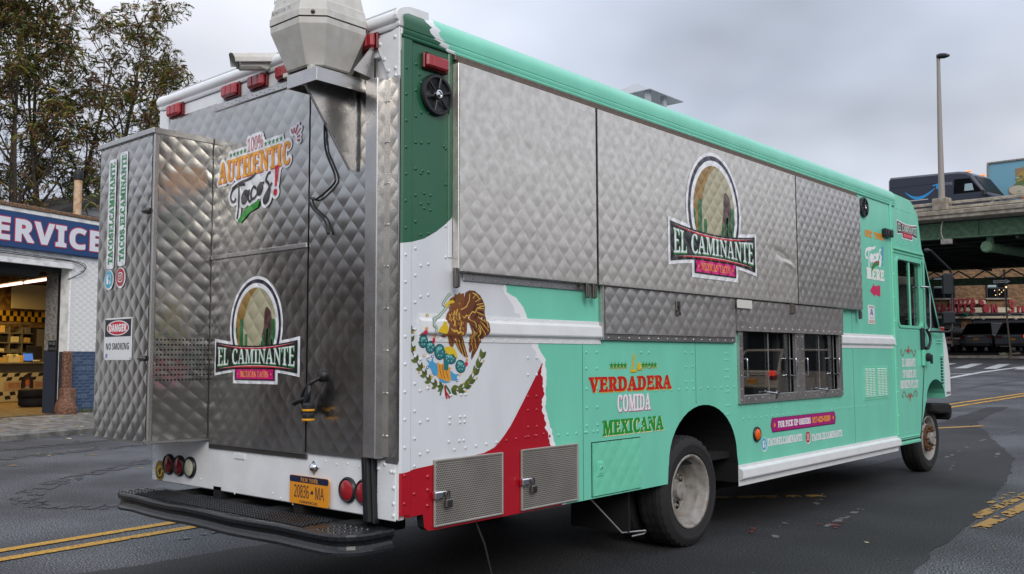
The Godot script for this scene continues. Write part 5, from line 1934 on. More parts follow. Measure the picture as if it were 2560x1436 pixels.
func crest(d: FlatPrint, ce: Vector2, s: float, with_oval := true) -> void:
	d.fix = func(q: Vector2) -> Vector2: return ce + q * s
	var white := L(238, 240, 244)
	var ink := L(24, 22, 26)
	var oc := V(0.0, 0.205)
	var ban := sagged(0.5, 0.130, 0.036)
	var tab := Shape.rect(-0.262, -0.180, 0.262, -0.06)
	var base := [ban, tab]
	if with_oval:
		base.append(Shape.ellipse(oc, V(0.312, 0.338), 64))
	d.polys(Shape.union(base), white, 0)
	if with_oval:
		var el := func(k: float) -> PackedVector2Array: return Shape.ellipse(oc, V(0.312 - k, 0.338 - k), 64)
		d.poly(el.call(0.020), L(40, 38, 58), 1)
		d.poly(el.call(0.046), white, 2)
		var scene: PackedVector2Array = el.call(0.076)
		d.poly(scene, L(176, 170, 140), 3)
		for q in Geometry2D.clip_polygons(scene, Shape.ellipse(oc + V(0.115, -0.05), V(0.265, 0.33), 64)):
			d.poly(q, L(150, 116, 48), 4)
		for q in Geometry2D.intersect_polygons(scene, P([V(0.05, -0.1), V(0.05, 0.02), V(0.075, 0.05), V(0.085, 0.16), V(0.10, 0.21), V(0.105, 0.30), V(0.115, 0.325), V(0.135, 0.333), V(0.165, 0.31), V(0.18, 0.29), V(0.20, 0.21), V(0.23, 0.19), V(0.25, 0.10), V(0.3, 0.05), V(0.3, -0.1)])):
			d.poly(q, L(84, 54, 52), 4.5)
		for ln in [[V(0.13, 0.30), V(0.12, 0.10)], [V(0.16, 0.28), V(0.165, 0.12)]]:
			d.stroke(P(ln), 0.006, L(66, 42, 42), 5)
		for q in Geometry2D.intersect_polygons(scene, Shape.rect(-0.4, -0.3, 0.4, 0.035)):
			d.poly(q, L(112, 74, 52), 5)
		for q in [[V(-0.165, -0.02), 0.28], [V(0.075, 0.02), 0.085], [V(0.145, -0.01), 0.20], [V(0.205, -0.03), 0.28]]:
			for cp in cactus(q[0], q[1]):
				for r in Geometry2D.intersect_polygons(cp, scene):
					d.poly(r, L(46, 112, 62), 6)
			d.stroke(P([q[0] + V(0.006, q[1] * 0.1), q[0] + V(0.006, q[1] * 0.9)]), 0.006, L(36, 92, 50), 7)
	d.polys(Geometry2D.offset_polygon(ban, -0.020), ink, 8)
	d.poly(Shape.rect(-0.236, -0.156, 0.236, -0.075), ink, 8)
	d.poly(arc_band(0.44, 0.088, -0.028, 0.010), L(212, 26, 44), 9)
	d.poly(arc_band(0.44, 0.0915, -0.028, 0.004), L(240, 200, 205), 9)
	d.poly(arc_band(0.44, -0.080, 0.022, 0.012), L(212, 26, 44), 9)
	d.poly(arc_band(0.44, -0.080, 0.024, 0.004), L(240, 200, 205), 9.5)
	d.poly(P([V(-0.225, -0.148), V(0.225, -0.148), V(0.215, -0.115), V(0.225, -0.083), V(-0.225, -0.083), V(-0.215, -0.115)]), L(214, 10, 120), 10)
	words(d, "MEXICAN TACOS", "Droid Serif*", -0.165, 0.165, -0.135, 0.040, L(240, 170, 40), 11)
	d.circle(V(-0.195, -0.115), V(0.006, 0.006), L(240, 170, 40), 11, 10)
	d.circle(V(0.195, -0.115), V(0.006, 0.006), L(240, 170, 40), 11, 10)
	d.fix = func(q: Vector2) -> Vector2:
		var k := 1.0 - 0.30 * (1.0 - pow(q.x / 0.46, 2.0))
		return ce + V(q.x, 0.004 + q.y * k) * s
	for part in [["EL", -0.455, -0.315], ["CAMINANTE", -0.275, 0.455]]:
		var t := Lettering.set_text(part[0], "Droid Serif*", part[1], part[2], -0.068, 0.136)
		d.polys(Shape.grown(shifted(t.outer, V(0.004, -0.007)), 0.003), L(34, 130, 62), 10)
		d.polys(Shape.grown(t.outer, 0.0015), L(26, 26, 30), 10.6)
		d.polys(t.fill, L(226, 238, 234), 11)
	d.fix = null

const TACOS := [
	[[0.36, 0.70], [0.20, 0.72], [0.06, 0.66], [0.0, 0.54], [0.03, 0.42], [0.10, 0.40], [0.13, 0.46]],
	[[0.03, 0.68], [0.22, 0.76], [0.50, 0.80], [0.62, 0.88]],
	[[0.20, 0.72], [0.21, 0.45], [0.20, 0.20], [0.17, 0.02]],
	[[0.44, 0.52], [0.36, 0.56], [0.29, 0.46], [0.30, 0.33], [0.37, 0.32], [0.45, 0.46], [0.46, 0.56], [0.44, 0.40], [0.48, 0.31], [0.54, 0.38]],
	[[0.63, 0.54], [0.57, 0.60], [0.51, 0.50], [0.52, 0.37], [0.59, 0.36], [0.66, 0.44]],
	[[0.72, 0.62], [0.66, 0.54], [0.67, 0.43], [0.73, 0.42], [0.78, 0.52], [0.76, 0.62], [0.72, 0.63], [0.82, 0.62]],
	[[0.97, 0.80], [0.90, 0.78], [0.86, 0.66], [0.92, 0.58], [0.95, 0.44], [0.92, 0.26], [0.84, 0.20], [0.81, 0.28], [0.86, 0.38], [1.0, 0.58]],
]

func tacos_script(d: FlatPrint, at: Vector2, size: Vector2, w: float, color: Color, layer: float, halo := -1.0, halo_color := Color()) -> Array:
	var all := []
	for st in TACOS:
		var path := PackedVector2Array()
		var pts := []
		for q in st:
			pts.append(at + V(q[0], q[1]) * size)
		for i in pts.size() - 1:
			for s in 5:
				path.append(pts[i].cubic_interpolate(pts[i + 1], pts[maxi(i - 1, 0)], pts[mini(i + 2, pts.size() - 1)], s / 5.0))
		path.append(pts[pts.size() - 1])
		for q in Geometry2D.offset_polyline(path, w * 0.5, Geometry2D.JOIN_ROUND, Geometry2D.END_ROUND):
			if not Geometry2D.is_polygon_clockwise(q):
				all.append(q)
	var k := 0
	for q in all:
		d.poly(q, color, layer + 0.12 * k)
		k += 1
	return all

func social_icons(d: FlatPrint, a: Vector2, b: Vector2, r: float) -> void:
	for q in [[a, L(76, 176, 206)], [b, L(176, 28, 40)]]:
		d.circle(q[0] + V(0.004, -0.004), V(r, r) * 1.14, L(238, 238, 240), 0.5, 32)
		d.circle(q[0], V(r, r), q[1], 1.5, 32)
	d.poly(Shape.rrect(a.x - 0.50 * r, a.y - 0.55 * r, a.x + 0.5 * r, a.y + 0.55 * r, 0.12 * r), L(236, 238, 240), 2.5)
	d.poly(P([a + V(-0.02, -0.56) * r, a + V(0.22, -0.56) * r, a + V(0.22, -0.02) * r, a + V(0.42, -0.02) * r, a + V(0.45, 0.18) * r, a + V(0.22, 0.18) * r, a + V(0.24, 0.34) * r, a + V(0.45, 0.36) * r, a + V(0.45, 0.52) * r, a + V(0.12, 0.50) * r, a + V(-0.02, 0.30) * r, a + V(-0.02, 0.18) * r, a + V(-0.16, 0.18) * r, a + V(-0.16, -0.02) * r, a + V(-0.02, -0.02) * r]), L(76, 176, 206), 3.5)
	d.poly(Shape.rrect(b.x - 0.52 * r, b.y - 0.55 * r, b.x + 0.52 * r, b.y + 0.55 * r, 0.26 * r), L(236, 238, 240), 2.5)
	d.poly(Shape.rrect(b.x - 0.40 * r, b.y - 0.43 * r, b.x + 0.40 * r, b.y + 0.43 * r, 0.20 * r), L(176, 28, 40), 3.5)
	d.circle(b, V(0.26, 0.27) * r, L(236, 238, 240), 4.5, 20)
	d.circle(b, V(0.14, 0.15) * r, L(176, 28, 40), 5.5, 16)
	d.circle(b + V(0.27, 0.30) * r, V(0.06, 0.06) * r, L(236, 238, 240), 4.5, 8)

func stars(d: FlatPrint, x0: float, x1: float, y: float, r: float, color: Color, layer: float, n := 5) -> Array:
	var out := []
	for i in n:
		out.append(Shape.star(V(lerpf(x0, x1, i / float(n - 1)), y), r))
	d.polys(out, color, layer)
	return out

func truck_prints() -> void:
	# --- rear: round crest, the "authentic" sticker
	var d := rear_decal(-0.0205)
	crest(d, V(-1.275, 1.412), 0.900)
	obj("crest_sticker", d.mb, M.print_quilted, T)
	d = rear_decal(-0.0205)
	var all := []
	var rise := func(q: Vector2) -> Vector2: return q + V(0, 0.030 * (q.x + 1.34) / 0.8)
	var orange := L(240, 166, 24)
	d.fix = rise
	var t := Lettering.set_text("AUTHENTIC", "Droid Serif*", -1.722, -0.948, 2.538, 0.130, 0.05, 0.004)
	all.append_array(t.outer)
	d.polys(shifted(t.fill, V(0.006, -0.006)), L(184, 30, 84), 2)
	d.polys(t.fill, orange, 3)
	t = Lettering.set_text("100%", "Droid Serif", -1.40, -1.225, 2.685, 0.085)
	all.append_array(t.outer)
	d.polys(t.fill, L(196, 26, 50), 3)
	all.append_array(stars(d, -1.585, -1.425, 2.700, 0.020, L(24, 130, 60), 3))
	all.append_array(stars(d, -1.200, -1.040, 2.700, 0.020, L(24, 130, 60), 3))
	var tc := tacos_script(d, V(-1.575, 2.275), V(0.45, 0.30), 0.0175, L(30, 28, 38), 5)
	all.append_array(tc)
	var ex := [P([V(-1.098, 2.42), V(-1.075, 2.42), V(-1.052, 2.545), V(-1.095, 2.545)]), Shape.ellipse(V(-1.090, 2.385), V(0.020, 0.022), 16)]
	d.polys(ex, L(206, 24, 40), 5)
	all.append_array(ex)
	var sw := [P([V(-1.49, 2.268), V(-1.40, 2.335), V(-1.265, 2.365), V(-1.255, 2.345), V(-1.27, 2.320), V(-1.36, 2.300), V(-1.46, 2.245)]), P([V(-1.49, 2.272), V(-1.42, 2.325), V(-1.27, 2.378), V(-1.265, 2.366), V(-1.40, 2.336)])]
	d.poly(sw[0], L(34, 150, 44), 5)
	d.poly(sw[1], L(230, 190, 40), 5.6)
	all.append_array(sw)
	var rays := []
	for i in 6:
		var a := lerpf(1.85, -0.15, i / 5.0)
		var c0 := V(-0.918, 2.665)
		var dir := V(cos(a) * 0.9, sin(a))
		rays.append_array(Geometry2D.offset_polyline(P([c0 + dir * 0.045, c0 + dir * (0.10 if i in [2, 3] else 0.075)]), 0.006, Geometry2D.JOIN_ROUND, Geometry2D.END_ROUND))
	d.polys(rays, L(190, 30, 60), 3)
	d.polys(Shape.grown(rays, 0.016), L(238, 240, 244), 0)
	d.polys(Shape.grown(all, 0.020), L(238, 240, 244), 0.4)
	d.fix = null
	obj("authentic_tacos_sticker", d.mb, M.print_quilted, T)
	# --- locker: upright lettering and the danger sign
	d = rear_decal(-0.4180)
	for q in [["TACOSELCAMINANTE", -2.352, 2.0, 2.69], ["TACOS.ELCAMINANTE", -2.198, 2.01, 2.72]]:
		var turned := func(p: Vector2) -> Vector2: return V(q[1] - p.y, p.x)
		d.fix = turned
		d.poly(Shape.rrect(q[2] - 0.012, -0.052, q[3] + 0.022, 0.052, 0.02), L(238, 240, 244), 0)
		words(d, q[0], "Droid Serif*", q[2] + 0.02, q[3], -0.031, 0.062, L(28, 132, 74), 1, 0.06, 0.003)
	d.fix = null
	social_icons(d, V(-2.365, 1.920), V(-2.205, 1.925), 0.058)
	obj("locker_lettering", d.mb, M.print_quilted, T)
	var mb := MB.new()
	mb.prism(Shape.rrect(-2.400, 1.395, -2.028, 1.665, 0.01), Vector3(-0.4175, 0, 0), Vector3(0, 0, 1), Vector3.UP, Vector3(-1, 0, 0), 0.003, 0.001)
	var sg := obj("danger_sign", mb, M.white_paint, T)
	d = rear_decal(-0.4205)
	d.poly(Shape.rrect(-2.390, 1.545, -2.038, 1.655, 0.008), L(26, 26, 34), 0)
	d.circle(V(-2.214, 1.600), V(0.150, 0.048), L(238, 240, 244), 1)
	d.circle(V(-2.214, 1.600), V(0.140, 0.042), L(206, 24, 50), 2)
	words(d, "DANGER", "Droid Sans*", -2.332, -2.096, 1.578, 0.045, L(240, 240, 244), 3, 0.03, 0.002)
	words(d, "NO SMOKING", "Droid Sans*", -2.375, -2.055, 1.462, 0.042, L(34, 34, 42), 0)
	d.poly(Shape.rect(-2.375, 1.410, -2.348, 1.436), L(120, 130, 190), 0)
	for q in [V(-2.39, 1.655), V(-2.038, 1.655), V(-2.39, 1.405), V(-2.038, 1.405)]:
		d.circle(q, V(0.006, 0.006), L(110, 108, 104), 2, 10)
	obj("sign_print", d.mb, M.print, sg)
	# --- yellow roundel by the tail lamps
	d = rear_decal(-0.0008)
	d.circle(V(-2.420, 0.645), V(0.062, 0.068), L(30, 26, 18), 0)
	d.circle(V(-2.420, 0.645), V(0.056, 0.062), L(206, 164, 30), 1)
	d.circle(V(-2.420, 0.645), V(0.050, 0.056), L(40, 34, 20), 2)
	d.circle(V(-2.420, 0.645), V(0.036, 0.041), L(214, 172, 36), 3)
	d.poly(P([V(-2.445, 0.640), V(-2.43, 0.655), V(-2.405, 0.668), V(-2.390, 0.660), V(-2.400, 0.650), V(-2.405, 0.625), V(-2.425, 0.610), V(-2.430, 0.628)]), L(40, 34, 20), 4)
	d.poly(P([V(-2.49, 0.640), V(-2.35, 0.640), V(-2.35, 0.650), V(-2.49, 0.650)]), L(214, 172, 36), 2.5)
	for i in 9:
		var a := lerpf(0.5, 2.64, i / 8.0)
		d.circle(V(-2.420, 0.645) + V(cos(a) * 0.043, sin(a) * 0.049), V(0.004, 0.004), L(214, 172, 36), 3, 6)
	obj("roundel_sticker", d.mb, M.print, T)
	# --- right side: crest on the middle awning door
	d = side_decal()
	d.lift = 0.064
	crest(d, V(3.200, 2.245), 1.376)
	obj("crest_sticker", d.mb, M.print_quilted, T)
	d = side_decal()
	d.lift = -0.002
	crest(d, V(7.845, 2.872), 0.675, false)
	obj("crest_sticker", d.mb, M.print, T)
	# --- the slogan
	d = side_decal()
	d.lift = 0.0016
	var gold := L(226, 186, 24)
	for q in [[1.880, 2.040], [2.262, 2.415]]:
		d.polys(shifted(stars(d, q[0], q[1], 1.347, 0.027, L(24, 140, 60), 2), V(0.004, -0.005)), gold, 1)
	for st in [[V(2.150, 1.425), V(2.132, 1.36), V(2.108, 1.308), V(2.175, 1.312)], [V(2.225, 1.355), V(2.200, 1.358), V(2.188, 1.330), V(2.205, 1.318), V(2.228, 1.352), V(2.225, 1.322), V(2.240, 1.322)]]:
		d.stroke(P(st), 0.017, gold, 2 if st.size() == 4 else 3)
		d.stroke(shifted([P(st)], V(0.003, -0.004))[0], 0.017, L(150, 120, 30), 1 if st.size() == 4 else 1.5)
	t = Lettering.set_text("VERDADERA", "Droid Serif*", 1.628, 2.622, 1.180, 0.090, 0.05, 0.0045)
	d.polys(shifted(t.fill, V(0.007, -0.006)), L(236, 170, 40), 1)
	d.polys(t.fill, L(196, 26, 24), 3)
	var rng := RandomNumberGenerator.new()
	rng.seed = 4
	for i in 110:   # worn, woodcut look of the print
		var x := rng.randf_range(1.64, 2.61)
		var y := rng.randf_range(1.185, 1.268)
		if t.fill.any(func(p): return Geometry2D.is_point_in_polygon(V(x, y), p)):
			d.stroke(P([V(x - 0.006, y - 0.005), V(x + rng.randf_range(0.0, 0.009), y + rng.randf_range(0.0, 0.010))]), 0.0025, L(230, 120, 40), 4)
	t = Lettering.set_text("COMIDA", "Droid Serif*", 1.938, 2.345, 1.040, 0.108, 0.03, 0.003)
	d.polys(shifted(t.fill, V(0.006, -0.005)), L(196, 40, 110), 1)
	d.polys(t.fill, L(238, 234, 242), 2)
	t = Lettering.set_text("MEXICANA", "Droid Serif*", 1.772, 2.508, 0.892, 0.092, 0.05, 0.0045)
	d.polys(shifted(t.fill, V(0.007, -0.006)), L(236, 226, 176), 1)
	d.polys(t.fill, L(30, 148, 52), 2)
	obj("slogan_lettering", d.mb, M.print, T)
	# --- order banner and addresses
	d = side_decal()
	d.lift = 0.0016
	d.poly(P([V(4.205, 0.820), V(4.235, 0.757), V(5.575, 0.757), V(5.600, 0.815), V(5.570, 0.878), V(4.230, 0.882)]), L(70, 16, 60), 0)
	d.poly(P([V(4.213, 0.822), V(4.240, 0.765), V(5.570, 0.765), V(5.592, 0.815), V(5.565, 0.874), V(4.236, 0.878)]), L(168, 14, 116), 1)
	words(d, "FOR PICK UP ORDERS", "Droid Serif*", 4.345, 5.020, 0.796, 0.050, L(240, 238, 242), 2, 0.05, 0.0025)
	words(d, "917-423-9289", "Droid Serif*", 5.055, 5.465, 0.796, 0.050, L(240, 160, 40), 2, 0.05, 0.0025)
	for x in [4.28, 5.535]:
		d.poly(P([V(x - 0.018, 0.820), V(x, 0.797), V(x + 0.018, 0.820), V(x, 0.843)]), L(240, 160, 40), 2)
	words(d, "TACOSELCAMINANTE", "Droid Serif*", 4.140, 4.825, 0.652, 0.058, L(236, 236, 238), 1, 0.05, 0.003)
	words(d, "TACOS.ELCAMINANTE", "Droid Serif*", 5.035, 5.745, 0.633, 0.058, L(236, 236, 238), 1, 0.05, 0.003)
	social_icons(d, V(4.075, 0.672), V(4.950, 0.674), 0.052)
	obj("order_banner", d.mb, M.print, T)
	# --- "get your tacos here" and the arrow
	d = side_decal()
	d.lift = 0.0016
	for q in [["GET", 6.510, 6.72], ["YOUR", 6.79, 7.055]]:
		t = Lettering.set_text(q[0], "Droid Serif*", q[1], q[2], 2.672, 0.062, 0.05, 0.004)
		d.polys(Shape.grown(t.outer, 0.002), L(170, 120, 40), 0)
		d.polys(t.fill, L(238, 150, 24), 1)
	tacos_script(d, V(6.505, 2.318), V(0.475, 0.30), 0.026, L(240, 242, 244), 1)
	d.poly(P([V(6.99, 2.44), V(7.02, 2.44), V(7.05, 2.60), V(7.0, 2.60)]), L(90, 150, 210), 1)
	d.circle(V(7.00, 2.405), V(0.020, 0.018), L(90, 150, 210), 1, 12)
	d.poly(P([V(6.66, 2.34), V(6.76, 2.41), V(6.90, 2.425), V(6.90, 2.39), V(6.78, 2.365), V(6.68, 2.305)]), L(48, 130, 60), 3)
	d.poly(P([V(6.66, 2.345), V(6.76, 2.415), V(6.90, 2.435), V(6.90, 2.423), V(6.77, 2.40)]), L(176, 40, 50), 4)
	words(d, "HERE", "Droid Serif*", 6.52, 7.04, 2.226, 0.105, L(238, 238, 234), 1, 0.06, 0.007)
	d.poly(P([V(6.605, 2.095), V(6.73, 2.182), V(6.735, 2.150), V(6.905, 2.168), V(6.905, 2.044), V(6.745, 2.062), V(6.745, 2.035)]), L(206, 40, 96), 1)
	obj("get_your_tacos_lettering", d.mb, M.print, T)
	# --- the A grade card
	mb = MB.new()
	mb.prism(Shape.rect(6.530, 1.742, 6.712, 1.944), Vector3(0, 0, 0.001), Vector3(1, 0, 0), Vector3.UP, Vector3(0, 0, 1), 0.003, 0.001)
	var gc := obj("grade_card", mb, M.white_paint, T)
	d = side_decal()
	d.lift = 0.0046
	words(d, "A", "Droid Sans*", 6.580, 6.665, 1.835, 0.066, L(40, 60, 140), 0)
	for y in [1.925, 1.912]:
		d.poly(Shape.rect(6.555, y, 6.690, y + 0.005), L(90, 90, 90), 0)
	d.stroke(P([V(6.57, 1.803), V(6.60, 1.812), V(6.62, 1.800), V(6.65, 1.810), V(6.68, 1.803)]), 0.004, L(60, 60, 70), 0)
	for y in [1.778, 1.766, 1.756]:
		d.poly(Shape.rect(6.545, y, 6.700, y + 0.005), L(190, 110, 70), 0)
	obj("card_print", d.mb, M.print, gc)
	# --- door: address between scrolls
	d = side_decal()
	d.lift = -0.002
	for q in [["EL CAMINANTE", 7.520, 7.970, 1.290], ["170 VARICK AVE", 7.520, 7.985, 1.162], ["BROOKLYN NY,11237", 7.450, 8.045, 1.045]]:
		words(d, q[0], "Droid Serif*", q[1], q[2], q[3], 0.085, L(232, 236, 234), 0, 0.05, 0.003)
	for s in [1.0, -1.0]:
		var y0 := 1.435 if s > 0 else 0.985
		var cx := 7.745
		for e in [-1.0, 1.0]:
			d.stroke(P([V(cx + e * 0.03, y0 + s * 0.0), V(cx + e * 0.09, y0 + s * 0.045), V(cx + e * 0.13, y0 + s * 0.03), V(cx + e * 0.17, y0 - s * 0.02), V(cx + e * 0.22, y0 - s * 0.02), V(cx + e * 0.25, y0 + s * 0.02), V(cx + e * 0.235, y0 + s * 0.045), V(cx + e * 0.215, y0 + s * 0.025)]), 0.010, L(150, 44, 40), 1)
			d.poly(Shape.ellipse(V(cx + e * 0.03, y0 + s * 0.035), V(0.010, 0.022), 12, -e * s * 0.6), L(196, 40, 50), 1.5)
		d.poly(Shape.ellipse(V(cx, y0 + s * 0.06), V(0.012, 0.035), 12), L(196, 40, 50), 2)
		d.poly(Shape.ellipse(V(cx, y0 + s * 0.012), V(0.009, 0.016), 12), L(196, 40, 50), 2)
	obj("door_lettering", d.mb, M.print, T)
	eagle_emblem()

func leaf_poly(at: Vector2, ln: float, w: float, a: float) -> PackedVector2Array:
	var p := PackedVector2Array()
	for i in 13:
		var s := i / 12.0
		p.append(V(s * ln, w * sin(PI * pow(s, 0.8))))
	for i in 11:
		var s := 1.0 - (i + 1) / 12.0
		p.append(V(s * ln, -w * sin(PI * pow(s, 0.8))))
	var out := PackedVector2Array()
	for q in p:
		out.append(at + q.rotated(a))
	return out

func eagle_emblem() -> void:
	var d := side_decal()
	d.lift = 0.0014
	d.step = 0.0004
	d.bands = [0.0, 1.487, 1.4875, 1.520, 1.532, 1.540, 1.596, 1.604, 1.612, 1.634, 1.6355, 3.0]
	var pr := [[0.0, 0.0], [1.487, 0.0], [1.4875, 0.005], [1.520, 0.0055], [1.532, 0.0275], [1.540, 0.0305], [1.596, 0.0275], [1.604, 0.0215], [1.612, 0.0065], [1.634, 0.005], [1.6355, 0.0], [9.0, 0.0]]
	d.relief = func(q: Vector2) -> float:
		if q.x < 0.1302:
			return 0.0
		for i in pr.size() - 1:
			if q.y <= pr[i + 1][0]:
				return lerpf(pr[i][1], pr[i + 1][1], clampf((q.y - pr[i][0]) / (pr[i + 1][0] - pr[i][0]), 0, 1))
		return 0.0
	var brown := L(128, 74, 36)
	var dark := L(66, 34, 20)
	var gold := L(214, 170, 76)
	var wing := P([V(0.478, 1.737), V(0.483, 1.763), V(0.514, 1.778), V(0.559, 1.778), V(0.605, 1.753), V(0.628, 1.725), V(0.644, 1.694), V(0.641, 1.663), V(0.646, 1.618), V(0.658, 1.555), V(0.643, 1.530), V(0.609, 1.498), V(0.586, 1.454), V(0.550, 1.410), V(0.533, 1.390), V(0.530, 1.410), V(0.537, 1.447), V(0.523, 1.429), V(0.512, 1.438), V(0.516, 1.478), V(0.508, 1.472), V(0.514, 1.515), V(0.505, 1.552), V(0.494, 1.577), V(0.485, 1.595), V(0.469, 1.598), V(0.443, 1.656), V(0.465, 1.712)])
	d.poly(wing, L(108, 60, 30), 0)
	for ln in [[V(0.514, 1.577), V(0.541, 1.541), V(0.554, 1.491)], [V(0.577, 1.591), V(0.591, 1.554), V(0.577, 1.504)], [V(0.614, 1.605), V(0.625, 1.567), V(0.609, 1.529)], [V(0.545, 1.60), V(0.565, 1.55), V(0.560, 1.47)], [V(0.60, 1.62), V(0.61, 1.57), V(0.595, 1.52)], [V(0.53, 1.64), V(0.57, 1.70), V(0.575, 1.755)], [V(0.60, 1.74), V(0.62, 1.70), V(0.61, 1.65)], [V(0.55, 1.62), V(0.60, 1.665), V(0.63, 1.65)]]:
		d.stroke(P(ln), 0.012, dark, 1)
	for ln in [[V(0.447, 1.667), V(0.491, 1.685), V(0.514, 1.720), V(0.518, 1.758)], [V(0.443, 1.619), V(0.455, 1.632), V(0.470, 1.622), V(0.492, 1.638), V(0.510, 1.632), V(0.541, 1.660), V(0.562, 1.655), V(0.580, 1.680), V(0.604, 1.690), V(0.640, 1.696)], [V(0.50, 1.62), V(0.535, 1.60), V(0.545, 1.57)], [V(0.56, 1.585), V(0.575, 1.56), V(0.575, 1.52)], [V(0.63, 1.62), V(0.64, 1.57)], [V(0.54, 1.765), V(0.575, 1.755), V(0.60, 1.73)], [V(0.60, 1.69), V(0.605, 1.675)], [V(0.525, 1.55), V(0.54, 1.51)]]:
		d.stroke(P(ln), 0.007, gold, 2)
	var outer_edge := [V(0.559, 1.772), V(0.605, 1.748), V(0.628, 1.720), V(0.640, 1.692), V(0.638, 1.655), V(0.642, 1.615), V(0.652, 1.560), V(0.636, 1.530), V(0.607, 1.505), V(0.584, 1.462), V(0.550, 1.420), V(0.536, 1.455), V(0.522, 1.49), V(0.512, 1.53)]
	for i in outer_edge.size() - 1:
		for s in 3:
			var e: Vector2 = outer_edge[i].lerp(outer_edge[i + 1], s / 3.0)
			var c := V(0.50 + 0.03 * s / 3.0, 1.70 - 0.006 * i)
			d.stroke(P([c.lerp(e, 0.52), c.lerp(e, 0.97)]), 0.0035 + 0.0015 * (s % 2), [dark, gold, L(150, 92, 44)][s], 1.2 + 0.2 * s)
	d.polys(Shape.grown([wing], 0.0022), L(50, 26, 14), -0.6)
	d.poly(P([V(0.391, 1.721), V(0.434, 1.745), V(0.469, 1.749), V(0.480, 1.731), V(0.469, 1.700), V(0.445, 1.668), V(0.469, 1.601), V(0.465, 1.552), V(0.454, 1.521), V(0.478, 1.472), V(0.505, 1.405), V(0.470, 1.413), V(0.428, 1.447), V(0.400, 1.489), V(0.387, 1.460), V(0.365, 1.466), V(0.348, 1.495), V(0.340, 1.525), V(0.319, 1.511), V(0.289, 1.518), V(0.323, 1.549), V(0.333, 1.585), V(0.318, 1.597), V(0.333, 1.634), V(0.365, 1.668), V(0.389, 1.700)]), brown, 2.6)
	for ln in [[V(0.399, 1.660), V(0.387, 1.623), V(0.365, 1.574)], [V(0.434, 1.649), V(0.426, 1.600), V(0.413, 1.557)], [V(0.36, 1.64), V(0.35, 1.60)], [V(0.38, 1.69), V(0.41, 1.71), V(0.44, 1.70)], [V(0.42, 1.67), V(0.41, 1.63)], [V(0.345, 1.56), V(0.365, 1.545), V(0.385, 1.55), V(0.40, 1.535), V(0.42, 1.545), V(0.44, 1.53)]]:
		d.stroke(P(ln), 0.010, gold, 3.6)
	for ln in [[V(0.426, 1.514), V(0.452, 1.478), V(0.478, 1.429)], [V(0.44, 1.51), V(0.47, 1.46)], [V(0.36, 1.52), V(0.38, 1.49)], [V(0.40, 1.60), V(0.395, 1.55)], [V(0.45, 1.62), V(0.44, 1.57)]]:
		d.stroke(P(ln), 0.008, dark, 3.6)
	for i in 26:   # breast feathers
		var q := V(0.352 + 0.016 * (i % 6) + 0.006 * (i / 6 % 2), 1.690 - 0.030 * (i / 6) - 0.012 * (i % 6))
		d.stroke(P([q, q + V(0.005, -0.016)]), 0.004, gold if i % 2 else dark, 3.8)
	for i in 5:    # tail
		d.stroke(P([V(0.40 + 0.013 * i, 1.51 - 0.004 * i), V(0.440 + 0.014 * i, 1.435 - 0.010 * i)]), 0.004, dark if i % 2 else gold, 3.8)
	d.poly(P([V(0.348, 1.700), V(0.365, 1.726), V(0.399, 1.741), V(0.399, 1.752), V(0.421, 1.748), V(0.434, 1.763), V(0.445, 1.754), V(0.469, 1.761), V(0.478, 1.731), V(0.445, 1.705), V(0.404, 1.690), V(0.374, 1.665), V(0.352, 1.668), V(0.365, 1.686)]), L(130, 80, 34), 4)
	d.circle(V(0.398, 1.723), V(0.006, 0.005), L(20, 16, 12), 5, 10)
	d.poly(P([V(0.326, 1.687), V(0.335, 1.700), V(0.356, 1.712), V(0.386, 1.716), V(0.398, 1.709), V(0.389, 1.701), V(0.365, 1.698), V(0.352, 1.688), V(0.348, 1.678), V(0.334, 1.676)]), L(226, 188, 40), 5)
	var snake := P([V(0.369, 1.752), V(0.348, 1.740), V(0.322, 1.712), V(0.307, 1.693), V(0.339, 1.679), V(0.310, 1.651), V(0.276, 1.626), V(0.243, 1.613), V(0.219, 1.600), V(0.215, 1.576), V(0.238, 1.562), V(0.227, 1.535)])
	d.stroke(snake, 0.016, L(90, 110, 96), 3)
	d.stroke(snake, 0.010, L(190, 206, 190), 4)
	d.circle(V(0.188, 1.628), V(0.013, 0.008), L(206, 170, 60), 2, 10)
	d.poly(P([V(0.244, 1.540), V(0.264, 1.567), V(0.285, 1.581), V(0.289, 1.596), V(0.266, 1.597), V(0.310, 1.597), V(0.318, 1.573), V(0.321, 1.549), V(0.313, 1.529), V(0.285, 1.533)]), L(220, 186, 36), 4.5)
	var teal := L(38, 116, 120)
	for q in [[V(0.162, 1.490), V(0.029, 0.032), 0.2], [V(0.215, 1.459), V(0.031, 0.031), 0.1], [V(0.285, 1.434), V(0.037, 0.039), 0.3], [V(0.361, 1.398), V(0.045, 0.026), -0.2], [V(0.445, 1.355), V(0.037, 0.032), -0.4]]:
		d.poly(Shape.ellipse(q[0], q[1] * 1.10, 24, q[2]), L(20, 54, 60), 4)
		d.poly(Shape.ellipse(q[0], q[1], 24, q[2]), teal, 5)
		d.poly(Shape.ellipse(q[0] + q[1] * V(-0.15, 0.45), q[1] * V(0.6, 0.3), 16, q[2]), L(96, 172, 170), 6)
		for i in 6:
			d.circle(q[0] + (q[1] * 0.55) * V(cos(i * 1.05), sin(i * 1.05)), V(0.0035, 0.0035), L(200, 226, 216), 7, 6)
	d.poly(P([V(0.315, 1.398), V(0.353, 1.401), V(0.349, 1.335), V(0.315, 1.338)]), teal, 5.5)
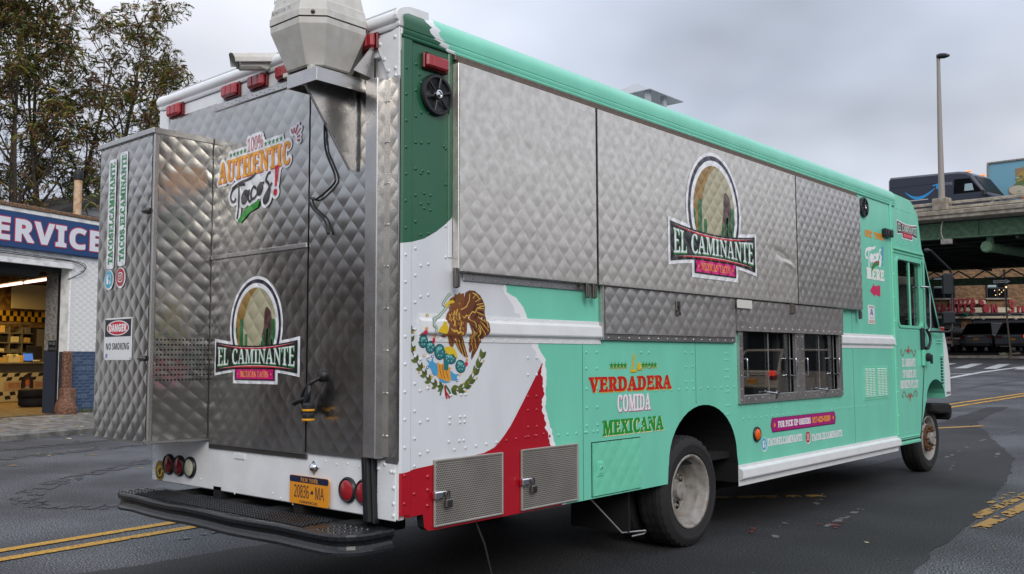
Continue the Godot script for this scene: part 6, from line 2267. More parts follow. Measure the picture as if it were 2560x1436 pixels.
	for q in [[V(0.154, 1.535), V(0.016, 0.013)], [V(0.236, 1.494), V(0.010, 0.018)], [V(0.489, 1.368), V(0.014, 0.012)]]:
		d.circle(q[0], q[1], L(200, 44, 80), 6, 14)
		d.circle(q[0] + V(0.006, 0.022), q[1] * 0.6, L(226, 150, 50), 6.5, 10)
	d.poly(P([V(0.316, 1.452), V(0.331, 1.462), V(0.365, 1.464), V(0.395, 1.453), V(0.413, 1.429), V(0.422, 1.398), V(0.404, 1.404), V(0.387, 1.422), V(0.357, 1.419), V(0.332, 1.428)]), L(222, 190, 40), 7)
	var blue := L(74, 158, 206)
	d.poly(P([V(0.171, 1.413), V(0.183, 1.399), V(0.220, 1.381), V(0.236, 1.407), V(0.240, 1.381), V(0.273, 1.366), V(0.273, 1.306), V(0.236, 1.310), V(0.220, 1.346), V(0.199, 1.355), V(0.207, 1.372)]), blue, 1)
	d.poly(P([V(0.366, 1.335), V(0.400, 1.313), V(0.439, 1.313), V(0.417, 1.301), V(0.417, 1.277), V(0.374, 1.280)]), blue, 1)
	d.poly(P([V(0.278, 1.291), V(0.366, 1.278), V(0.362, 1.269), V(0.324, 1.265), V(0.294, 1.274)]), blue, 1)
	for q in [[V(0.172, 1.415), L(214, 160, 40)], [V(0.196, 1.352), L(50, 70, 150)], [V(0.230, 1.308), L(214, 160, 40)], [V(0.440, 1.311), L(214, 160, 40)], [V(0.419, 1.278), L(50, 70, 150)], [V(0.232, 1.410), L(90, 80, 160)]]:
		d.circle(q[0], V(0.009, 0.009), q[1], 1.6, 12)
		d.circle(q[0], V(0.005, 0.005), L(226, 232, 240), 2.2, 10)
	d.poly(P([V(0.265, 1.379), V(0.298, 1.366), V(0.311, 1.371), V(0.323, 1.350), V(0.353, 1.353), V(0.373, 1.347), V(0.361, 1.332), V(0.373, 1.284), V(0.349, 1.273), V(0.307, 1.285), V(0.267, 1.300), V(0.273, 1.333)]), L(224, 154, 52), 2.6)
	for x in [0.285, 0.305, 0.330]:
		d.stroke(P([V(x, 1.362), V(x + 0.004, 1.33), V(x + 0.02, 1.290)]), 0.004, L(120, 66, 24), 3.6)
	var olive := L(96, 108, 44)
	var arcs := [[[V(0.083, 1.567), V(0.071, 1.532), V(0.079, 1.486), V(0.087, 1.434), V(0.119, 1.381), V(0.153, 1.340), V(0.183, 1.305), V(0.216, 1.275), V(0.265, 1.253), V(0.307, 1.243)], true], [[V(0.627, 1.435), V(0.613, 1.398), V(0.577, 1.348), V(0.559, 1.305), V(0.514, 1.262), V(0.478, 1.239), V(0.426, 1.222), V(0.375, 1.235)], false]]
	for ar in arcs:
		var p: Array = ar[0]
		d.stroke(PackedVector2Array(p), 0.006, L(70, 80, 36), 0.2)
		for i in range(0, p.size() - 1):
			var dir: Vector2 = (p[i] - p[i + 1]).normalized()
			var ln := 0.042 if ar[1] else 0.058
			for s in ([-1.0, 1.0, 0.0] if ar[1] else [-0.6, 0.6]):
				d.poly(leaf_poly(p[i + 1], ln, 0.010 if ar[1] else 0.014, dir.angle() + s * 0.75), olive if s > 0 else L(76, 88, 36), 1.0 + 0.2 * s)
			if i % 2 == 1:
				d.circle(p[i] + V(dir.y, -dir.x) * 0.024, V(0.007, 0.007), L(206, 168, 60), 2, 10)
				d.circle(p[i] - V(dir.y, -dir.x) * 0.024, V(0.006, 0.006), L(206, 168, 60), 2, 10)
	for q in [[[V(0.317, 1.258), V(0.299, 1.231), V(0.290, 1.202)], L(30, 110, 60)], [[V(0.319, 1.258), V(0.324, 1.225), V(0.307, 1.189)], L(232, 234, 236)], [[V(0.324, 1.255), V(0.332, 1.219), V(0.362, 1.185)], L(176, 30, 40)], [[V(0.328, 1.255), V(0.353, 1.230), V(0.370, 1.205)], L(30, 110, 60)], [[V(0.322, 1.255), V(0.328, 1.213), V(0.341, 1.181)], L(176, 30, 40)]]:
		d.stroke(PackedVector2Array(q[0]), 0.010, q[1], 3 + 0.3 * q[0][2].x * 10.0)
	obj("eagle_emblem", d.mb, M.print, T)

# ---------------------------------------------------------------- the tyre garage across the road
const GX := Vector3(0.93969, 0, -0.34202)
const GZ := Vector3(0.34202, 0, 0.93969)
const GO := Vector3(5.937, 0, -17.252)

func gframe(at := Vector3()) -> Transform3D:
	var b := Basis(GX, Vector3.UP, GZ)
	return Transform3D(b, GO + b * at)

func brick_mesh(w: float, h: float, d: float, seed_: int) -> ArrayMesh:
	var rng := RandomNumberGenerator.new()
	rng.seed = seed_
	var mb := MB.new()
	mb.box(Vector3(0, 0, -d / 2), Vector3(w, h, d), 0.0018 + 0.001 * rng.randf(), Basis(Vector3(0, 0, 1), rng.randf_range(-0.006, 0.006)) * Basis(Vector3(0, 1, 0), rng.randf_range(-0.006, 0.006)))
	return mb.mesh()

func garage() -> void:
	var wm := mat("white_brick_paint", L(240, 240, 240), 0.6)
	dirt(wm, noise_tex(0.012, 512, 5, grey(0.84), grey(1.0), 51, FastNoiseLite.TYPE_SIMPLEX_SMOOTH, 0.30), 0.6)
	var bm := mat("blue_brick_paint", L(78, 98, 128), 0.6)
	dirt(bm, noise_tex(0.03, 512, 4, Color(0.62, 0.66, 0.72), grey(1.0), 53), 0.9, null, noise_tex(0.1, 256, 3, grey(0), grey(1), 52), 0.2)
	var bm2 := mat("blue_brick_worn", L(96, 114, 138), 0.65)
	dirt(bm2, noise_tex(0.03, 512, 4, Color(0.7, 0.72, 0.76), grey(1.0), 54), 0.9)
	mat("mortar_blue", L(120, 136, 156), 0.8)
	mat("mortar_white", L(236, 236, 236), 0.8)
	var sb := mat("sign_blue", L(34, 70, 122), 0.45)
	dirt(sb, M.wrap.albedo_texture, 0.4)
	var rs := mat("rusty_guard", L(142, 104, 84), 0.75)
	dirt(rs, noise_tex(0.02, 512, 5, Color(0.62, 0.55, 0.5), grey(1.0), 55), 1.4, null, noise_tex(0.06, 256, 4, grey(0), grey(1), 56), 0.8)
	var cop := mat("coping", L(140, 108, 84), 0.8)
	dirt(cop, noise_tex(0.03, 512, 4, grey(0.7), grey(1.0), 57), 0.8)
	mat("garage_inner", L(196, 168, 104), 0.8)
	var gin2 := mat("garage_brick", L(176, 140, 80), 0.85)
	dirt(gin2, noise_tex(0.02, 256, 4, grey(0.6), grey(1.0), 58), 0.7)
	mat("track_black", L(26, 26, 28), 0.6)
	mat("post_navy", L(52, 58, 72), 0.6)
	var g := thing("tyre_garage", "white and blue brick tyre garage with an open lit bay behind the truck's locker", "garage")
	g.transform = gframe()
	var Z := Vector3(0, 0, 1)
	var mb := MB.new()
	# walls: pier, lintel over the bay, far wall piece, roof
	mb.box(Vector3(2.85, 1.9, -0.185), Vector3(6.3, 4.9, 0.33))
	mb.box(Vector3(-4.65, 3.98, -0.185), Vector3(8.7, 1.06, 0.33))
	mb.box(Vector3(-11.0, 1.9, -0.185), Vector3(4.0, 4.9, 0.33))
	mb.box(Vector3(-0.315, 1.75, -0.14), Vector3(0.03, 3.4, 0.24))
	mb.box(Vector3(-4.65, 3.44, 0.03), Vector3(8.74, 0.11, 0.06), 0.008)
	obj("facade", mb, M.white_brick_paint, g)
	mb = MB.new()
	mb.box(Vector3(0, 4.49, -0.15), Vector3(26.2, 0.10, 0.46), 0.01)
	obj("parapet_band", mb, M.white_brick_paint, g)
	mb = MB.new()
	for i in 26:
		mb.box(Vector3(-12.5 + i * 1.0, 4.575, -0.15), Vector3(0.992, 0.075 + 0.006 * (i % 3), 0.52), 0.012)
	obj("coping_stones", mb, M.coping, g)
	mb = MB.new()
	mb.box(Vector3(0, 4.40, -5.6), Vector3(26, 0.12, 10.5))
	mb.box(Vector3(0, 2.2, -10.9), Vector3(26, 4.5, 0.2))
	mb.box(Vector3(12.9, 2.2, -5.6), Vector3(0.2, 4.5, 10.4))
	mb.box(Vector3(-12.9, 2.2, -5.6), Vector3(0.2, 4.5, 10.4))
	obj("outer_shell", mb, M.dark_roof, g)
	# the pier's bricks, laid one by one
	var shapes := [brick_mesh(0.207, 0.0625, 0.05, 1), brick_mesh(0.207, 0.0625, 0.05, 2), brick_mesh(0.207, 0.0625, 0.05, 3)]
	var caked := [brick_mesh(0.2129, 0.0655, 0.05, 6), brick_mesh(0.2129, 0.0650, 0.05, 7), brick_mesh(0.2129, 0.0655, 0.05, 8)]   # thick with paint
	var halves := [brick_mesh(0.100, 0.0625, 0.05, 4), brick_mesh(0.100, 0.0625, 0.05, 5)]
	var rng := RandomNumberGenerator.new()
	rng.seed = 9
	var pier := MB.new()
	pier.box(Vector3(0.28, 0.90, -0.008), Vector3(1.16, 1.36, 0.03))
	var blue_pier := obj("pier_base", pier, M.mortar_blue, g)
	pier = MB.new()
	pier.box(Vector3(0.28, 2.63, -0.008), Vector3(1.16, 2.10, 0.03))
	var white_pier := obj("pier", pier, M.mortar_white, g)
	for row in 50:
		var y := 0.25 + row * 0.068
		var blue := y < 1.55
		var x := -0.297
		if row % 2 == 1:
			lay(halves[rng.randi() % 2], Vector3(x + 0.048, y, 0.0095 + rng.randf() * 0.0015), (M.blue_brick_paint if rng.randf() < 0.75 else M.blue_brick_worn) if blue else M.white_brick_paint, blue_pier if blue else white_pier)
			x += 0.106
		while x < 0.66:
			lay((shapes if blue else caked)[rng.randi() % 3], Vector3(x + 0.1015, y, 0.0095 + rng.randf() * 0.0015), (M.blue_brick_paint if rng.randf() < 0.75 else M.blue_brick_worn) if blue else M.white_brick_paint, blue_pier if blue else white_pier)
			x += 0.213
	# bay jamb: blue below, track, inner post with a small notice
	mb = MB.new()
	mb.box(Vector3(-0.322, 0.86, -0.125), Vector3(0.024, 1.42, 0.23))
	obj("jamb_dado", mb, M.post_navy, g)
	mb = MB.new()
	mb.box(Vector3(-0.325, 1.75, -0.285), Vector3(0.05, 3.1, 0.055))
	mb.box(Vector3(-4.65, 3.36, -0.30), Vector3(8.7, 0.10, 0.10))
	mb.tube([Vector3(-0.9, 3.30, -0.4), Vector3(-8.9, 3.30, -0.4)], 0.16, 12)
	obj("door_track", mb, M.track_black, g)
	mb = MB.new()
	mb.box(Vector3(-0.30, 2.48, -0.51), Vector3(0.05, 1.76, 0.38), 0.006)
	obj("bay_post", mb, M.wheel_white, g)
	mb = MB.new()
	mb.box(Vector3(-0.30, 0.90, -0.51), Vector3(0.052, 1.40, 0.384), 0.006)
	obj("bay_post_base", mb, M.post_navy, g)
	mb = MB.new()
	mb.box(Vector3(-0.328, 1.70, -0.46), Vector3(0.006, 0.24, 0.22))
	var nt := obj("notice", mb, M.track_black, g)
	var d := FlatPrint.new(Vector3(-0.3312, 1.70, -0.46), Vector3(0, 0, 1), Vector3.UP)
	d.stroke(P([V(-0.07, 0.09), V(-0.07, 0.03)]), 0.02, L(120, 120, 124), 0)
	d.poly(Shape.rect(-0.05, 0.03, -0.015, 0.09), L(120, 120, 124), 0)
	d.circle(V(0.05, 0.055), V(0.035, 0.04), L(150, 150, 154), 0, 16)
	d.circle(V(0.05, 0.055), V(0.022, 0.026), L(40, 40, 44), 1, 16)
	d.poly(Shape.rect(-0.09, -0.09, 0.09, -0.03), L(80, 80, 84), 0)
	obj("notice_print", d.mb, M.print, nt)
	# cast wheel guard at the corner, wires under the sign
	mb = MB.new()
	mb.box(Vector3(-0.40, 1.12, 0.075), Vector3(0.22, 0.92, 0.12), 0.03)
	mb.box(Vector3(-0.37, 0.60, 0.08), Vector3(0.34, 0.36, 0.18), 0.03)
	mb.lathe([V(0.20, 0.10), V(0.235, 0.20), V(0.235, 0.30), V(0.20, 0.40), V(0.15, 0.50), V(0.12, 0.60), V(0.10, 0.68), V(0.0, 0.70)], Vector3(-0.43, 0.06, 0.10), Basis(), 18, true, func(i: int, s: int, r: float) -> float: return r * (1.0 + 0.10 * sin(s * 1.3 + i) * 0.6))
	obj("wheel_guard", mb, M.rusty_guard, g)
	mb = MB.new()
	mb.tube(smooth_path([Vector3(-3.0, 3.58, 0.05), Vector3(-1.0, 3.56, 0.06), Vector3(-0.35, 3.55, 0.06), Vector3(-0.02, 3.48, 0.07), Vector3(-0.02, 3.36, 0.07), Vector3(-0.22, 3.24, 0.04), Vector3(-0.36, 3.16, -0.02)], 5), 0.010, 5)
	mb.tube(smooth_path([Vector3(-3.0, 3.62, 0.05), Vector3(-0.8, 3.58, 0.07), Vector3(-0.06, 3.54, 0.07), Vector3(0.03, 3.42, 0.07), Vector3(-0.10, 3.34, 0.05)], 5), 0.008, 5)
	obj("wires", mb, M.black_plastic, g)
	# sign
	mb = MB.new()
	mb.box(Vector3(-2.0, 4.06, 0.055), Vector3(5.6, 0.74, 0.07), 0.008)
	var sg := obj("fascia_sign", mb, M.sign_blue, g)
	d = FlatPrint.new(Vector3(0, 0, 0.0905), Vector3(1, 0, 0), Vector3.UP)
	d.step = 0.003
	var t := Lettering.set_text("SERVICE", "Droid Sans*", -2.84, 0.48, 3.85, 0.435, 0.06, 0.016)
	d.polys(Shape.grown(t.outer, 0.022), L(196, 60, 96), 2)
	d.polys(t.fill, L(226, 228, 236), 5)
	d.poly(Shape.rect(-4.75, 3.70, 0.75, 3.715), L(26, 52, 96), 1)
	obj("sign_lettering", d.mb, M.print, sg)
	# on the roof: a flue
	mb = MB.new()
	mb.tube([Vector3(1.70, 4.4, -2.0), Vector3(1.70, 5.95, -2.0)], 0.095, 14)
	var fl := obj("flue", mb, M.flue_cream, g)
	mb = MB.new()
	mb.lathe([V(0.10, 5.88), V(0.115, 5.90), V(0.12, 6.02), V(0.105, 6.10), V(0.08, 6.13), V(0.0, 6.13)], Vector3(1.70, 0, -2.0), Basis(), 14)
	obj("flue_cap", mb, M.track_black, fl)
	garage_inside()
	# pavement in front, flag by flag
	var pv := Node3D.new()
	put(pv, "pavement", null, "structure")
	pv.transform = gframe()
	var pm := mat("paving", L(150, 146, 140), 0.85)
	dirt(pm, noise_tex(0.015, 512, 5, grey(0.66), grey(1.0), 61), 0.4, null, noise_tex(0.15, 256, 3, grey(0), grey(1), 62), 0.2)
	var pm2: StandardMaterial3D = pm.duplicate()
	pm2.albedo_color = L(138, 134, 130).linear_to_srgb()
	mb = MB.new()
	mb.box(Vector3(0, 0.06, 1.5), Vector3(24, 0.16, 3.0))
	obj("pavement_bed", mb, M.mortar_white, pv)
	var slab := MB.new()
	slab.box(Vector3(0, 0, 0), Vector3(1.488, 0.08, 1.42), 0.012)
	var sm := slab.mesh()
	for i in 16:
		for j in 2:
			var o := MeshInstance3D.new()
			o.mesh = sm
			o.material_override = pm if rng.randf() < 0.6 else pm2
			put(o, "paving_flag", pv)
			o.position = Vector3(-12.0 + i * 1.5, 0.172 - 0.035 * j + rng.randf_range(-0.004, 0.004), 0.74 + 1.43 * j)
			o.rotation = Vector3(0.024, 0, rng.randf_range(-0.003, 0.003))
	slab = MB.new()
	slab.box(Vector3(0, 0, 0), Vector3(1.99, 0.17, 0.16), 0.02)
	sm = slab.mesh()
	for i in 12:
		var o := MeshInstance3D.new()
		o.mesh = sm
		o.material_override = pm2
		put(o, "kerbstone", pv)
		o.position = Vector3(-11.5 + i * 2.0, 0.075, 3.0)

func lay(m: ArrayMesh, at: Vector3, material: Material, parent: Node) -> void:
	var o := MeshInstance3D.new()
	o.mesh = m
	o.material_override = material
	put(o, "brick", parent)
	o.position = at

func garage_inside() -> void:
	var r := Node3D.new()
	put(r, "garage_room", null, "structure")
	r.transform = gframe()
	var mb := MB.new()
	mb.box(Vector3(0.0, 2.2, -9.4), Vector3(18, 4.4, 0.2))
	mb.box(Vector3(8.9, 2.2, -5.0), Vector3(0.2, 4.4, 9))
	mb.box(Vector3(-9.0, 2.2, -5.0), Vector3(0.2, 4.4, 9))
	obj("wall", mb, M.garage_brick, r)
	mb = MB.new()
	mb.box(Vector3(0, 4.28, -4.9), Vector3(18, 0.08, 9))
	obj("ceiling", mb, M.dark_roof, r)
	mb = MB.new()
	mb.box(Vector3(0, 0.19, -4.75), Vector3(18, 0.08, 9.1))
	obj("floor", mb, M.garage_floor, r)
	# chequered band, square by square
	mb = MB.new()
	mb.box(Vector3(4.9, 2.80, -9.29), Vector3(5.4, 0.34, 0.02))
	var band := obj("chequered_band", mb, M.track_black, r)
	var cm := MB.new()
	cm.box(Vector3(), Vector3(0.135, 0.165, 0.012))
	var cms := cm.mesh()
	for i in 38:
		for j in 2:
			if (i + j) % 2 == 0:
				lay_named("square", cms, Vector3(2.3 + i * 0.135, 2.715 + j * 0.17, -9.274), M.square_yellow, band)
	var b := thing("white_board", "pale board on the garage wall above the chequered band", "board")
	b.transform = gframe(Vector3(6.52, 3.02, -9.0))
	mb = MB.new()
	mb.box(Vector3(0, 0.41, 0), Vector3(1.40, 0.80, 0.04), 0.008)
	obj("panel", mb, M.board_pale, b)
	# pigeon-hole shelves
	b = thing("pigeonhole_shelf", "grey pigeonhole shelving against the garage's back wall", "shelf")
	b.transform = gframe(Vector3(5.2, 0.23, -8.9))
	mb = MB.new()
	for i in 6:
		mb.box(Vector3(-1.0 + i * 0.46, 1.1, 0), Vector3(0.03, 2.2, 0.36))
	obj("upright", mb, M.shelf_grey, b)
	mb = MB.new()
	for j in 8:
		mb.box(Vector3(0.15, 0.2 + j * 0.30, 0), Vector3(2.3, 0.03, 0.352))
	obj("shelf_board", mb, M.shelf_grey, b)
	var rng := RandomNumberGenerator.new()
	rng.seed = 12
	var k := 0
	for i in 5:
		for j in 7:
			if rng.randf() < 0.75:
				mb = MB.new()
				var s := Vector3(rng.randf_range(0.15, 0.36), rng.randf_range(0.07, 0.22), 0.25)
				mb.box(Vector3(-0.77 + i * 0.46, 0.216 + j * 0.30 + s.y / 2, 0.02), s, 0.008)
				obj("stored_box", mb, [M.board_pale, M.track_black, M.garage_inner, M.shelf_grey][k % 4], b)
				k += 1
	b = thing("tyre_rack_cabinet", "dark tall cabinet beside the pigeonhole shelving in the garage", "cabinet")
	b.transform = gframe(Vector3(6.75, 0.23, -8.8))
	mb = MB.new()
	mb.box(Vector3(0, 1.1, 0), Vector3(0.62, 2.2, 0.4), 0.01)
	obj("body", mb, M.track_black, b)
	mb = MB.new()
	mb.box(Vector3(0.0, 1.1, 0.205), Vector3(0.56, 2.1, 0.01), 0.004)
	obj("door", mb, M.shelf_grey, b)
	# counter with its painted front
	b = thing("service_counter", "garage counter with a chequered front and lettering round an oval portrait", "counter")
	b.transform = gframe(Vector3(3.6, 0.23, -6.0))
	mb = MB.new()
	mb.box(Vector3(0, 0.40, -0.30), Vector3(3.2, 0.80, 0.6), 0.01)
	obj("front", mb, M.board_pale, b)
	mb = MB.new()
	mb.box(Vector3(0, 1.07, -0.28), Vector3(3.3, 0.05, 0.76), 0.01)
	mb.box(Vector3(0, 0.92, -0.32), Vector3(3.1, 0.26, 0.5))
	obj("top", mb, M.shelf_grey, b)
	var d := FlatPrint.new(Vector3(0, 0, 0.002), Vector3(1, 0, 0), Vector3.UP)
	d.step = 0.004
	for i in 16:
		for j in 2:
			if (i + j) % 2 == 0:
				var y := 0.58 + j * 0.11
				d.poly(P([V(-1.6 + i * 0.2 + j * 0.05, y), V(-1.43 + i * 0.2 + j * 0.05, y + 0.012), V(-1.38 + i * 0.2 + j * 0.05, y + 0.11), V(-1.55 + i * 0.2 + j * 0.05, y + 0.10)]), L(36, 32, 30), 0)
				y = 0.06 + j * 0.11
				d.poly(P([V(-1.6 + i * 0.2 - j * 0.04, y), V(-1.42 + i * 0.2 - j * 0.04, y + 0.02), V(-1.46 + i * 0.2 - j * 0.04, y + 0.12), V(-1.63 + i * 0.2 - j * 0.04, y + 0.10)]), L(36, 32, 30), 0)
	d.poly(Shape.rect(-0.46, 0.31, 1.5, 0.56), L(196, 170, 140), 1)
	words(d, "RAPID TIRE", "Droid Sans", -0.32, 0.05, 0.385, 0.13, L(150, 50, 30), 2)
	words(d, "SERVICE", "Droid Sans", 0.56, 0.98, 0.385, 0.13, L(150, 50, 30), 2)
	d.circle(V(0.29, 0.44), V(0.21, 0.32), L(34, 28, 26), 3, 32)
	d.circle(V(0.29, 0.44), V(0.17, 0.27), L(60, 44, 34), 4, 32)
	d.circle(V(0.29, 0.52), V(0.075, 0.11), L(200, 120, 80), 5, 20)
	d.poly(P([V(0.17, 0.27), V(0.41, 0.27), V(0.35, 0.42), V(0.23, 0.42)]), L(176, 170, 160), 5)
	d.poly(P([V(0.20, 0.56), V(0.22, 0.64), V(0.29, 0.67), V(0.36, 0.64), V(0.38, 0.56), V(0.33, 0.60), V(0.25, 0.60)]), L(90, 70, 50), 6)
	obj("counter_print", d.mb, M.print, b)
	# things on the counter
	for q in [["paper_pile", "white stack of papers on the garage counter", "papers", -0.08, 0.36, 0.19, "board_pale"], ["carton", "small yellow carton between the papers and the laptop", "carton", 0.15, 0.14, 0.15, "square_yellow"], ["box_file", "brown box file at the left end of the garage counter", "box", -0.5, 0.3, 0.12, "garage_inner"], ["parts_box", "pale narrow box right of the laptop on the counter", "box", 0.68, 0.2, 0.06, "board_pale"]]:
		b = thing(q[0], q[1], q[2])
		b.transform = gframe(Vector3(3.6 + q[3], 1.327, -6.2))
		mb = MB.new()
		mb.box(Vector3(0, q[5] / 2, 0), Vector3(q[4], q[5], 0.24), 0.006, Basis(Vector3.UP, 0.2 * q[3]))
		if q[5] > 0.14:
			mb.box(Vector3(0.03, q[5] + 0.02, 0.02), Vector3(q[4] * 0.7, 0.035, 0.2), 0.004, Basis(Vector3.UP, 0.4))
		obj("body", mb, M[q[6]], b)
	b = thing("laptop", "open laptop with a glowing blue screen on the garage counter", "laptop")
	b.transform = gframe(Vector3(4.04, 1.327, -6.15))
	mb = MB.new()
	mb.box(Vector3(0, 0.012, 0.12), Vector3(0.36, 0.022, 0.25), 0.004)
	obj("keyboard", mb, M.track_black, b)
	mb = MB.new()
	mb.box(Vector3(0, 0.145, -0.02), Vector3(0.38, 0.26, 0.015), 0.004, Basis(Vector3(1, 0, 0), -0.2))
	obj("lid", mb, M.screen_frame, b)
	mb = MB.new()
	mb.box(Vector3(0, 0.145, -0.011), Vector3(0.32, 0.20, 0.004), 0.0, Basis(Vector3(1, 0, 0), -0.2))
	obj("screen", mb, M.screen_blue, b)
	b = thing("black_monitor", "switched off black monitor right of the laptop on the counter", "monitor")
	b.transform = gframe(Vector3(4.36, 1.327, -6.3))
	mb = MB.new()
	mb.box(Vector3(0, 0.28, 0), Vector3(0.54, 0.38, 0.05), 0.01)
	mb.box(Vector3(0, 0.05, 0), Vector3(0.07, 0.10, 0.04))
	mb.box(Vector3(0, 0.008, 0), Vector3(0.24, 0.016, 0.18), 0.004)
	obj("body", mb, M.track_black, b)
	for q in [[1.62, -3.2, 0.0, "worn black tyre lying on the garage floor in front of the counter"], [1.64, -3.24, 0.22, "worn black tyre lying on top of another before the garage counter"]]:
		mb = MB.new()
		mb.lathe([V(0.16, -0.09), V(0.22, -0.11), V(0.29, -0.10), V(0.315, -0.06), V(0.315, 0.06), V(0.29, 0.10), V(0.22, 0.11), V(0.16, 0.09), V(0.16, -0.09)], Vector3(), Basis(), 28, true)
		var ty := obj("loose_tyre", mb, M.tyre_rubber)
		ty.transform = gframe(Vector3(q[0], 0.345 + q[2], q[1]))
		tag(ty, q[3], "tyre")
	# strip lights: tubes that glow and light the room
	var s0 := Vector3(4.70, 3.62, -8.16)
	var s1 := Vector3(3.38, 3.62, -4.73)
	for i in 3:
		var a: Vector3 = s0.lerp(s1, 0.0 if i == 0 else 0.53)
		var e: Vector3 = s0.lerp(s1, 0.47 if i == 0 else 1.0)
		if i == 2:
			a = Vector3(1.79, 3.72, -4.9)
			e = Vector3(1.66, 3.72, -3.6)
		b = thing("strip_light", ["lit strip light farther back under the garage ceiling", "lit strip light nearer the bay door in the garage", "dim yellowish strip light high at the left of the garage"][i], "light", Vector3(), "strip lights in the garage")
		b.transform = gframe((a + e) * 0.5)
		var ax: Vector3 = (e - a).normalized()
		var B := MBasis.to(ax)
		mb = MB.new()
		mb.tube([(a - e) * 0.5, (e - a) * 0.5], 0.035, 10)
		obj("tube", mb, M.tube_glow, b)
		mb = MB.new()
		var side := ax.cross(Vector3.UP)
		mb.box(Vector3(0, 0.075, 0), Vector3(0.14, a.distance_to(e) * 0.98, 0.05), 0.006, Basis(side, ax, side.cross(ax)))
		obj("batten", mb, M.board_pale, b)
		mb = MB.new()
		for s in [-0.35, 0.35]:
			var h: Vector3 = ax * (s * a.distance_to(e))
			mb.tube([h + Vector3(0, 0.09, 0), h + Vector3(0, 0.62 if i < 2 else 0.52, 0)], 0.008, 5)
		obj("hanger", mb, M.track_black, b)
		var al := AreaLight3D.new()
		al.name = "strip_glow"
		al.area_size = Vector2(0.12, a.distance_to(e))
		al.light_energy = 6.0
		al.light_color = Color(1.0, 0.80, 0.46)
		al.area_range = 14.0
		al.area_attenuation = 2.0
		al.shadow_enabled = true
		b.add_child(al)
		al.transform = Transform3D(Basis(ax.cross(Vector3.UP).normalized(), ax, Vector3.UP), Vector3(0, -0.045, 0))   # shines down

func lay_named(called: String, m: ArrayMesh, at: Vector3, material: Material, parent: Node) -> void:
	var o := MeshInstance3D.new()
	o.mesh = m
	o.material_override = material
	put(o, called, parent)
	o.position = at

# ---------------------------------------------------------------- trees behind the garage
func leaf_meshes() -> Array:
	var out := []
	var rng := RandomNumberGenerator.new()
	rng.seed = 77
	for v in 3:      # feathered leaves: pairs of leaflets along a drooping stalk
		var mb := MB.new()
		var n := 5 + v
		for i in n:
			var s := (i + 1.0) / n
			var c := Vector3(0, -0.08 * s * s * (1.0 + 0.5 * v), 0.29 * s)
			for e in [-1.0, 1.0]:
				var tip := c + Vector3(e * 0.105 * (1.1 - 0.5 * absf(s - 0.5)), -0.03 - 0.04 * rng.randf(), 0.05)
				var mid := (c + tip) * 0.5
				var w := Vector3(0.0, 0.012, 0.032)
				mb.tri(c, mid - w, tip)
				mb.tri(c, tip, mid + w)
		mb.tri(Vector3(0.004, 0, 0), Vector3(-0.004, 0, 0), Vector3(0, -0.08, 0.29))
		out.append(mb.mesh())
	var mb := MB.new()   # a bunch of dry seed keys
	for i in 16:
		var c := Vector3(rng.randf_range(-0.11, 0.11), rng.randf_range(-0.16, 0.06), rng.randf_range(-0.11, 0.11))
		var a := Vector3(rng.randf_range(-1, 1), rng.randf_range(-1, 1), rng.randf_range(-1, 1)).normalized() * 0.05
		var b := a.cross(Vector3(rng.randf_range(-1, 1), 1, 0)).normalized() * 0.022
		mb.tri(c - a, c + b, c + a)
		mb.tri(c - a, c + a, c - b)
	out.append(mb.mesh())
	return out

var rt := RandomNumberGenerator.new()

func grow(mb: MB, tips: Array, p: Vector3, d: Vector3, ln: float, r: float, level: int) -> void:
	var n := 5
	var path := [p]
	var rad := [r]
	var dir := d
	for i in n:
		dir = (dir + Vector3(rt.randf_range(-1, 1), rt.randf_range(-0.6, 0.9), rt.randf_range(-1, 1)) * 0.16 + Vector3(0, 0.05, 0)).normalized()
		p += dir * ln / n
		path.append(p)
		rad.append(lerpf(r, r * 0.55, (i + 1.0) / n))
		if level < 4 and i >= (1 if level > 0 else 2) and rt.randf() < 0.86:
			var k := 1 if level < 2 else (1 if rt.randf() < 0.75 else 0)
			for j in k:
				var side := dir.cross(Vector3(rt.randf_range(-1, 1), rt.randf_range(-1, 1), rt.randf_range(-1, 1))).normalized()
				var nd := (dir * 0.72 + side * rt.randf_range(0.55, 0.95) + Vector3(0, 0.12, 0)).normalized()
				grow(mb, tips, p, nd, ln * rt.randf_range(0.48, 0.68), rad[i + 1] * 0.62, level + 1)
	mb.tube(path, rad, 6 if level < 2 else 4, false)
	if level >= 2:
		tips.append([p, dir])
		if level >= 3:
			tips.append([path[3], dir])

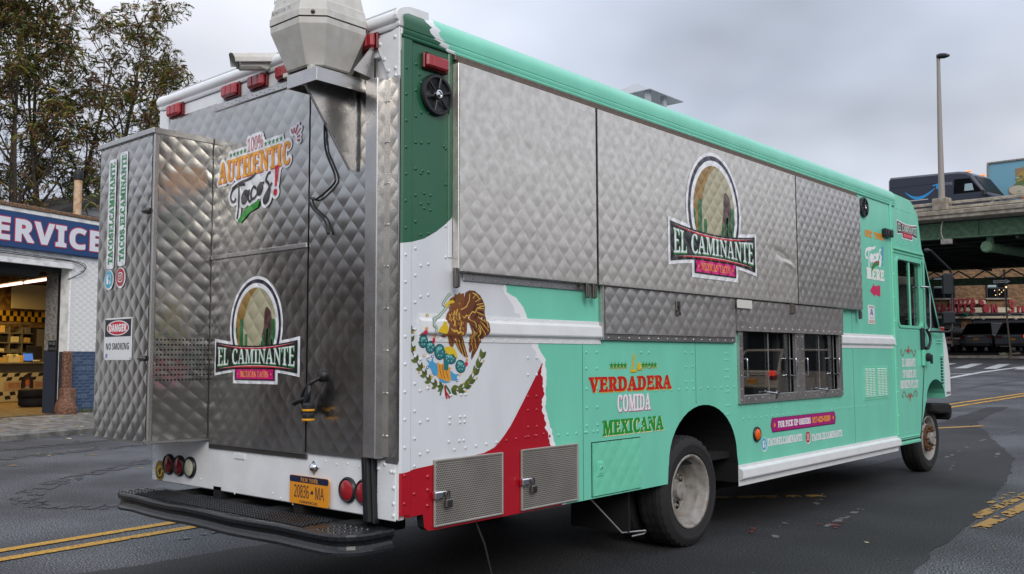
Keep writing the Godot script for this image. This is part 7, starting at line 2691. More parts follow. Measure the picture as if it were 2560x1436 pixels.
func trees() -> void:
	var bark := mat("bark", L(84, 74, 66), 0.9)
	dirt(bark, noise_tex(0.04, 256, 4, grey(0.6), grey(1.0), 71), 1.0)
	var lm := mat("leaf", grey(1.0), 0.6, 0.0, true)
	lm.backlight_enabled = true
	lm.backlight = Color(0.35, 0.35, 0.2)
	var lv := leaf_meshes()
	var list := [
		["slender tree with dense leaves at the far left behind the garage", Vector3(10.2, 4.4, -14.0), [[Vector3(-0.5, 9.5, 0.3), 0.13], [Vector3(0.3, 9.0, -0.8), 0.11]], 1.0],
		["many-stemmed tree rising behind the garage's fascia sign", Vector3(12.0, 4.4, -14.5), [[Vector3(-1.6, 8.6, 0.5), 0.13], [Vector3(-0.4, 10.5, -0.6), 0.14], [Vector3(2.4, 9.4, 0.6), 0.15]], 0.8],
		["leaning tree with a thick trunk behind the garage's flue", Vector3(13.4, 4.4, -13.6), [[Vector3(2.2, 9.8, 0.0), 0.20], [Vector3(3.6, 7.6, 0.8), 0.12]], 0.8],
		["thin spreading tree whose twigs reach over the truck's locker", Vector3(15.4, 4.4, -15.0), [[Vector3(2.4, 9.6, 0.4), 0.14], [Vector3(4.4, 8.2, 0.2), 0.11], [Vector3(3.6, 6.0, 0.8), 0.09]], 0.7],
		["bushy tree at the far left edge behind the garage", Vector3(8.2, 4.4, -15.0), [[Vector3(-0.6, 9.0, 0.0), 0.15], [Vector3(1.3, 10.0, 0.4), 0.14]], 1.0],
	]
	for q in list:
		rt.seed = hash(q[0])
		var t := thing("tree", q[0], "tree", Vector3(), "trees behind the garage")
		t.transform = gframe(Vector3(q[1].x, 0.1, q[1].z))
		var wood := MB.new()
		var tips := []
		var trunk := MB.new()
		for s in q[2]:
			var top: Vector3 = s[0] + Vector3(0, 4.4, 0)
			var path := []
			var rad := []
			for i in 9:
				var f := i / 8.0
				path.append(Vector3(top.x * pow(f, 1.2), top.y * f, top.z * f) + Vector3(sin(f * 7.0 + top.x) * 0.14, 0, cos(f * 6.0) * 0.12) * f)
				rad.append(lerpf(s[1], s[1] * 0.28, f))
			trunk.tube(path, rad, 9, true)
			for i in range(3, 9):
				for j in 2 if i < 8 else 3:
					var a := rt.randf() * TAU
					var up: Vector3 = (path[i] - path[i - 1]).normalized()
					var d := (up * 0.75 + Vector3(cos(a), 0.15, sin(a)) * 0.8).normalized()
					grow(wood, tips, path[i], d, rt.randf_range(1.9, 3.0) * (1.15 - 0.05 * i), rad[i] * 0.55, 1)
		obj("trunk", trunk, bark, t)
		obj("branches", wood, bark, t, "stuff")
		var where := []
		for tip in tips:
			var low: bool = tip[0].y < 8.6
			for k in 4:
				if rt.randf() > q[3] * (0.12 if low else 0.40):
					continue
				where.append([tip[0] + Vector3(rt.randf_range(-0.22, 0.22), rt.randf_range(-0.2, 0.2), rt.randf_range(-0.22, 0.22)), tip[1], k])
		for v in 4:
			var sub := where.filter(func(w): return hash(w[0]) % 4 == v)
			var mm := MultiMesh.new()
			mm.transform_format = MultiMesh.TRANSFORM_3D
			mm.use_colors = true
			mm.mesh = lv[v]
			mm.instance_count = sub.size()
			for i in sub.size():
				var b := Basis(Vector3.UP, rt.randf() * TAU) * Basis(Vector3(1, 0, 0), rt.randf_range(-0.5, 0.9))
				mm.set_instance_transform(i, Transform3D(b.scaled(Vector3.ONE * rt.randf_range(0.7, 1.25)), sub[i][0]))
				var c: Color = [L(96, 104, 48), L(120, 120, 54), L(80, 94, 44), L(146, 132, 58)][rt.randi() % 4] if v < 3 else [L(132, 102, 72), L(112, 84, 60), L(146, 118, 84)][rt.randi() % 3]
				if v < 3 and rt.randf() < 0.25:
					c = L(128, 98, 62)
				mm.set_instance_color(i, c)
			var mi := MultiMeshInstance3D.new()
			mi.multimesh = mm
			mi.material_override = lm
			put(mi, "crown" if v < 3 else "seed_bunches", t, "stuff")
	# grey shingled house behind the garage
	var h := thing("shingled_house", "grey shingled house with a low gable behind the garage roof", "house")
	h.transform = gframe(Vector3(13.5, 0, -12.4))
	var mb := MB.new()
	mb.prism(P([V(-4.0, 0.1), V(4.0, 0.1), V(4.0, 6.6), V(0.0, 8.1), V(-4.0, 6.6)]), Vector3(0, 0, -6), Vector3(1, 0, 0), Vector3.UP, Vector3(0, 0, 1), 6.0)
	obj("wall", mb, M.shelf_grey, h)
	mb = MB.new()
	for s in [-1.0, 1.0]:
		mb.prism(P([V(0, 8.12), V(s * 4.3, 6.50), V(s * 4.3, 6.62), V(0, 8.26)]), Vector3(0, 0, -6.2), Vector3(1, 0, 0), Vector3.UP, Vector3(0, 0, 1), 6.5)
	obj("roof", mb, M.dark_roof, h)
	for j in 14:
		var y := 4.6 + j * 0.25
		var half := minf(3.99, (8.1 - y - 0.25) / 1.5 * 4.0)
		if half < 0.2:
			continue
		mb = MB.new()
		mb.prism(P([V(0.0, y), V(0.035, y), V(0.008, y + 0.25), V(0.0, y + 0.25)]), Vector3(-half, 0, 0), Vector3(0, 0, 1), Vector3.UP, Vector3(1, 0, 0), half * 2.0)
		obj("shingle_row", mb, M.shingle_grey, h)

# ---------------------------------------------------------------- the elevated road and the street beneath it
const EU := Vector3(-0.17709, 0, 0.98420)
const EN := Vector3(-0.98420, 0, -0.17709)
const EO := Vector3(40.934, 0, -9.387)

func eframe(at := Vector3()) -> Transform3D:
	var b := Basis(EU, Vector3.UP, EN) * Basis(Vector3(0, 0, 1), -0.036)
	return Transform3D(b, EO + b * at)

func expressway() -> void:
	var con := mat("bridge_concrete", L(168, 160, 148), 0.85)
	dirt(con, noise_tex(0.012, 512, 5, Color(0.80, 0.78, 0.75), grey(1.0), 81), 0.35)
	var rail := mat("bridge_rail", L(186, 176, 158), 0.7)
	dirt(rail, noise_tex(0.02, 256, 4, grey(0.75), grey(1.0), 82), 0.6)
	var gr := mat("bridge_green", L(122, 160, 130), 0.7)
	dirt(gr, noise_tex(0.02, 512, 5, Color(0.84, 0.82, 0.78), grey(1.0), 83), 0.4)
	mat("bridge_dark", L(62, 66, 64), 0.9)
	var e := thing("elevated_road", "elevated road on green steel girders crossing behind the truck's cab", "overpass")
	e.transform = eframe()
	var X := Vector3(1, 0, 0)
	var Y := Vector3.UP
	var Z := Vector3(0, 0, 1)
	var mb := MB.new()
	mb.box(Vector3(-6, 7.68, -10.2), Vector3(76, 0.30, 20.0))
	obj("deck", mb, M.bridge_dark, e)
	for z in [0.05, -20.5]:
		for i in 13:
			mb = MB.new()
			mb.prism(P([V(-0.30, 7.52), V(0.22, 7.56), V(0.30, 7.60), V(0.30, 7.74), V(0.36, 7.77), V(0.36, 7.93), V(0.30, 7.96), V(-0.30, 7.96)]), Vector3(-44 + i * 6.0, 0, z), Z, Y, X, 5.97)
			obj("concrete_edge", mb, M.bridge_concrete, e)
	for z in [0.05, -20.5]:
		for y in [8.09, 8.31]:
			for i in 9:
				mb = MB.new()
				mb.box(Vector3(-40 + i * 8.0, y, z), Vector3(7.97, 0.135, 0.10), 0.02)
				obj("rail", mb, M.bridge_rail, e)
		for i in 34:
			if z < -1 and i % 2:
				continue
			mb = MB.new()
			mb.box(Vector3(-43.6 + i * 2.18, 8.17, z - 0.06), Vector3(0.16, 0.44, 0.16), 0.02)
			obj("rail_post", mb, M.wheel_white, e)
	for z in [-0.95, -20.0]:
		mb = MB.new()
		mb.box(Vector3(-6, 7.17, z), Vector3(76, 0.70, 0.04))
		mb.box(Vector3(-6, 7.50, z), Vector3(76, 0.04, 0.36))
		mb.box(Vector3(-6, 6.82, z), Vector3(76, 0.05, 0.40))
		for i in 19:
			mb.box(Vector3(-43.4 + i * 4.05, 7.17, z + 0.08), Vector3(0.03, 0.66, 0.14))
		obj("edge_girder", mb, M.bridge_green, e)
	for k in 9:
		mb = MB.new()
		mb.box(Vector3(-6, 7.12, -3.0 - k * 1.9), Vector3(76, 0.74, 0.05))
		mb.box(Vector3(-6, 6.80, -3.0 - k * 1.9), Vector3(76, 0.05, 0.34))
		obj("stringer", mb, M.bridge_dark, e)
	mb = MB.new()
	for i in 24:
		mb.box(Vector3(-42 + i * 3.2, 6.70, -10.4), Vector3(0.12, 0.14, 19.0))
	obj("cross_bracing", mb, M.bridge_dark, e)
	# cross-head of the pier and the columns (those in view stand behind the truck and out of the frame)
	for x in [-12.0, 1.46, 15.0]:
		mb = MB.new()
		mb.tube([Vector3(x, 6.34, -1.25), Vector3(x, 6.34, -19.5)], 0.22, 12)
		mb.lathe([V(0.22, -0.05), V(0.27, 0.0), V(0.27, 0.18), V(0.22, 0.25), V(0.0, 0.25)], Vector3(x, 6.34, -1.15), MBasis.to(Z), 8)
		mb.tube([Vector3(x, 6.45, -1.35), Vector3(x, 6.82, -1.35)], 0.16, 10)
		obj("cross_head", mb, M.bridge_green, e)
		if x != 1.46:
			mb = MB.new()
			for z in [-2.6, -18.0]:
				mb.box(Vector3(x, 3.4, z), Vector3(0.5, 5.6, 0.5), 0.02)
			obj("column", mb, M.bridge_green, e)
	# braced lattice on the far side
	mb = MB.new()
	mb.box(Vector3(-6, 6.05, -20.1), Vector3(76, 0.34, 0.08))
	mb.box(Vector3(-6, 5.82, -20.1), Vector3(76, 0.14, 0.30))
	for i in 44:
		var x := -43.0 + i * 1.7
		mb.tube([Vector3(x, 6.72, -20.1), Vector3(x + 0.85, 6.2, -20.1)], 0.05, 5)
		mb.tube([Vector3(x + 1.7, 6.72, -20.1), Vector3(x + 0.85, 6.2, -20.1)], 0.05, 5)
	obj("lattice_girder", mb, M.bridge_green, e)
	# lamp post on its plinth
	var lp := thing("lamp_post", "tall grey street lamp on a concrete plinth of the elevated road", "lamp post")
	lp.transform = Transform3D(Basis(EU, Y, EN), eframe(Vector3(0, 8.0, 0.08)).origin)
	mb = MB.new()
	mb.box(Vector3(-0.01, 0.26, 0), Vector3(0.66, 0.56, 0.5), 0.02)
	obj("plinth", mb, M.bridge_concrete, lp)
	mb = MB.new()
	mb.tube([Vector3(0, 0.54, 0), Vector3(0.03, 3.5, 0), Vector3(0.09, 6.98, 0)], [0.14, 0.11, 0.075], 12)
	obj("pole", mb, M.pole_grey, lp)
	mb = MB.new()
	mb.tube([Vector3(0.06, 6.9, 0), Vector3(0.07, 7.05, 0), Vector3(0.16, 7.12, 0)], 0.06, 8)
	mb.lathe([V(0.0, -0.05), V(0.09, -0.02), V(0.13, 0.12), V(0.12, 0.35), V(0.05, 0.55), V(0.0, 0.56)], Vector3(0.06, 7.12, 0), MBasis.to(Vector3(0.98, -0.2, 0)), 10, true)
	obj("lamp_head", mb, M.black_plastic, lp)
	mb = MB.new()
	mb.tube(smooth_path([Vector3(0.03, 7.5, 0.1), Vector3(-0.02, 7.2, 0.15), Vector3(-0.01, 6.95, 0.16), Vector3(0.06, 6.72, 0.16), Vector3(0.2, 6.60, 0.14)], 4), 0.03, 6)
	mb.box(Vector3(0.20, 6.56, 0.10), Vector3(0.50, 0.24, 0.16), 0.03)
	obj("service_box", mb, M.wheel_white, e)
	van()
	lorry()

func van() -> void:
	var v := thing("delivery_van", "dark navy delivery van with a blue smile mark driving on the elevated road", "van")
	v.transform = eframe(Vector3(-4.7, 7.85, -3.6))
	var nv := mat("navy_paint", L(36, 42, 60), 0.35)
	nv.clearcoat_enabled = true
	nv.clearcoat = 0.5
	var X := Vector3(1, 0, 0)
	var Z := Vector3(0, 0, 1)
	var mb := MB.new()
	mb.prism(P([V(0.02, 0.45), V(5.62, 0.45), V(5.72, 0.62), V(5.70, 0.98), V(5.50, 1.16), V(4.95, 1.40), V(4.30, 2.28), V(4.0, 2.46), V(3.6, 2.52), V(0.10, 2.62), V(0.0, 2.45)]), Vector3(0, 0, -2.0), X, Vector3.UP, Z, 2.0, 0.10)
	obj("body", mb, M.navy_paint, v)
	mb = MB.new()
	mb.prism(P([V(3.42, 1.42), V(4.78, 1.42), V(4.20, 2.12), V(3.46, 2.14)]), Vector3(0, 0, 0.0), X, Vector3.UP, Z, 0.012, 0.004)
	obj("side_window", mb, M.dark_glass_solid, v)
	mb = MB.new()
	mb.prism(P([V(3.95, 1.52), V(4.40, 1.52), V(4.32, 1.86), V(3.98, 1.86)]), Vector3(0, 0, 0.012), X, Vector3.UP, Z, 0.003)
	obj("far_window_light", mb, M.pale_glass, v)
	mb = MB.new()
	mb.face([Vector3(4.98, 1.40, -0.12), Vector3(4.34, 2.26, -0.20), Vector3(4.34, 2.26, -1.80), Vector3(4.98, 1.40, -1.88)], Vector3(1, 0.7, 0))
	obj("windscreen", mb, M.dark_glass_solid, v)
	mb = MB.new()
	mb.box(Vector3(2.3, 0.98, 0.01), Vector3(2.9, 0.04, 0.02), 0.004)
	mb.box(Vector3(1.9, 2.05, 0.004), Vector3(3.4, 0.02, 0.012))
	obj("side_strip", mb, M.navy_trim, v)
	for x in [0.95, 4.75]:
		mb = MB.new()
		mb.lathe([V(0.0, -0.13), V(0.33, -0.13), V(0.36, -0.09), V(0.36, 0.09), V(0.33, 0.13), V(0.2, 0.12), V(0.0, 0.10)], Vector3(x, 0.40, -0.08), MBasis.to(Z), 20)
		obj("wheel", mb, M.tyre_rubber, v)
	for q in [[4.06, 2.49, -0.25, 0.22], [4.06, 2.49, -1.7, 0.22], [5.60, 1.05, -0.12, 0.26]]:
		mb = MB.new()
		mb.box(Vector3(q[0], q[1], q[2]), Vector3(q[3], 0.07, 0.12), 0.02)
		obj("marker_light", mb, M.amber_glow, v)
	mb = MB.new()
	mb.box(Vector3(4.95, 1.32, 0.14), Vector3(0.16, 0.30, 0.20), 0.04)
	obj("mirror", mb, M.black_plastic, v)
	var d := FlatPrint.new(Vector3(0, 0, 0.002), X, Vector3.UP)
	d.lift = 0.006
	d.step = 0.005
	var p := PackedVector2Array()
	for i in 17:
		var s := i / 16.0
		p.append(V(0.95 + 1.55 * s, 1.78 - 0.32 * sin(PI * pow(s, 0.9)) + 0.05 * s))
	for i in 17:
		var s := 1.0 - i / 16.0
		p.append(V(0.95 + 1.55 * s, 1.76 - 0.32 * sin(PI * pow(s, 0.9)) + 0.05 * s - 0.13 * sin(PI * s) - 0.02))
	d.poly(p, L(40, 150, 214), 0)
	d.poly(P([V(2.38, 1.98), V(2.70, 2.04), V(2.66, 1.74), V(2.56, 1.78), V(2.55, 1.94), V(2.38, 1.91)]), L(40, 150, 214), 1)
	d.poly(Shape.rect(0.9, 1.28, 2.15, 1.33), L(186, 182, 176), 0)
	words(d, "prime", "Droid Sans", 2.72, 3.38, 1.90, 0.18, L(150, 156, 168), 0)
	obj("side_print", d.mb, M.print, v)

func lorry() -> void:
	var t := thing("lorry", "lorry with a pale blue picture-covered box on the elevated road", "lorry")
	t.transform = eframe(Vector3(-1.3, 7.85, -7.2))
	var X := Vector3(1, 0, 0)
	var Z := Vector3(0, 0, 1)
	var mb := MB.new()
	mb.box(Vector3(4.5, 2.12, -1.25), Vector3(9.0, 2.55, 2.4), 0.04)
	obj("box_body", mb, M.lorry_blue, t)
	mb = MB.new()
	mb.box(Vector3(4.5, 3.40, -0.03), Vector3(9.02, 0.09, 0.08), 0.01)
	mb.box(Vector3(0.02, 2.12, -0.03), Vector3(0.09, 2.5, 0.08), 0.01)
	obj("box_trim", mb, M.wheel_white, t)
	mb = MB.new()
	mb.box(Vector3(10.4, 1.5, -1.25), Vector3(2.4, 2.3, 2.2), 0.15)
	mb.box(Vector3(5.5, 0.6, -1.25), Vector3(11.0, 0.3, 1.0))
	obj("cab", mb, M.wheel_white, t)
	for x in [1.2, 2.4, 10.2]:
		mb = MB.new()
		mb.lathe([V(0.0, -0.14), V(0.45, -0.14), V(0.5, -0.09), V(0.5, 0.09), V(0.45, 0.14), V(0.0, 0.10)], Vector3(x, 0.5, -0.2), MBasis.to(Z), 20)
		obj("wheel", mb, M.tyre_rubber, t)
	# a picture of groceries, blurred by motion in the photograph: bread, boxes, greens
	var d := FlatPrint.new(Vector3(0, 0, -0.048), X, Vector3.UP)
	d.lift = 0.004
	d.step = 0.003
	var rng := RandomNumberGenerator.new()
	rng.seed = 21
	d.poly(P([V(1.35, 2.95), V(1.95, 3.02), V(2.0, 2.2), V(1.40, 2.0)]), L(156, 128, 92), 0)
	for q in [[1.9, 2.5, 0.5, 0.32, 176, 150, 70], [2.2, 2.75, 0.4, 0.2, 150, 84, 70], [2.6, 2.55, 0.45, 0.4, 66, 84, 120], [2.4, 2.2, 0.8, 0.22, 60, 110, 60], [1.8, 2.15, 0.5, 0.2, 96, 120, 70], [2.1, 1.72, 1.1, 0.42, 172, 120, 92], [3.2, 2.3, 0.5, 0.5, 160, 60, 60], [1.55, 1.85, 0.5, 0.24, 200, 190, 170], [3.0, 1.8, 0.7, 0.36, 150, 96, 70], [3.8, 2.4, 0.6, 0.6, 190, 170, 120], [4.3, 1.9, 0.8, 0.4, 70, 120, 70]]:
		d.poly(Shape.ellipse(V(q[0], q[1]), V(q[2], q[3]), 18, rng.randf_range(-0.2, 0.2)), L(q[4], q[5], q[6]), 1 + rng.randf() * 6.0)
	for i in 60:
		var c := V(rng.randf_range(1.4, 4.6), rng.randf_range(1.55, 2.75))
		d.poly(Shape.ellipse(c, V(rng.randf_range(0.08, 0.22), rng.randf_range(0.03, 0.07)), 10), Color.from_hsv(rng.randf_range(0.02, 0.36), 0.45, rng.randf_range(0.12, 0.5)), 8 + i * 0.1)
	obj("box_print", d.mb, M.print, t)

func car(called: String, label: String, kind: String, paint: Material, at: Vector3, turn: float, suv := true) -> Node3D:
	var c := thing(called, label, kind, at, "cars parked under the elevated road")
	c.rotation.y = turn      # local -x is the rear
	var k := 1.0 if suv else 0.86
	var X := Vector3(1, 0, 0)
	var Z := Vector3(0, 0, 1)
	var mb := MB.new()
	mb.prism(P([V(0.05, 0.36), V(4.6, 0.36), V(4.72, 0.55), V(4.65, 0.88 * k), V(3.5, 1.05 * k), V(0.12, 1.12 * k), V(0.0, 1.0 * k), V(-0.03, 0.55)]), Vector3(0, 0, -0.93), X, Vector3.UP, Z, 1.86, 0.12)
	mb.prism(P([V(-0.93, 0.36), V(0.93, 0.36), V(0.93, 1.0 * k), V(0.86, 1.10 * k), V(-0.86, 1.10 * k), V(-0.93, 1.0 * k)]), Vector3(0.06, 0, 0), Z, Vector3.UP, -X, 0.07, 0.03)
	obj("body", mb, paint, c)
	mb = MB.new()
	var h := 1.74 * k
	var lo := [Vector3(0.10, 1.08 * k, 0.86), Vector3(3.45, 1.04 * k, 0.86), Vector3(3.45, 1.04 * k, -0.86), Vector3(0.10, 1.08 * k, -0.86)]
	var hi := [Vector3(0.42, h - 0.05, 0.66), Vector3(2.55, h - 0.05, 0.66), Vector3(2.55, h - 0.05, -0.66), Vector3(0.42, h - 0.05, -0.66)]
	for i in 4:
		var j := (i + 1) % 4
		var mid: Vector3 = (lo[i] + lo[j]) * 0.5 - Vector3(1.7, 0, 0)
		mb.face([lo[i], lo[j], hi[j], hi[i]], Vector3(mid.x, 0.3, mid.z))
	obj("windows", mb, M.dark_glass_solid, c)
	mb = MB.new()
	mb.box(Vector3(1.48, h - 0.03, 0), Vector3(2.20, 0.07, 1.36), 0.03)
	for s in [-1.0, 1.0]:
		mb.tube([Vector3(0.10, 1.10 * k, s * 0.86), Vector3(0.42, h - 0.05, s * 0.67)], 0.045, 6)
		mb.tube([Vector3(3.45, 1.06 * k, s * 0.86), Vector3(2.55, h - 0.05, s * 0.67)], 0.04, 6)
	obj("roof", mb, paint, c)
	mb = MB.new()
	mb.box(Vector3(-0.02, 0.46, 0), Vector3(0.10, 0.16, 1.7), 0.03)
	obj("bumper", mb, M.black_plastic, c)
	for s in [-1.0, 1.0]:
		mb = MB.new()
		mb.box(Vector3(0.0, 0.92 * k, s * 0.76), Vector3(0.07, 0.15, 0.30), 0.03)
		obj("tail_light", mb, M.tail_red, c)
		for x in [0.9, 3.75]:
			mb = MB.new()
			mb.lathe([V(0.0, -0.11), V(0.31, -0.11), V(0.35, -0.07), V(0.35, 0.07), V(0.31, 0.11), V(0.22, 0.10), V(0.0, 0.06)], Vector3(x, 0.35, s * 0.82), MBasis.to(Vector3(0, 0, s)), 20)
			obj("wheel", mb, M.tyre_rubber, c)
	mb = MB.new()
	mb.box(Vector3(-0.015, 0.80 * k, 0), Vector3(0.02, 0.13, 0.32), 0.004)
	obj("number_plate", mb, M.plate_orange, c)
	mb = MB.new()
	mb.box(Vector3(-0.012, 0.98 * k, 0), Vector3(0.02, 0.03, 0.95), 0.006)
	mb.box(Vector3(0.03, 1.05 * k, 0), Vector3(0.03, 0.05, 0.12), 0.01)
	obj("chrome_trim", mb, M.chrome, c)
	return c

func far_street() -> void:
	var dk := mat("black_car_paint", L(24, 25, 30), 0.2)
	dk.clearcoat_enabled = true
	var d2 := mat("charcoal_car_paint", L(44, 46, 54), 0.25)
	d2.clearcoat_enabled = true
	var bg := mat("beige_car_paint", L(178, 160, 142), 0.25)
	bg.clearcoat_enabled = true
	var ang := -atan2(0.17709, 0.98420)
	car("parked_car", "black four-wheel drive with its dark rear window facing the road, parked under the elevated road", "car", dk, Vector3(55.3, hgt(55.3, -11.7), -11.72), ang)
	var c2 := car("parked_car", "charcoal four-wheel drive with a roof rack and a lit tail lamp at the right edge", "car", d2, Vector3(54.2, hgt(54.2, -9.8), -9.55), ang)
	var mb := MB.new()
	for s in [-1.0, 1.0]:
		mb.tube([Vector3(0.5, 1.80, s * 0.6), Vector3(2.4, 1.80, s * 0.6)], 0.025, 6)
		mb.box(Vector3(0.6, 1.76, s * 0.6), Vector3(0.06, 0.08, 0.05))
		mb.box(Vector3(2.3, 1.76, s * 0.6), Vector3(0.06, 0.08, 0.05))
	obj("roof_rack", mb, M.black_plastic, c2)
	mb = MB.new()
	mb.box(Vector3(-0.06, 0.95, 0.76), Vector3(0.05, 0.16, 0.30), 0.03)
	obj("brake_light", mb, M.red_glow, c2)
	mb = MB.new()
	mb.box(Vector3(-0.06, 0.62, 0.80), Vector3(0.05, 0.30, 0.10), 0.02)
	obj("indicator_light", mb, M.amber_glow, c2)
	mb = MB.new()
	mb.box(Vector3(-0.085, 0.40, -0.35), Vector3(0.03, 0.05, 0.55), 0.01)
	obj("bumper_strip", mb, M.wheel_white, c2)
	car("parked_car", "beige hatchback half hidden by the truck's mirror, parked under the elevated road", "car", bg, Vector3(54.8, hgt(54.8, -13.6), -13.75), ang, false)
	# dirt strip and kerb they stand behind
	mb = MB.new()
	var a := V(47.3, -10.5)
	var dir := Vector2(EU.x, EU.z)
	var out := Vector2(0.9842, 0.17709)
	for q in [[0.0, 6.6, 0.05]]:
		sheet(mb, PackedVector2Array([a - dir * 40 + out * 0.3, a + dir * 40 + out * 0.3, a + dir * 40 + out * q[1], a - dir * 40 + out * q[1]]), q[2])
	obj("dirt_verge", mb, M.verge_dirt, null, "structure")
	mb = MB.new()
	sheet(mb, PackedVector2Array([a - dir * 40 + out * 6.6, a + dir * 40 + out * 6.6, a + dir * 40 + out * 30.0, a - dir * 40 + out * 30.0]), 0.02)
	obj("far_pavement", mb, M.new_asphalt, null, "structure")
	var kb := Node3D.new()
	put(kb, "far_kerb", null, "structure")
	for i in 26:
		var p := a + dir * (-38.0 + i * 3.0)
		mb = MB.new()
		mb.box(Vector3(), Vector3(2.97, 0.16, 0.2), 0.02)
		var o := obj("kerbstone", mb, M.bridge_concrete, kb)
		o.transform = Transform3D(Basis(EU, Vector3.UP, EN), Vector3(p.x, hgt(p.x, p.y) + 0.05, p.y))
	shop_building()
	# one-way sign
	var s := thing("one_way_sign", "ONE WAY arrow sign on a thin leaning pole before the brick building", "sign", Vector3(45.6, hgt(45.6, -7.78), -7.78))
	s.transform.basis = Basis(Vector3(0.66, 0, 0.751), Vector3.UP, Vector3(-0.751, 0, 0.66))
	mb = MB.new()
	mb.tube([Vector3(0.12, 0, 0), Vector3(0.0, 2.0, 0), Vector3(-0.05, 4.3, 0)], 0.045, 8)
	obj("pole", mb, M.drip_steel, s)
	mb = MB.new()
	mb.box(Vector3(-0.20, 3.72, 0.06), Vector3(0.94, 0.31, 0.015), 0.004, Basis(Vector3(0, 0, 1), 0.03))
	var pl := obj("plate", mb, M.black_plastic, s)
	var d := FlatPrint.new(Vector3(-0.20, 3.72, 0.069), Vector3(1, 0.03, 0).normalized(), Vector3(-0.03, 1, 0).normalized())
	d.poly(P([V(-0.42, -0.07), V(0.18, -0.07), V(0.18, -0.12), V(0.42, 0.0), V(0.18, 0.12), V(0.18, 0.07), V(-0.42, 0.07)]), L(214, 212, 206), 0)
	words(d, "ONE WAY", "Droid Sans*", -0.38, 0.24, -0.04, 0.08, L(28, 28, 30), 1)
	obj("arrow_print", d.mb, M.print, pl)
	mb = MB.new()
	mb.box(Vector3(0.0, 3.45, 0.05), Vector3(0.08, 0.08, 0.06), 0.02)
	obj("pole_lamp", mb, M.window_bulb, s)
	for q in [[0.0, 1.3], [1.0, 0.9], [1.3, 1.6]]:
		var tr := MB.new()
		var r := RandomNumberGenerator.new()
		r.seed = int(q[0] * 10 + 3)
		tr.box(Vector3(0, 0.04, 0), Vector3(0.35, 0.08, 0.2), 0.03, Basis(Vector3.UP, r.randf() * 3.0))
		tr.box(Vector3(0.15, 0.06, 0.1), Vector3(0.2, 0.10, 0.14), 0.03, Basis(Vector3.UP, r.randf() * 3.0))
		var li := obj("litter", tr, M.board_pale)
		li.position = g3(50.0 + q[0], -10.2 + q[1] * 0.9, 0.05)
		tag(li, ["crumpled white paper at the edge of the dirt verge", "white litter in the middle of the dirt verge", "pale litter on the dirt verge nearest the sign pole"][int(q[0] * 1.6)], "litter")

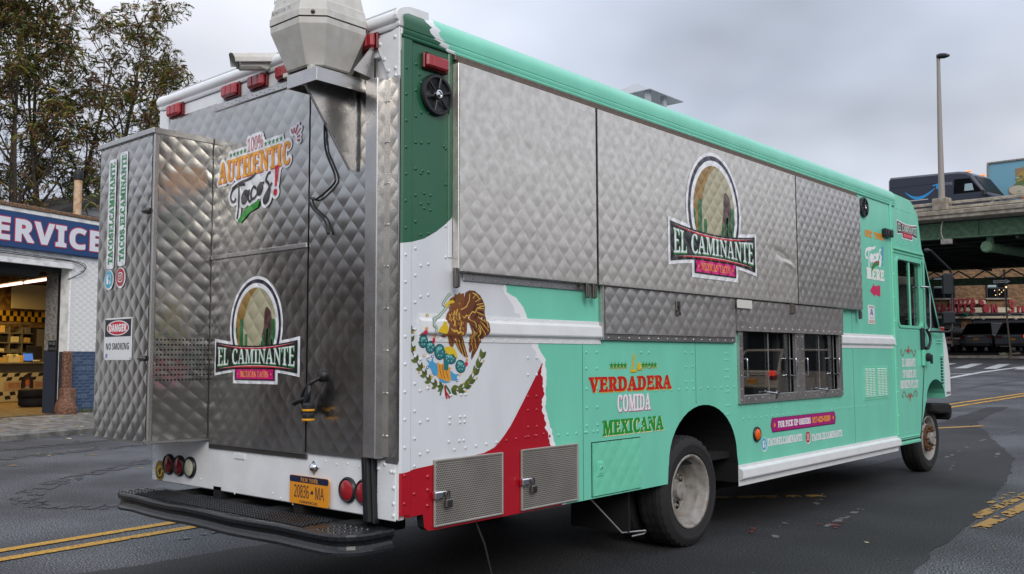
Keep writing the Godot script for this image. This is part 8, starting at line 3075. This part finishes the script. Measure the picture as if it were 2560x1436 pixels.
func shop_building() -> void:
	var b := thing("shop_building", "tan brick building with red shop lettering behind the elevated road", "building")
	var B := Basis(Vector3(0.66, 0, 0.75127), Vector3.UP, Vector3(-0.75127, 0, 0.66))
	b.transform = Transform3D(B, Vector3(66.46, 0, -14.62))
	var br := mat("tan_brick", L(150, 120, 94), 0.9)
	# coursed brick too far away to build: a bond in the texture
	var im := Image.create(256, 256, false, Image.FORMAT_RGB8)
	var rng := RandomNumberGenerator.new()
	rng.seed = 31
	for r in 16:
		for c in 9:
			var v := rng.randf_range(0.72, 1.0)
			im.fill_rect(Rect2i(c * 32 - (16 if r % 2 else 0), r * 16, 31, 15), Color(v, v * rng.randf_range(0.95, 1.0), v * rng.randf_range(0.88, 0.98)))
	br.albedo_texture = ImageTexture.create_from_image(im)
	br.uv1_triplanar = true
	br.uv1_scale = Vector3(0.6, 0.6, 0.6)
	var Z := Vector3(0, 0, 1)
	var mb := MB.new()
	mb.box(Vector3(-4, 6.95, -4.1), Vector3(44, 4.9, 8))
	for q in [[-26.0, -6.5], [-0.97, -0.22], [3.95, 18.0]]:
		mb.box(Vector3((q[0] + q[1]) * 0.5, 2.6, -4.1), Vector3(q[1] - q[0], 3.8, 8))
	obj("wall", mb, br, b)
	for q in [[-2.9, -1.35], [0.83, 2.35], [4.6, 6.1], [-6.7, -5.2], [8.4, 9.9]]:
		mb = MB.new()
		mb.box(Vector3((q[0] + q[1]) * 0.5, 6.18, -0.07), Vector3(q[1] - q[0], 1.5, 0.08))
		var w := obj("window", mb, M.dark_glass_solid, b)
		mb = MB.new()
		for x in [q[0] + 0.04, (q[0] + q[1]) * 0.5, q[1] - 0.04]:
			mb.box(Vector3(x, 6.18, -0.02), Vector3(0.07, 1.5, 0.06))
		for y in [5.46, 6.15, 6.90]:
			mb.box(Vector3((q[0] + q[1]) * 0.5, y, -0.015), Vector3(q[1] - q[0], 0.07, 0.06))
		obj("window_frame", mb, M.navy_trim, w)
		mb = MB.new()
		mb.box(Vector3(q[0] + 0.42, 6.52, -0.025), Vector3(0.6, 0.62, 0.02))
		obj("blind", mb, M.pale_glass, w)
		mb = MB.new()
		mb.box(Vector3((q[0] + q[1]) * 0.5, 5.38, 0.03), Vector3(q[1] - q[0] + 0.2, 0.09, 0.16), 0.02)
		obj("window_sill", mb, M.bridge_concrete, w)
	mb = MB.new()
	for q in [V(1.42, 5.98), V(1.75, 6.02), V(1.90, 5.86), V(1.48, 5.66), V(1.76, 5.72), V(2.05, 6.0)]:
		mb.dome(Vector3(q.x, q.y, -0.02), Z, 0.035, 0.03, 6)
	obj("window_bulb", mb, M.window_bulb, b, "stuff")
	# sign boxes with raised letters
	mb = MB.new()
	mb.box(Vector3(-0.58, 5.15, 0.12), Vector3(2.45, 0.24, 0.22), 0.02)
	obj("sign_box", mb, M.sign_cream, b)
	mb = MB.new()
	mb.box(Vector3(0.0, 4.60, 0.10), Vector3(13.0, 0.36, 0.18), 0.02)
	mb.box(Vector3(0.0, 4.12, 0.12), Vector3(13.0, 0.20, 0.22), 0.02)
	obj("sign_band", mb, M.sign_cream, b)
	mb = MB.new()
	mb.box(Vector3(0.0, 4.33, 0.20), Vector3(13.0, 0.12, 0.36), 0.02)
	mb.box(Vector3(-3.75, 3.83, -0.2), Vector3(5.5, 0.36, 0.3))
	mb.box(Vector3(1.86, 3.83, -0.2), Vector3(4.1, 0.36, 0.3))
	obj("shutter_box", mb, M.navy_trim, b)
	for q in [["PIZZA &", -1.68, 0.48, 4.98, 0.40, 0.235], ["BAGELS", -3.10, -0.12, 4.43, 0.58, 0.195], ["ON", 0.38, 1.46, 4.43, 0.56, 0.195], ["3", 2.18, 2.60, 4.40, 0.86, 0.195], ["rd", 2.78, 3.46, 4.43, 0.56, 0.195]]:
		var t := Lettering.set_text(q[0], "Droid Sans*", q[1], q[2], q[3], q[4], 0.12)
		mb = MB.new()
		for p in Shape.grown(t.outer, 0.012):
			mb.prism(p, Vector3(0, 0, q[5]), Vector3(1, 0, 0), Vector3.UP, Z, 0.12)
		var d := FlatPrint.new(Vector3(0, 0, q[5] + 0.12), Vector3(1, 0, 0), Vector3.UP)
		d.lift = 0.004
		d.polys(t.fill, L(150, 30, 50), 1)
		var so := obj("sign_letters", mb, M.sign_red_edge, b)
		obj("letter_face", d.mb, M.print, so)
	# roll-down shutters
	for q in [[-6.5, -0.97], [-0.22, 3.95]]:
		mb = MB.new()
		mb.box(Vector3((q[0] + q[1]) * 0.5, 2.4, -0.5), Vector3(q[1] - q[0], 2.6, 0.1))
		obj("shop_front", mb, M.navy_trim, b)
		mb = MB.new()
		for i in int((q[1] - q[0]) / 0.14):
			mb.box(Vector3(q[0] + 0.07 + i * 0.14, 2.62, -0.30), Vector3(0.03, 2.1, 0.02))
		for j in 18:
			mb.box(Vector3((q[0] + q[1]) * 0.5, 1.66 + j * 0.115, -0.285), Vector3(q[1] - q[0], 0.045, 0.02))
		obj("shutter_grille", mb, M.pole_grey, b, "stuff")
	mb = MB.new()
	for i in 7:
		mb.box(Vector3(1.02 + i * 0.19, 3.40 + 0.012 * (i % 2), 0.06), Vector3(0.13 + 0.03 * (i % 3), 0.17, 0.04), 0.03)
	obj("neon_sign", mb, M.red_glow, b)
	mb = MB.new()
	mb.lathe([V(0.0, -0.16), V(0.14, -0.06), V(0.2, 0.1), V(0.0, 0.12)], Vector3(-0.95, 4.25, 0.5), Basis(), 10)
	mb.tube([Vector3(-0.95, 4.3, 0.5), Vector3(-0.95, 4.5, 0.2)], 0.03, 5)
	obj("green_lamp", mb, M.green_shade, b)
	for x in [-0.2, 2.05, 3.2]:
		mb = MB.new()
		mb.tube([Vector3(x - 0.2, 4.35, 0.3), Vector3(x, 4.2, 0.8), Vector3(x + 0.2, 3.95, 1.0)], 0.03, 5)
		mb.box(Vector3(x + 0.2, 3.95, 1.0), Vector3(0.22, 0.12, 0.16), 0.03)
		obj("spot_lamp", mb, M.pole_grey, b)

# ---------------------------------------------------------------- what the polished metal reflects: the rest of the street, behind the camera
func behind_camera() -> void:
	var rb := mat("red_brick", L(96, 80, 74), 0.9)
	dirt(rb, noise_tex(0.02, 256, 4, grey(0.7), grey(1.0), 91), 0.3)
	var gb := mat("grey_stucco", L(104, 102, 100), 0.9)
	dirt(gb, noise_tex(0.02, 256, 4, grey(0.7), grey(1.0), 92), 0.3)
	var list := [[-38.0, -13.2, 0.0, -14.0, 4.3, rb, "red brick building beyond the tyre garage, out of frame to the left"], [-66.0, -38.4, 0.0, -14.0, 4.0, gb, "grey rendered building down the street to the left"], [-60.0, -18.0, 34.0, 48.0, 4.4, gb, "grey rendered building on the near side of the street"], [-14.0, 40.0, 32.0, 46.0, 4.0, gb, "long low rendered building facing the truck's serving side"]]
	for q in list:
		var b := thing("street_building", q[6], "building", Vector3(), "buildings along the street behind")
		b.transform = gframe()
		var z0 := minf(q[2], q[3])
		var z1 := maxf(q[2], q[3])
		var mb := MB.new()
		mb.box(Vector3((q[0] + q[1]) * 0.5, q[4] * 0.5, (z0 + z1) * 0.5), Vector3(q[1] - q[0], q[4], z1 - z0))
		obj("wall", mb, q[5], b)
		var front: float = q[2] + (0.03 if q[3] < q[2] else -0.03)
		var n := int((q[1] - q[0]) / 3.4)
		for i in n:
			for j in 1:
				mb = MB.new()
				mb.box(Vector3(q[0] + 1.9 + i * 3.4, 2.0 + j * 3.1, front), Vector3(1.5, 1.7, 0.08))
				obj("window", mb, M.dark_glass_solid, b)
		mb = MB.new()
		mb.box(Vector3((q[0] + q[1]) * 0.5, q[4] + 0.1, (z0 + z1) * 0.5), Vector3(q[1] - q[0] + 0.4, 0.3, z1 - z0 + 0.4), 0.03)
		obj("cornice", mb, M.bridge_concrete, b)

	for i in 3:
		var c := car("parked_car", ["charcoal car parked across the road from the serving windows", "beige car parked on the serving side of the road", "black car parked farthest along the serving side"][i], "car", [M.charcoal_car_paint, M.beige_car_paint, M.black_car_paint][i], Vector3(), 0.0, i != 1)
		c.set_meta("group", "cars parked on the serving side of the road")
		c.transform = gframe(Vector3(-4.0 + i * 7.5, 0.1, 27.5))
		var mb := MB.new()
		for s in [-0.76, 0.76]:
			mb.box(Vector3(-0.06, 0.90, s), Vector3(0.05, 0.13, 0.26), 0.02)
		obj("brake_light", mb, M.red_glow, c)

func road_details() -> void:
	var yl := mat("road_yellow", L(214, 160, 52), 0.7)
	dirt(yl, noise_tex(0.05, 512, 4, grey(0.72), grey(1.0), 101), 0.9)
	yl.uv1_world_triplanar = true
	var wl := mat("road_white", L(212, 214, 216), 0.7)
	dirt(wl, noise_tex(0.05, 512, 4, grey(0.75), grey(1.0), 102), 0.9)
	var mk := Node3D.new()
	put(mk, "road_markings", null, "structure")
	for q in [[-3.79, -0.45, "a"], [-3.47, 0.45, "b"]]:
		var mb := MB.new()
		painted(mb, V(-9.0, q[0] + 0.70), V(1.0, q[0] - 0.125), 0.115, 0.008, 0.07, 3.0 + q[1], 0.016)
		painted(mb, V(1.0, q[0] - 0.125), V(7.0, q[0] - 0.62), 0.115, 0.008, 0.07, 3.0 + q[1], 0.02)
		obj("yellow_line", mb, yl, mk)
	for q in [[V(9.0, -4.35), V(19.1, -2.74), V(24.6, -1.87)], [V(9.0, -4.02), V(18.26, -2.50), V(24.6, -1.62)]]:
		var mb := MB.new()
		painted(mb, q[0], q[1], 0.13, 0.008, 0.12, 6.0, 0.05)
		painted(mb, q[1], q[2], 0.13, 0.008, 0.12, 6.0, 0.06)
		obj("yellow_line", mb, yl, mk)
	for q in [[V(13.3, -1.85), V(14.45, -0.98), 0.16, 0.22], [V(5.1, -1.10), V(5.95, -0.28), 0.14, 0.40], [V(5.55, 1.215), V(8.2, 1.24), 0.11, 0.40], [V(5.05, 1.385), V(7.4, 1.40), 0.12, 0.32], [V(6.5, 1.10), V(7.4, 1.09), 0.06, 0.52]]:
		var mb := MB.new()
		painted(mb, q[0], q[1], q[2], 0.010, q[3], 9.0 + q[0].x, 0.02)
		obj("worn_yellow_line", mb, M.worn_yellow, mk)
	for q in [[V(29.0, -5.75), V(33.0, -5.80), 0.24], [V(33.0, -5.80), V(40.0, -5.35), 0.24], [V(31.0, -7.3), V(32.4, -5.75), 0.20]]:
		var mb := MB.new()
		painted(mb, q[0], q[1], q[2], 0.008, 0.04, 12.0, 0.08)
		obj("white_line", mb, wl, mk)
	for k in range(-2, 5):
		var mb := MB.new()
		var off := k * 1.15
		painted(mb, V(36.0 - off * 0.18, -7.3 + off * 0.98), V(40.4 - off * 0.18, -7.82 + off * 0.98), 0.46, 0.008, 0.05, 13.0 + k, 0.08)
		obj("crossing_bar", mb, wl, mk)
	var scuff := MB.new()
	for q in [[V(9.6, -0.30), V(11.4, -0.40)], [V(11.8, -0.46), V(13.9, -0.36)], [V(4.3, 0.42), V(5.4, 0.30)], [V(3.6, 0.30), V(4.4, 0.05)], [V(5.3, -0.1), V(6.1, -0.35)], [V(2.2, 0.75), V(2.7, 0.70)], [V(9.0, 0.05), V(9.7, -0.1)], [V(10.4, 0.2), V(11.0, 0.1)], [V(0.2, -3.1), V(1.2, -3.3)], [V(2.9, -4.6), V(4.4, -5.2)]]:
		painted(scuff, q[0], q[1], 0.06, 0.009, 0.66, 20.0 + q[0].x, 0.014)
	obj("chalky_scuffs", scuff, M.scuff_grey, mk, "stuff")
	var rd := mat("spray_red", L(88, 48, 50), 0.8)
	scuff = MB.new()
	for q in [[V(3.5, 0.12), V(4.2, -0.12), 0.07], [V(4.25, 0.42), V(4.75, 0.34), 0.20], [V(10.2, 0.62), V(11.2, 0.66), 0.12]]:
		painted(scuff, q[0], q[1], q[2], 0.0095, 0.66, 30.0 + q[0].x, 0.014)
	obj("red_spray", scuff, rd, mk, "stuff")
	# tyre marks swung across the left of the road, and tar seams
	var tm := MB.new()
	for arc in [[V(9.0, -10.2), V(5.0, -9.4), V(1.8, -7.6), V(0.6, -6.2), V(0.9, -5.2), V(2.4, -4.5), V(5.0, -4.3)], [V(8.0, -12.4), V(4.0, -11.8), V(-1.0, -10.4), V(-6.0, -8.6)], [V(7.5, -11.0), V(3.0, -10.4), V(-2.0, -9.0)]]:
		for i in arc.size() - 1:
			for s in 3:
				var p0: Vector2 = arc[i].cubic_interpolate(arc[i + 1], arc[maxi(i - 1, 0)], arc[mini(i + 2, arc.size() - 1)], s / 3.0)
				var p1: Vector2 = arc[i].cubic_interpolate(arc[i + 1], arc[maxi(i - 1, 0)], arc[mini(i + 2, arc.size() - 1)], (s + 1) / 3.0)
				painted(tm, p0, p1, 0.30, 0.006, 0.56, 41.0, 0.018)
	obj("tyre_marks", tm, M.tyre_mark, mk, "stuff")
	var seam := MB.new()
	for q in [[V(2.3, 1.72), V(2.9, 1.70)], [V(14.0, -2.3), V(16.0, -2.0)], [V(16.2, -3.0), V(20.0, -2.9)], [V(24.0, -4.0), V(30.0, -3.4)]]:
		painted(seam, q[0], q[1], 0.05, 0.0075, 0.32, 52.0, 0.02)
	obj("tar_seam", seam, M.tar, mk, "stuff")
	# fallen leaves
	var lf := MB.new()
	lf.tri(Vector3(-0.05, 0.004, 0), Vector3(0.0, 0.012, 0.018), Vector3(0.055, 0.006, 0))
	lf.tri(Vector3(-0.05, 0.004, 0), Vector3(0.055, 0.006, 0), Vector3(0.0, 0.004, -0.020))
	var rng := RandomNumberGenerator.new()
	rng.seed = 61
	var mm := MultiMesh.new()
	mm.transform_format = MultiMesh.TRANSFORM_3D
	mm.use_colors = true
	mm.mesh = lf.mesh()
	mm.instance_count = 210
	for i in 210:
		var lp: Vector3
		if i < 150:      # on the pavement and against the garage
			lp = gframe() * Vector3(rng.randf_range(-4.5, 1.5), 0, pow(rng.randf(), 2.0) * 3.4 - (0.9 if i < 40 else 0.0))
			lp.y = 0.235 - 0.02 * clampf((gframe().affine_inverse() * lp).z, 0, 3)
			if (gframe().affine_inverse() * lp).z > 3.1:
				lp.y = hgt(lp.x, lp.z) + 0.006
		elif i < 205:
			lp = g3(rng.randf_range(-2, 7), rng.randf_range(-13, -7), 0.006)
		else:
			lp = g3(rng.randf_range(3, 8), rng.randf_range(0.8, 2.2), 0.008)
		var s := rng.randf_range(0.7, 1.7) if i < 205 else 0.5
		mm.set_instance_transform(i, Transform3D(Basis(Vector3.UP, rng.randf() * TAU).scaled(Vector3.ONE * s), lp))
		mm.set_instance_color(i, [L(190, 170, 96), L(150, 120, 60), L(200, 190, 150), L(120, 90, 54)][rng.randi() % 4])
	var mi := MultiMeshInstance3D.new()
	mi.multimesh = mm
	mi.material_override = M.leaf
	put(mi, "fallen_leaves", null, "stuff")
	tag(mi, "yellow and brown leaves scattered before the tyre garage", "leaves")
	var wd := MB.new()
	for i in 160:
		var p := Vector3(rng.randf_range(-0.05, 0.75), 0.235, rng.randf_range(0.03, 0.16))
		var a := rng.randf() * TAU
		wd.tri(p, p + Vector3(cos(a) * 0.02, 0, sin(a) * 0.02), p + Vector3(rng.randf_range(-0.07, 0.07), rng.randf_range(0.03, 0.12), rng.randf_range(-0.03, 0.07)))
	var wo := obj("weeds", wd, M.weed_green, null, "stuff")
	wo.transform = gframe()
	tag(wo, "low weeds along the foot of the blue brick pier", "weeds")
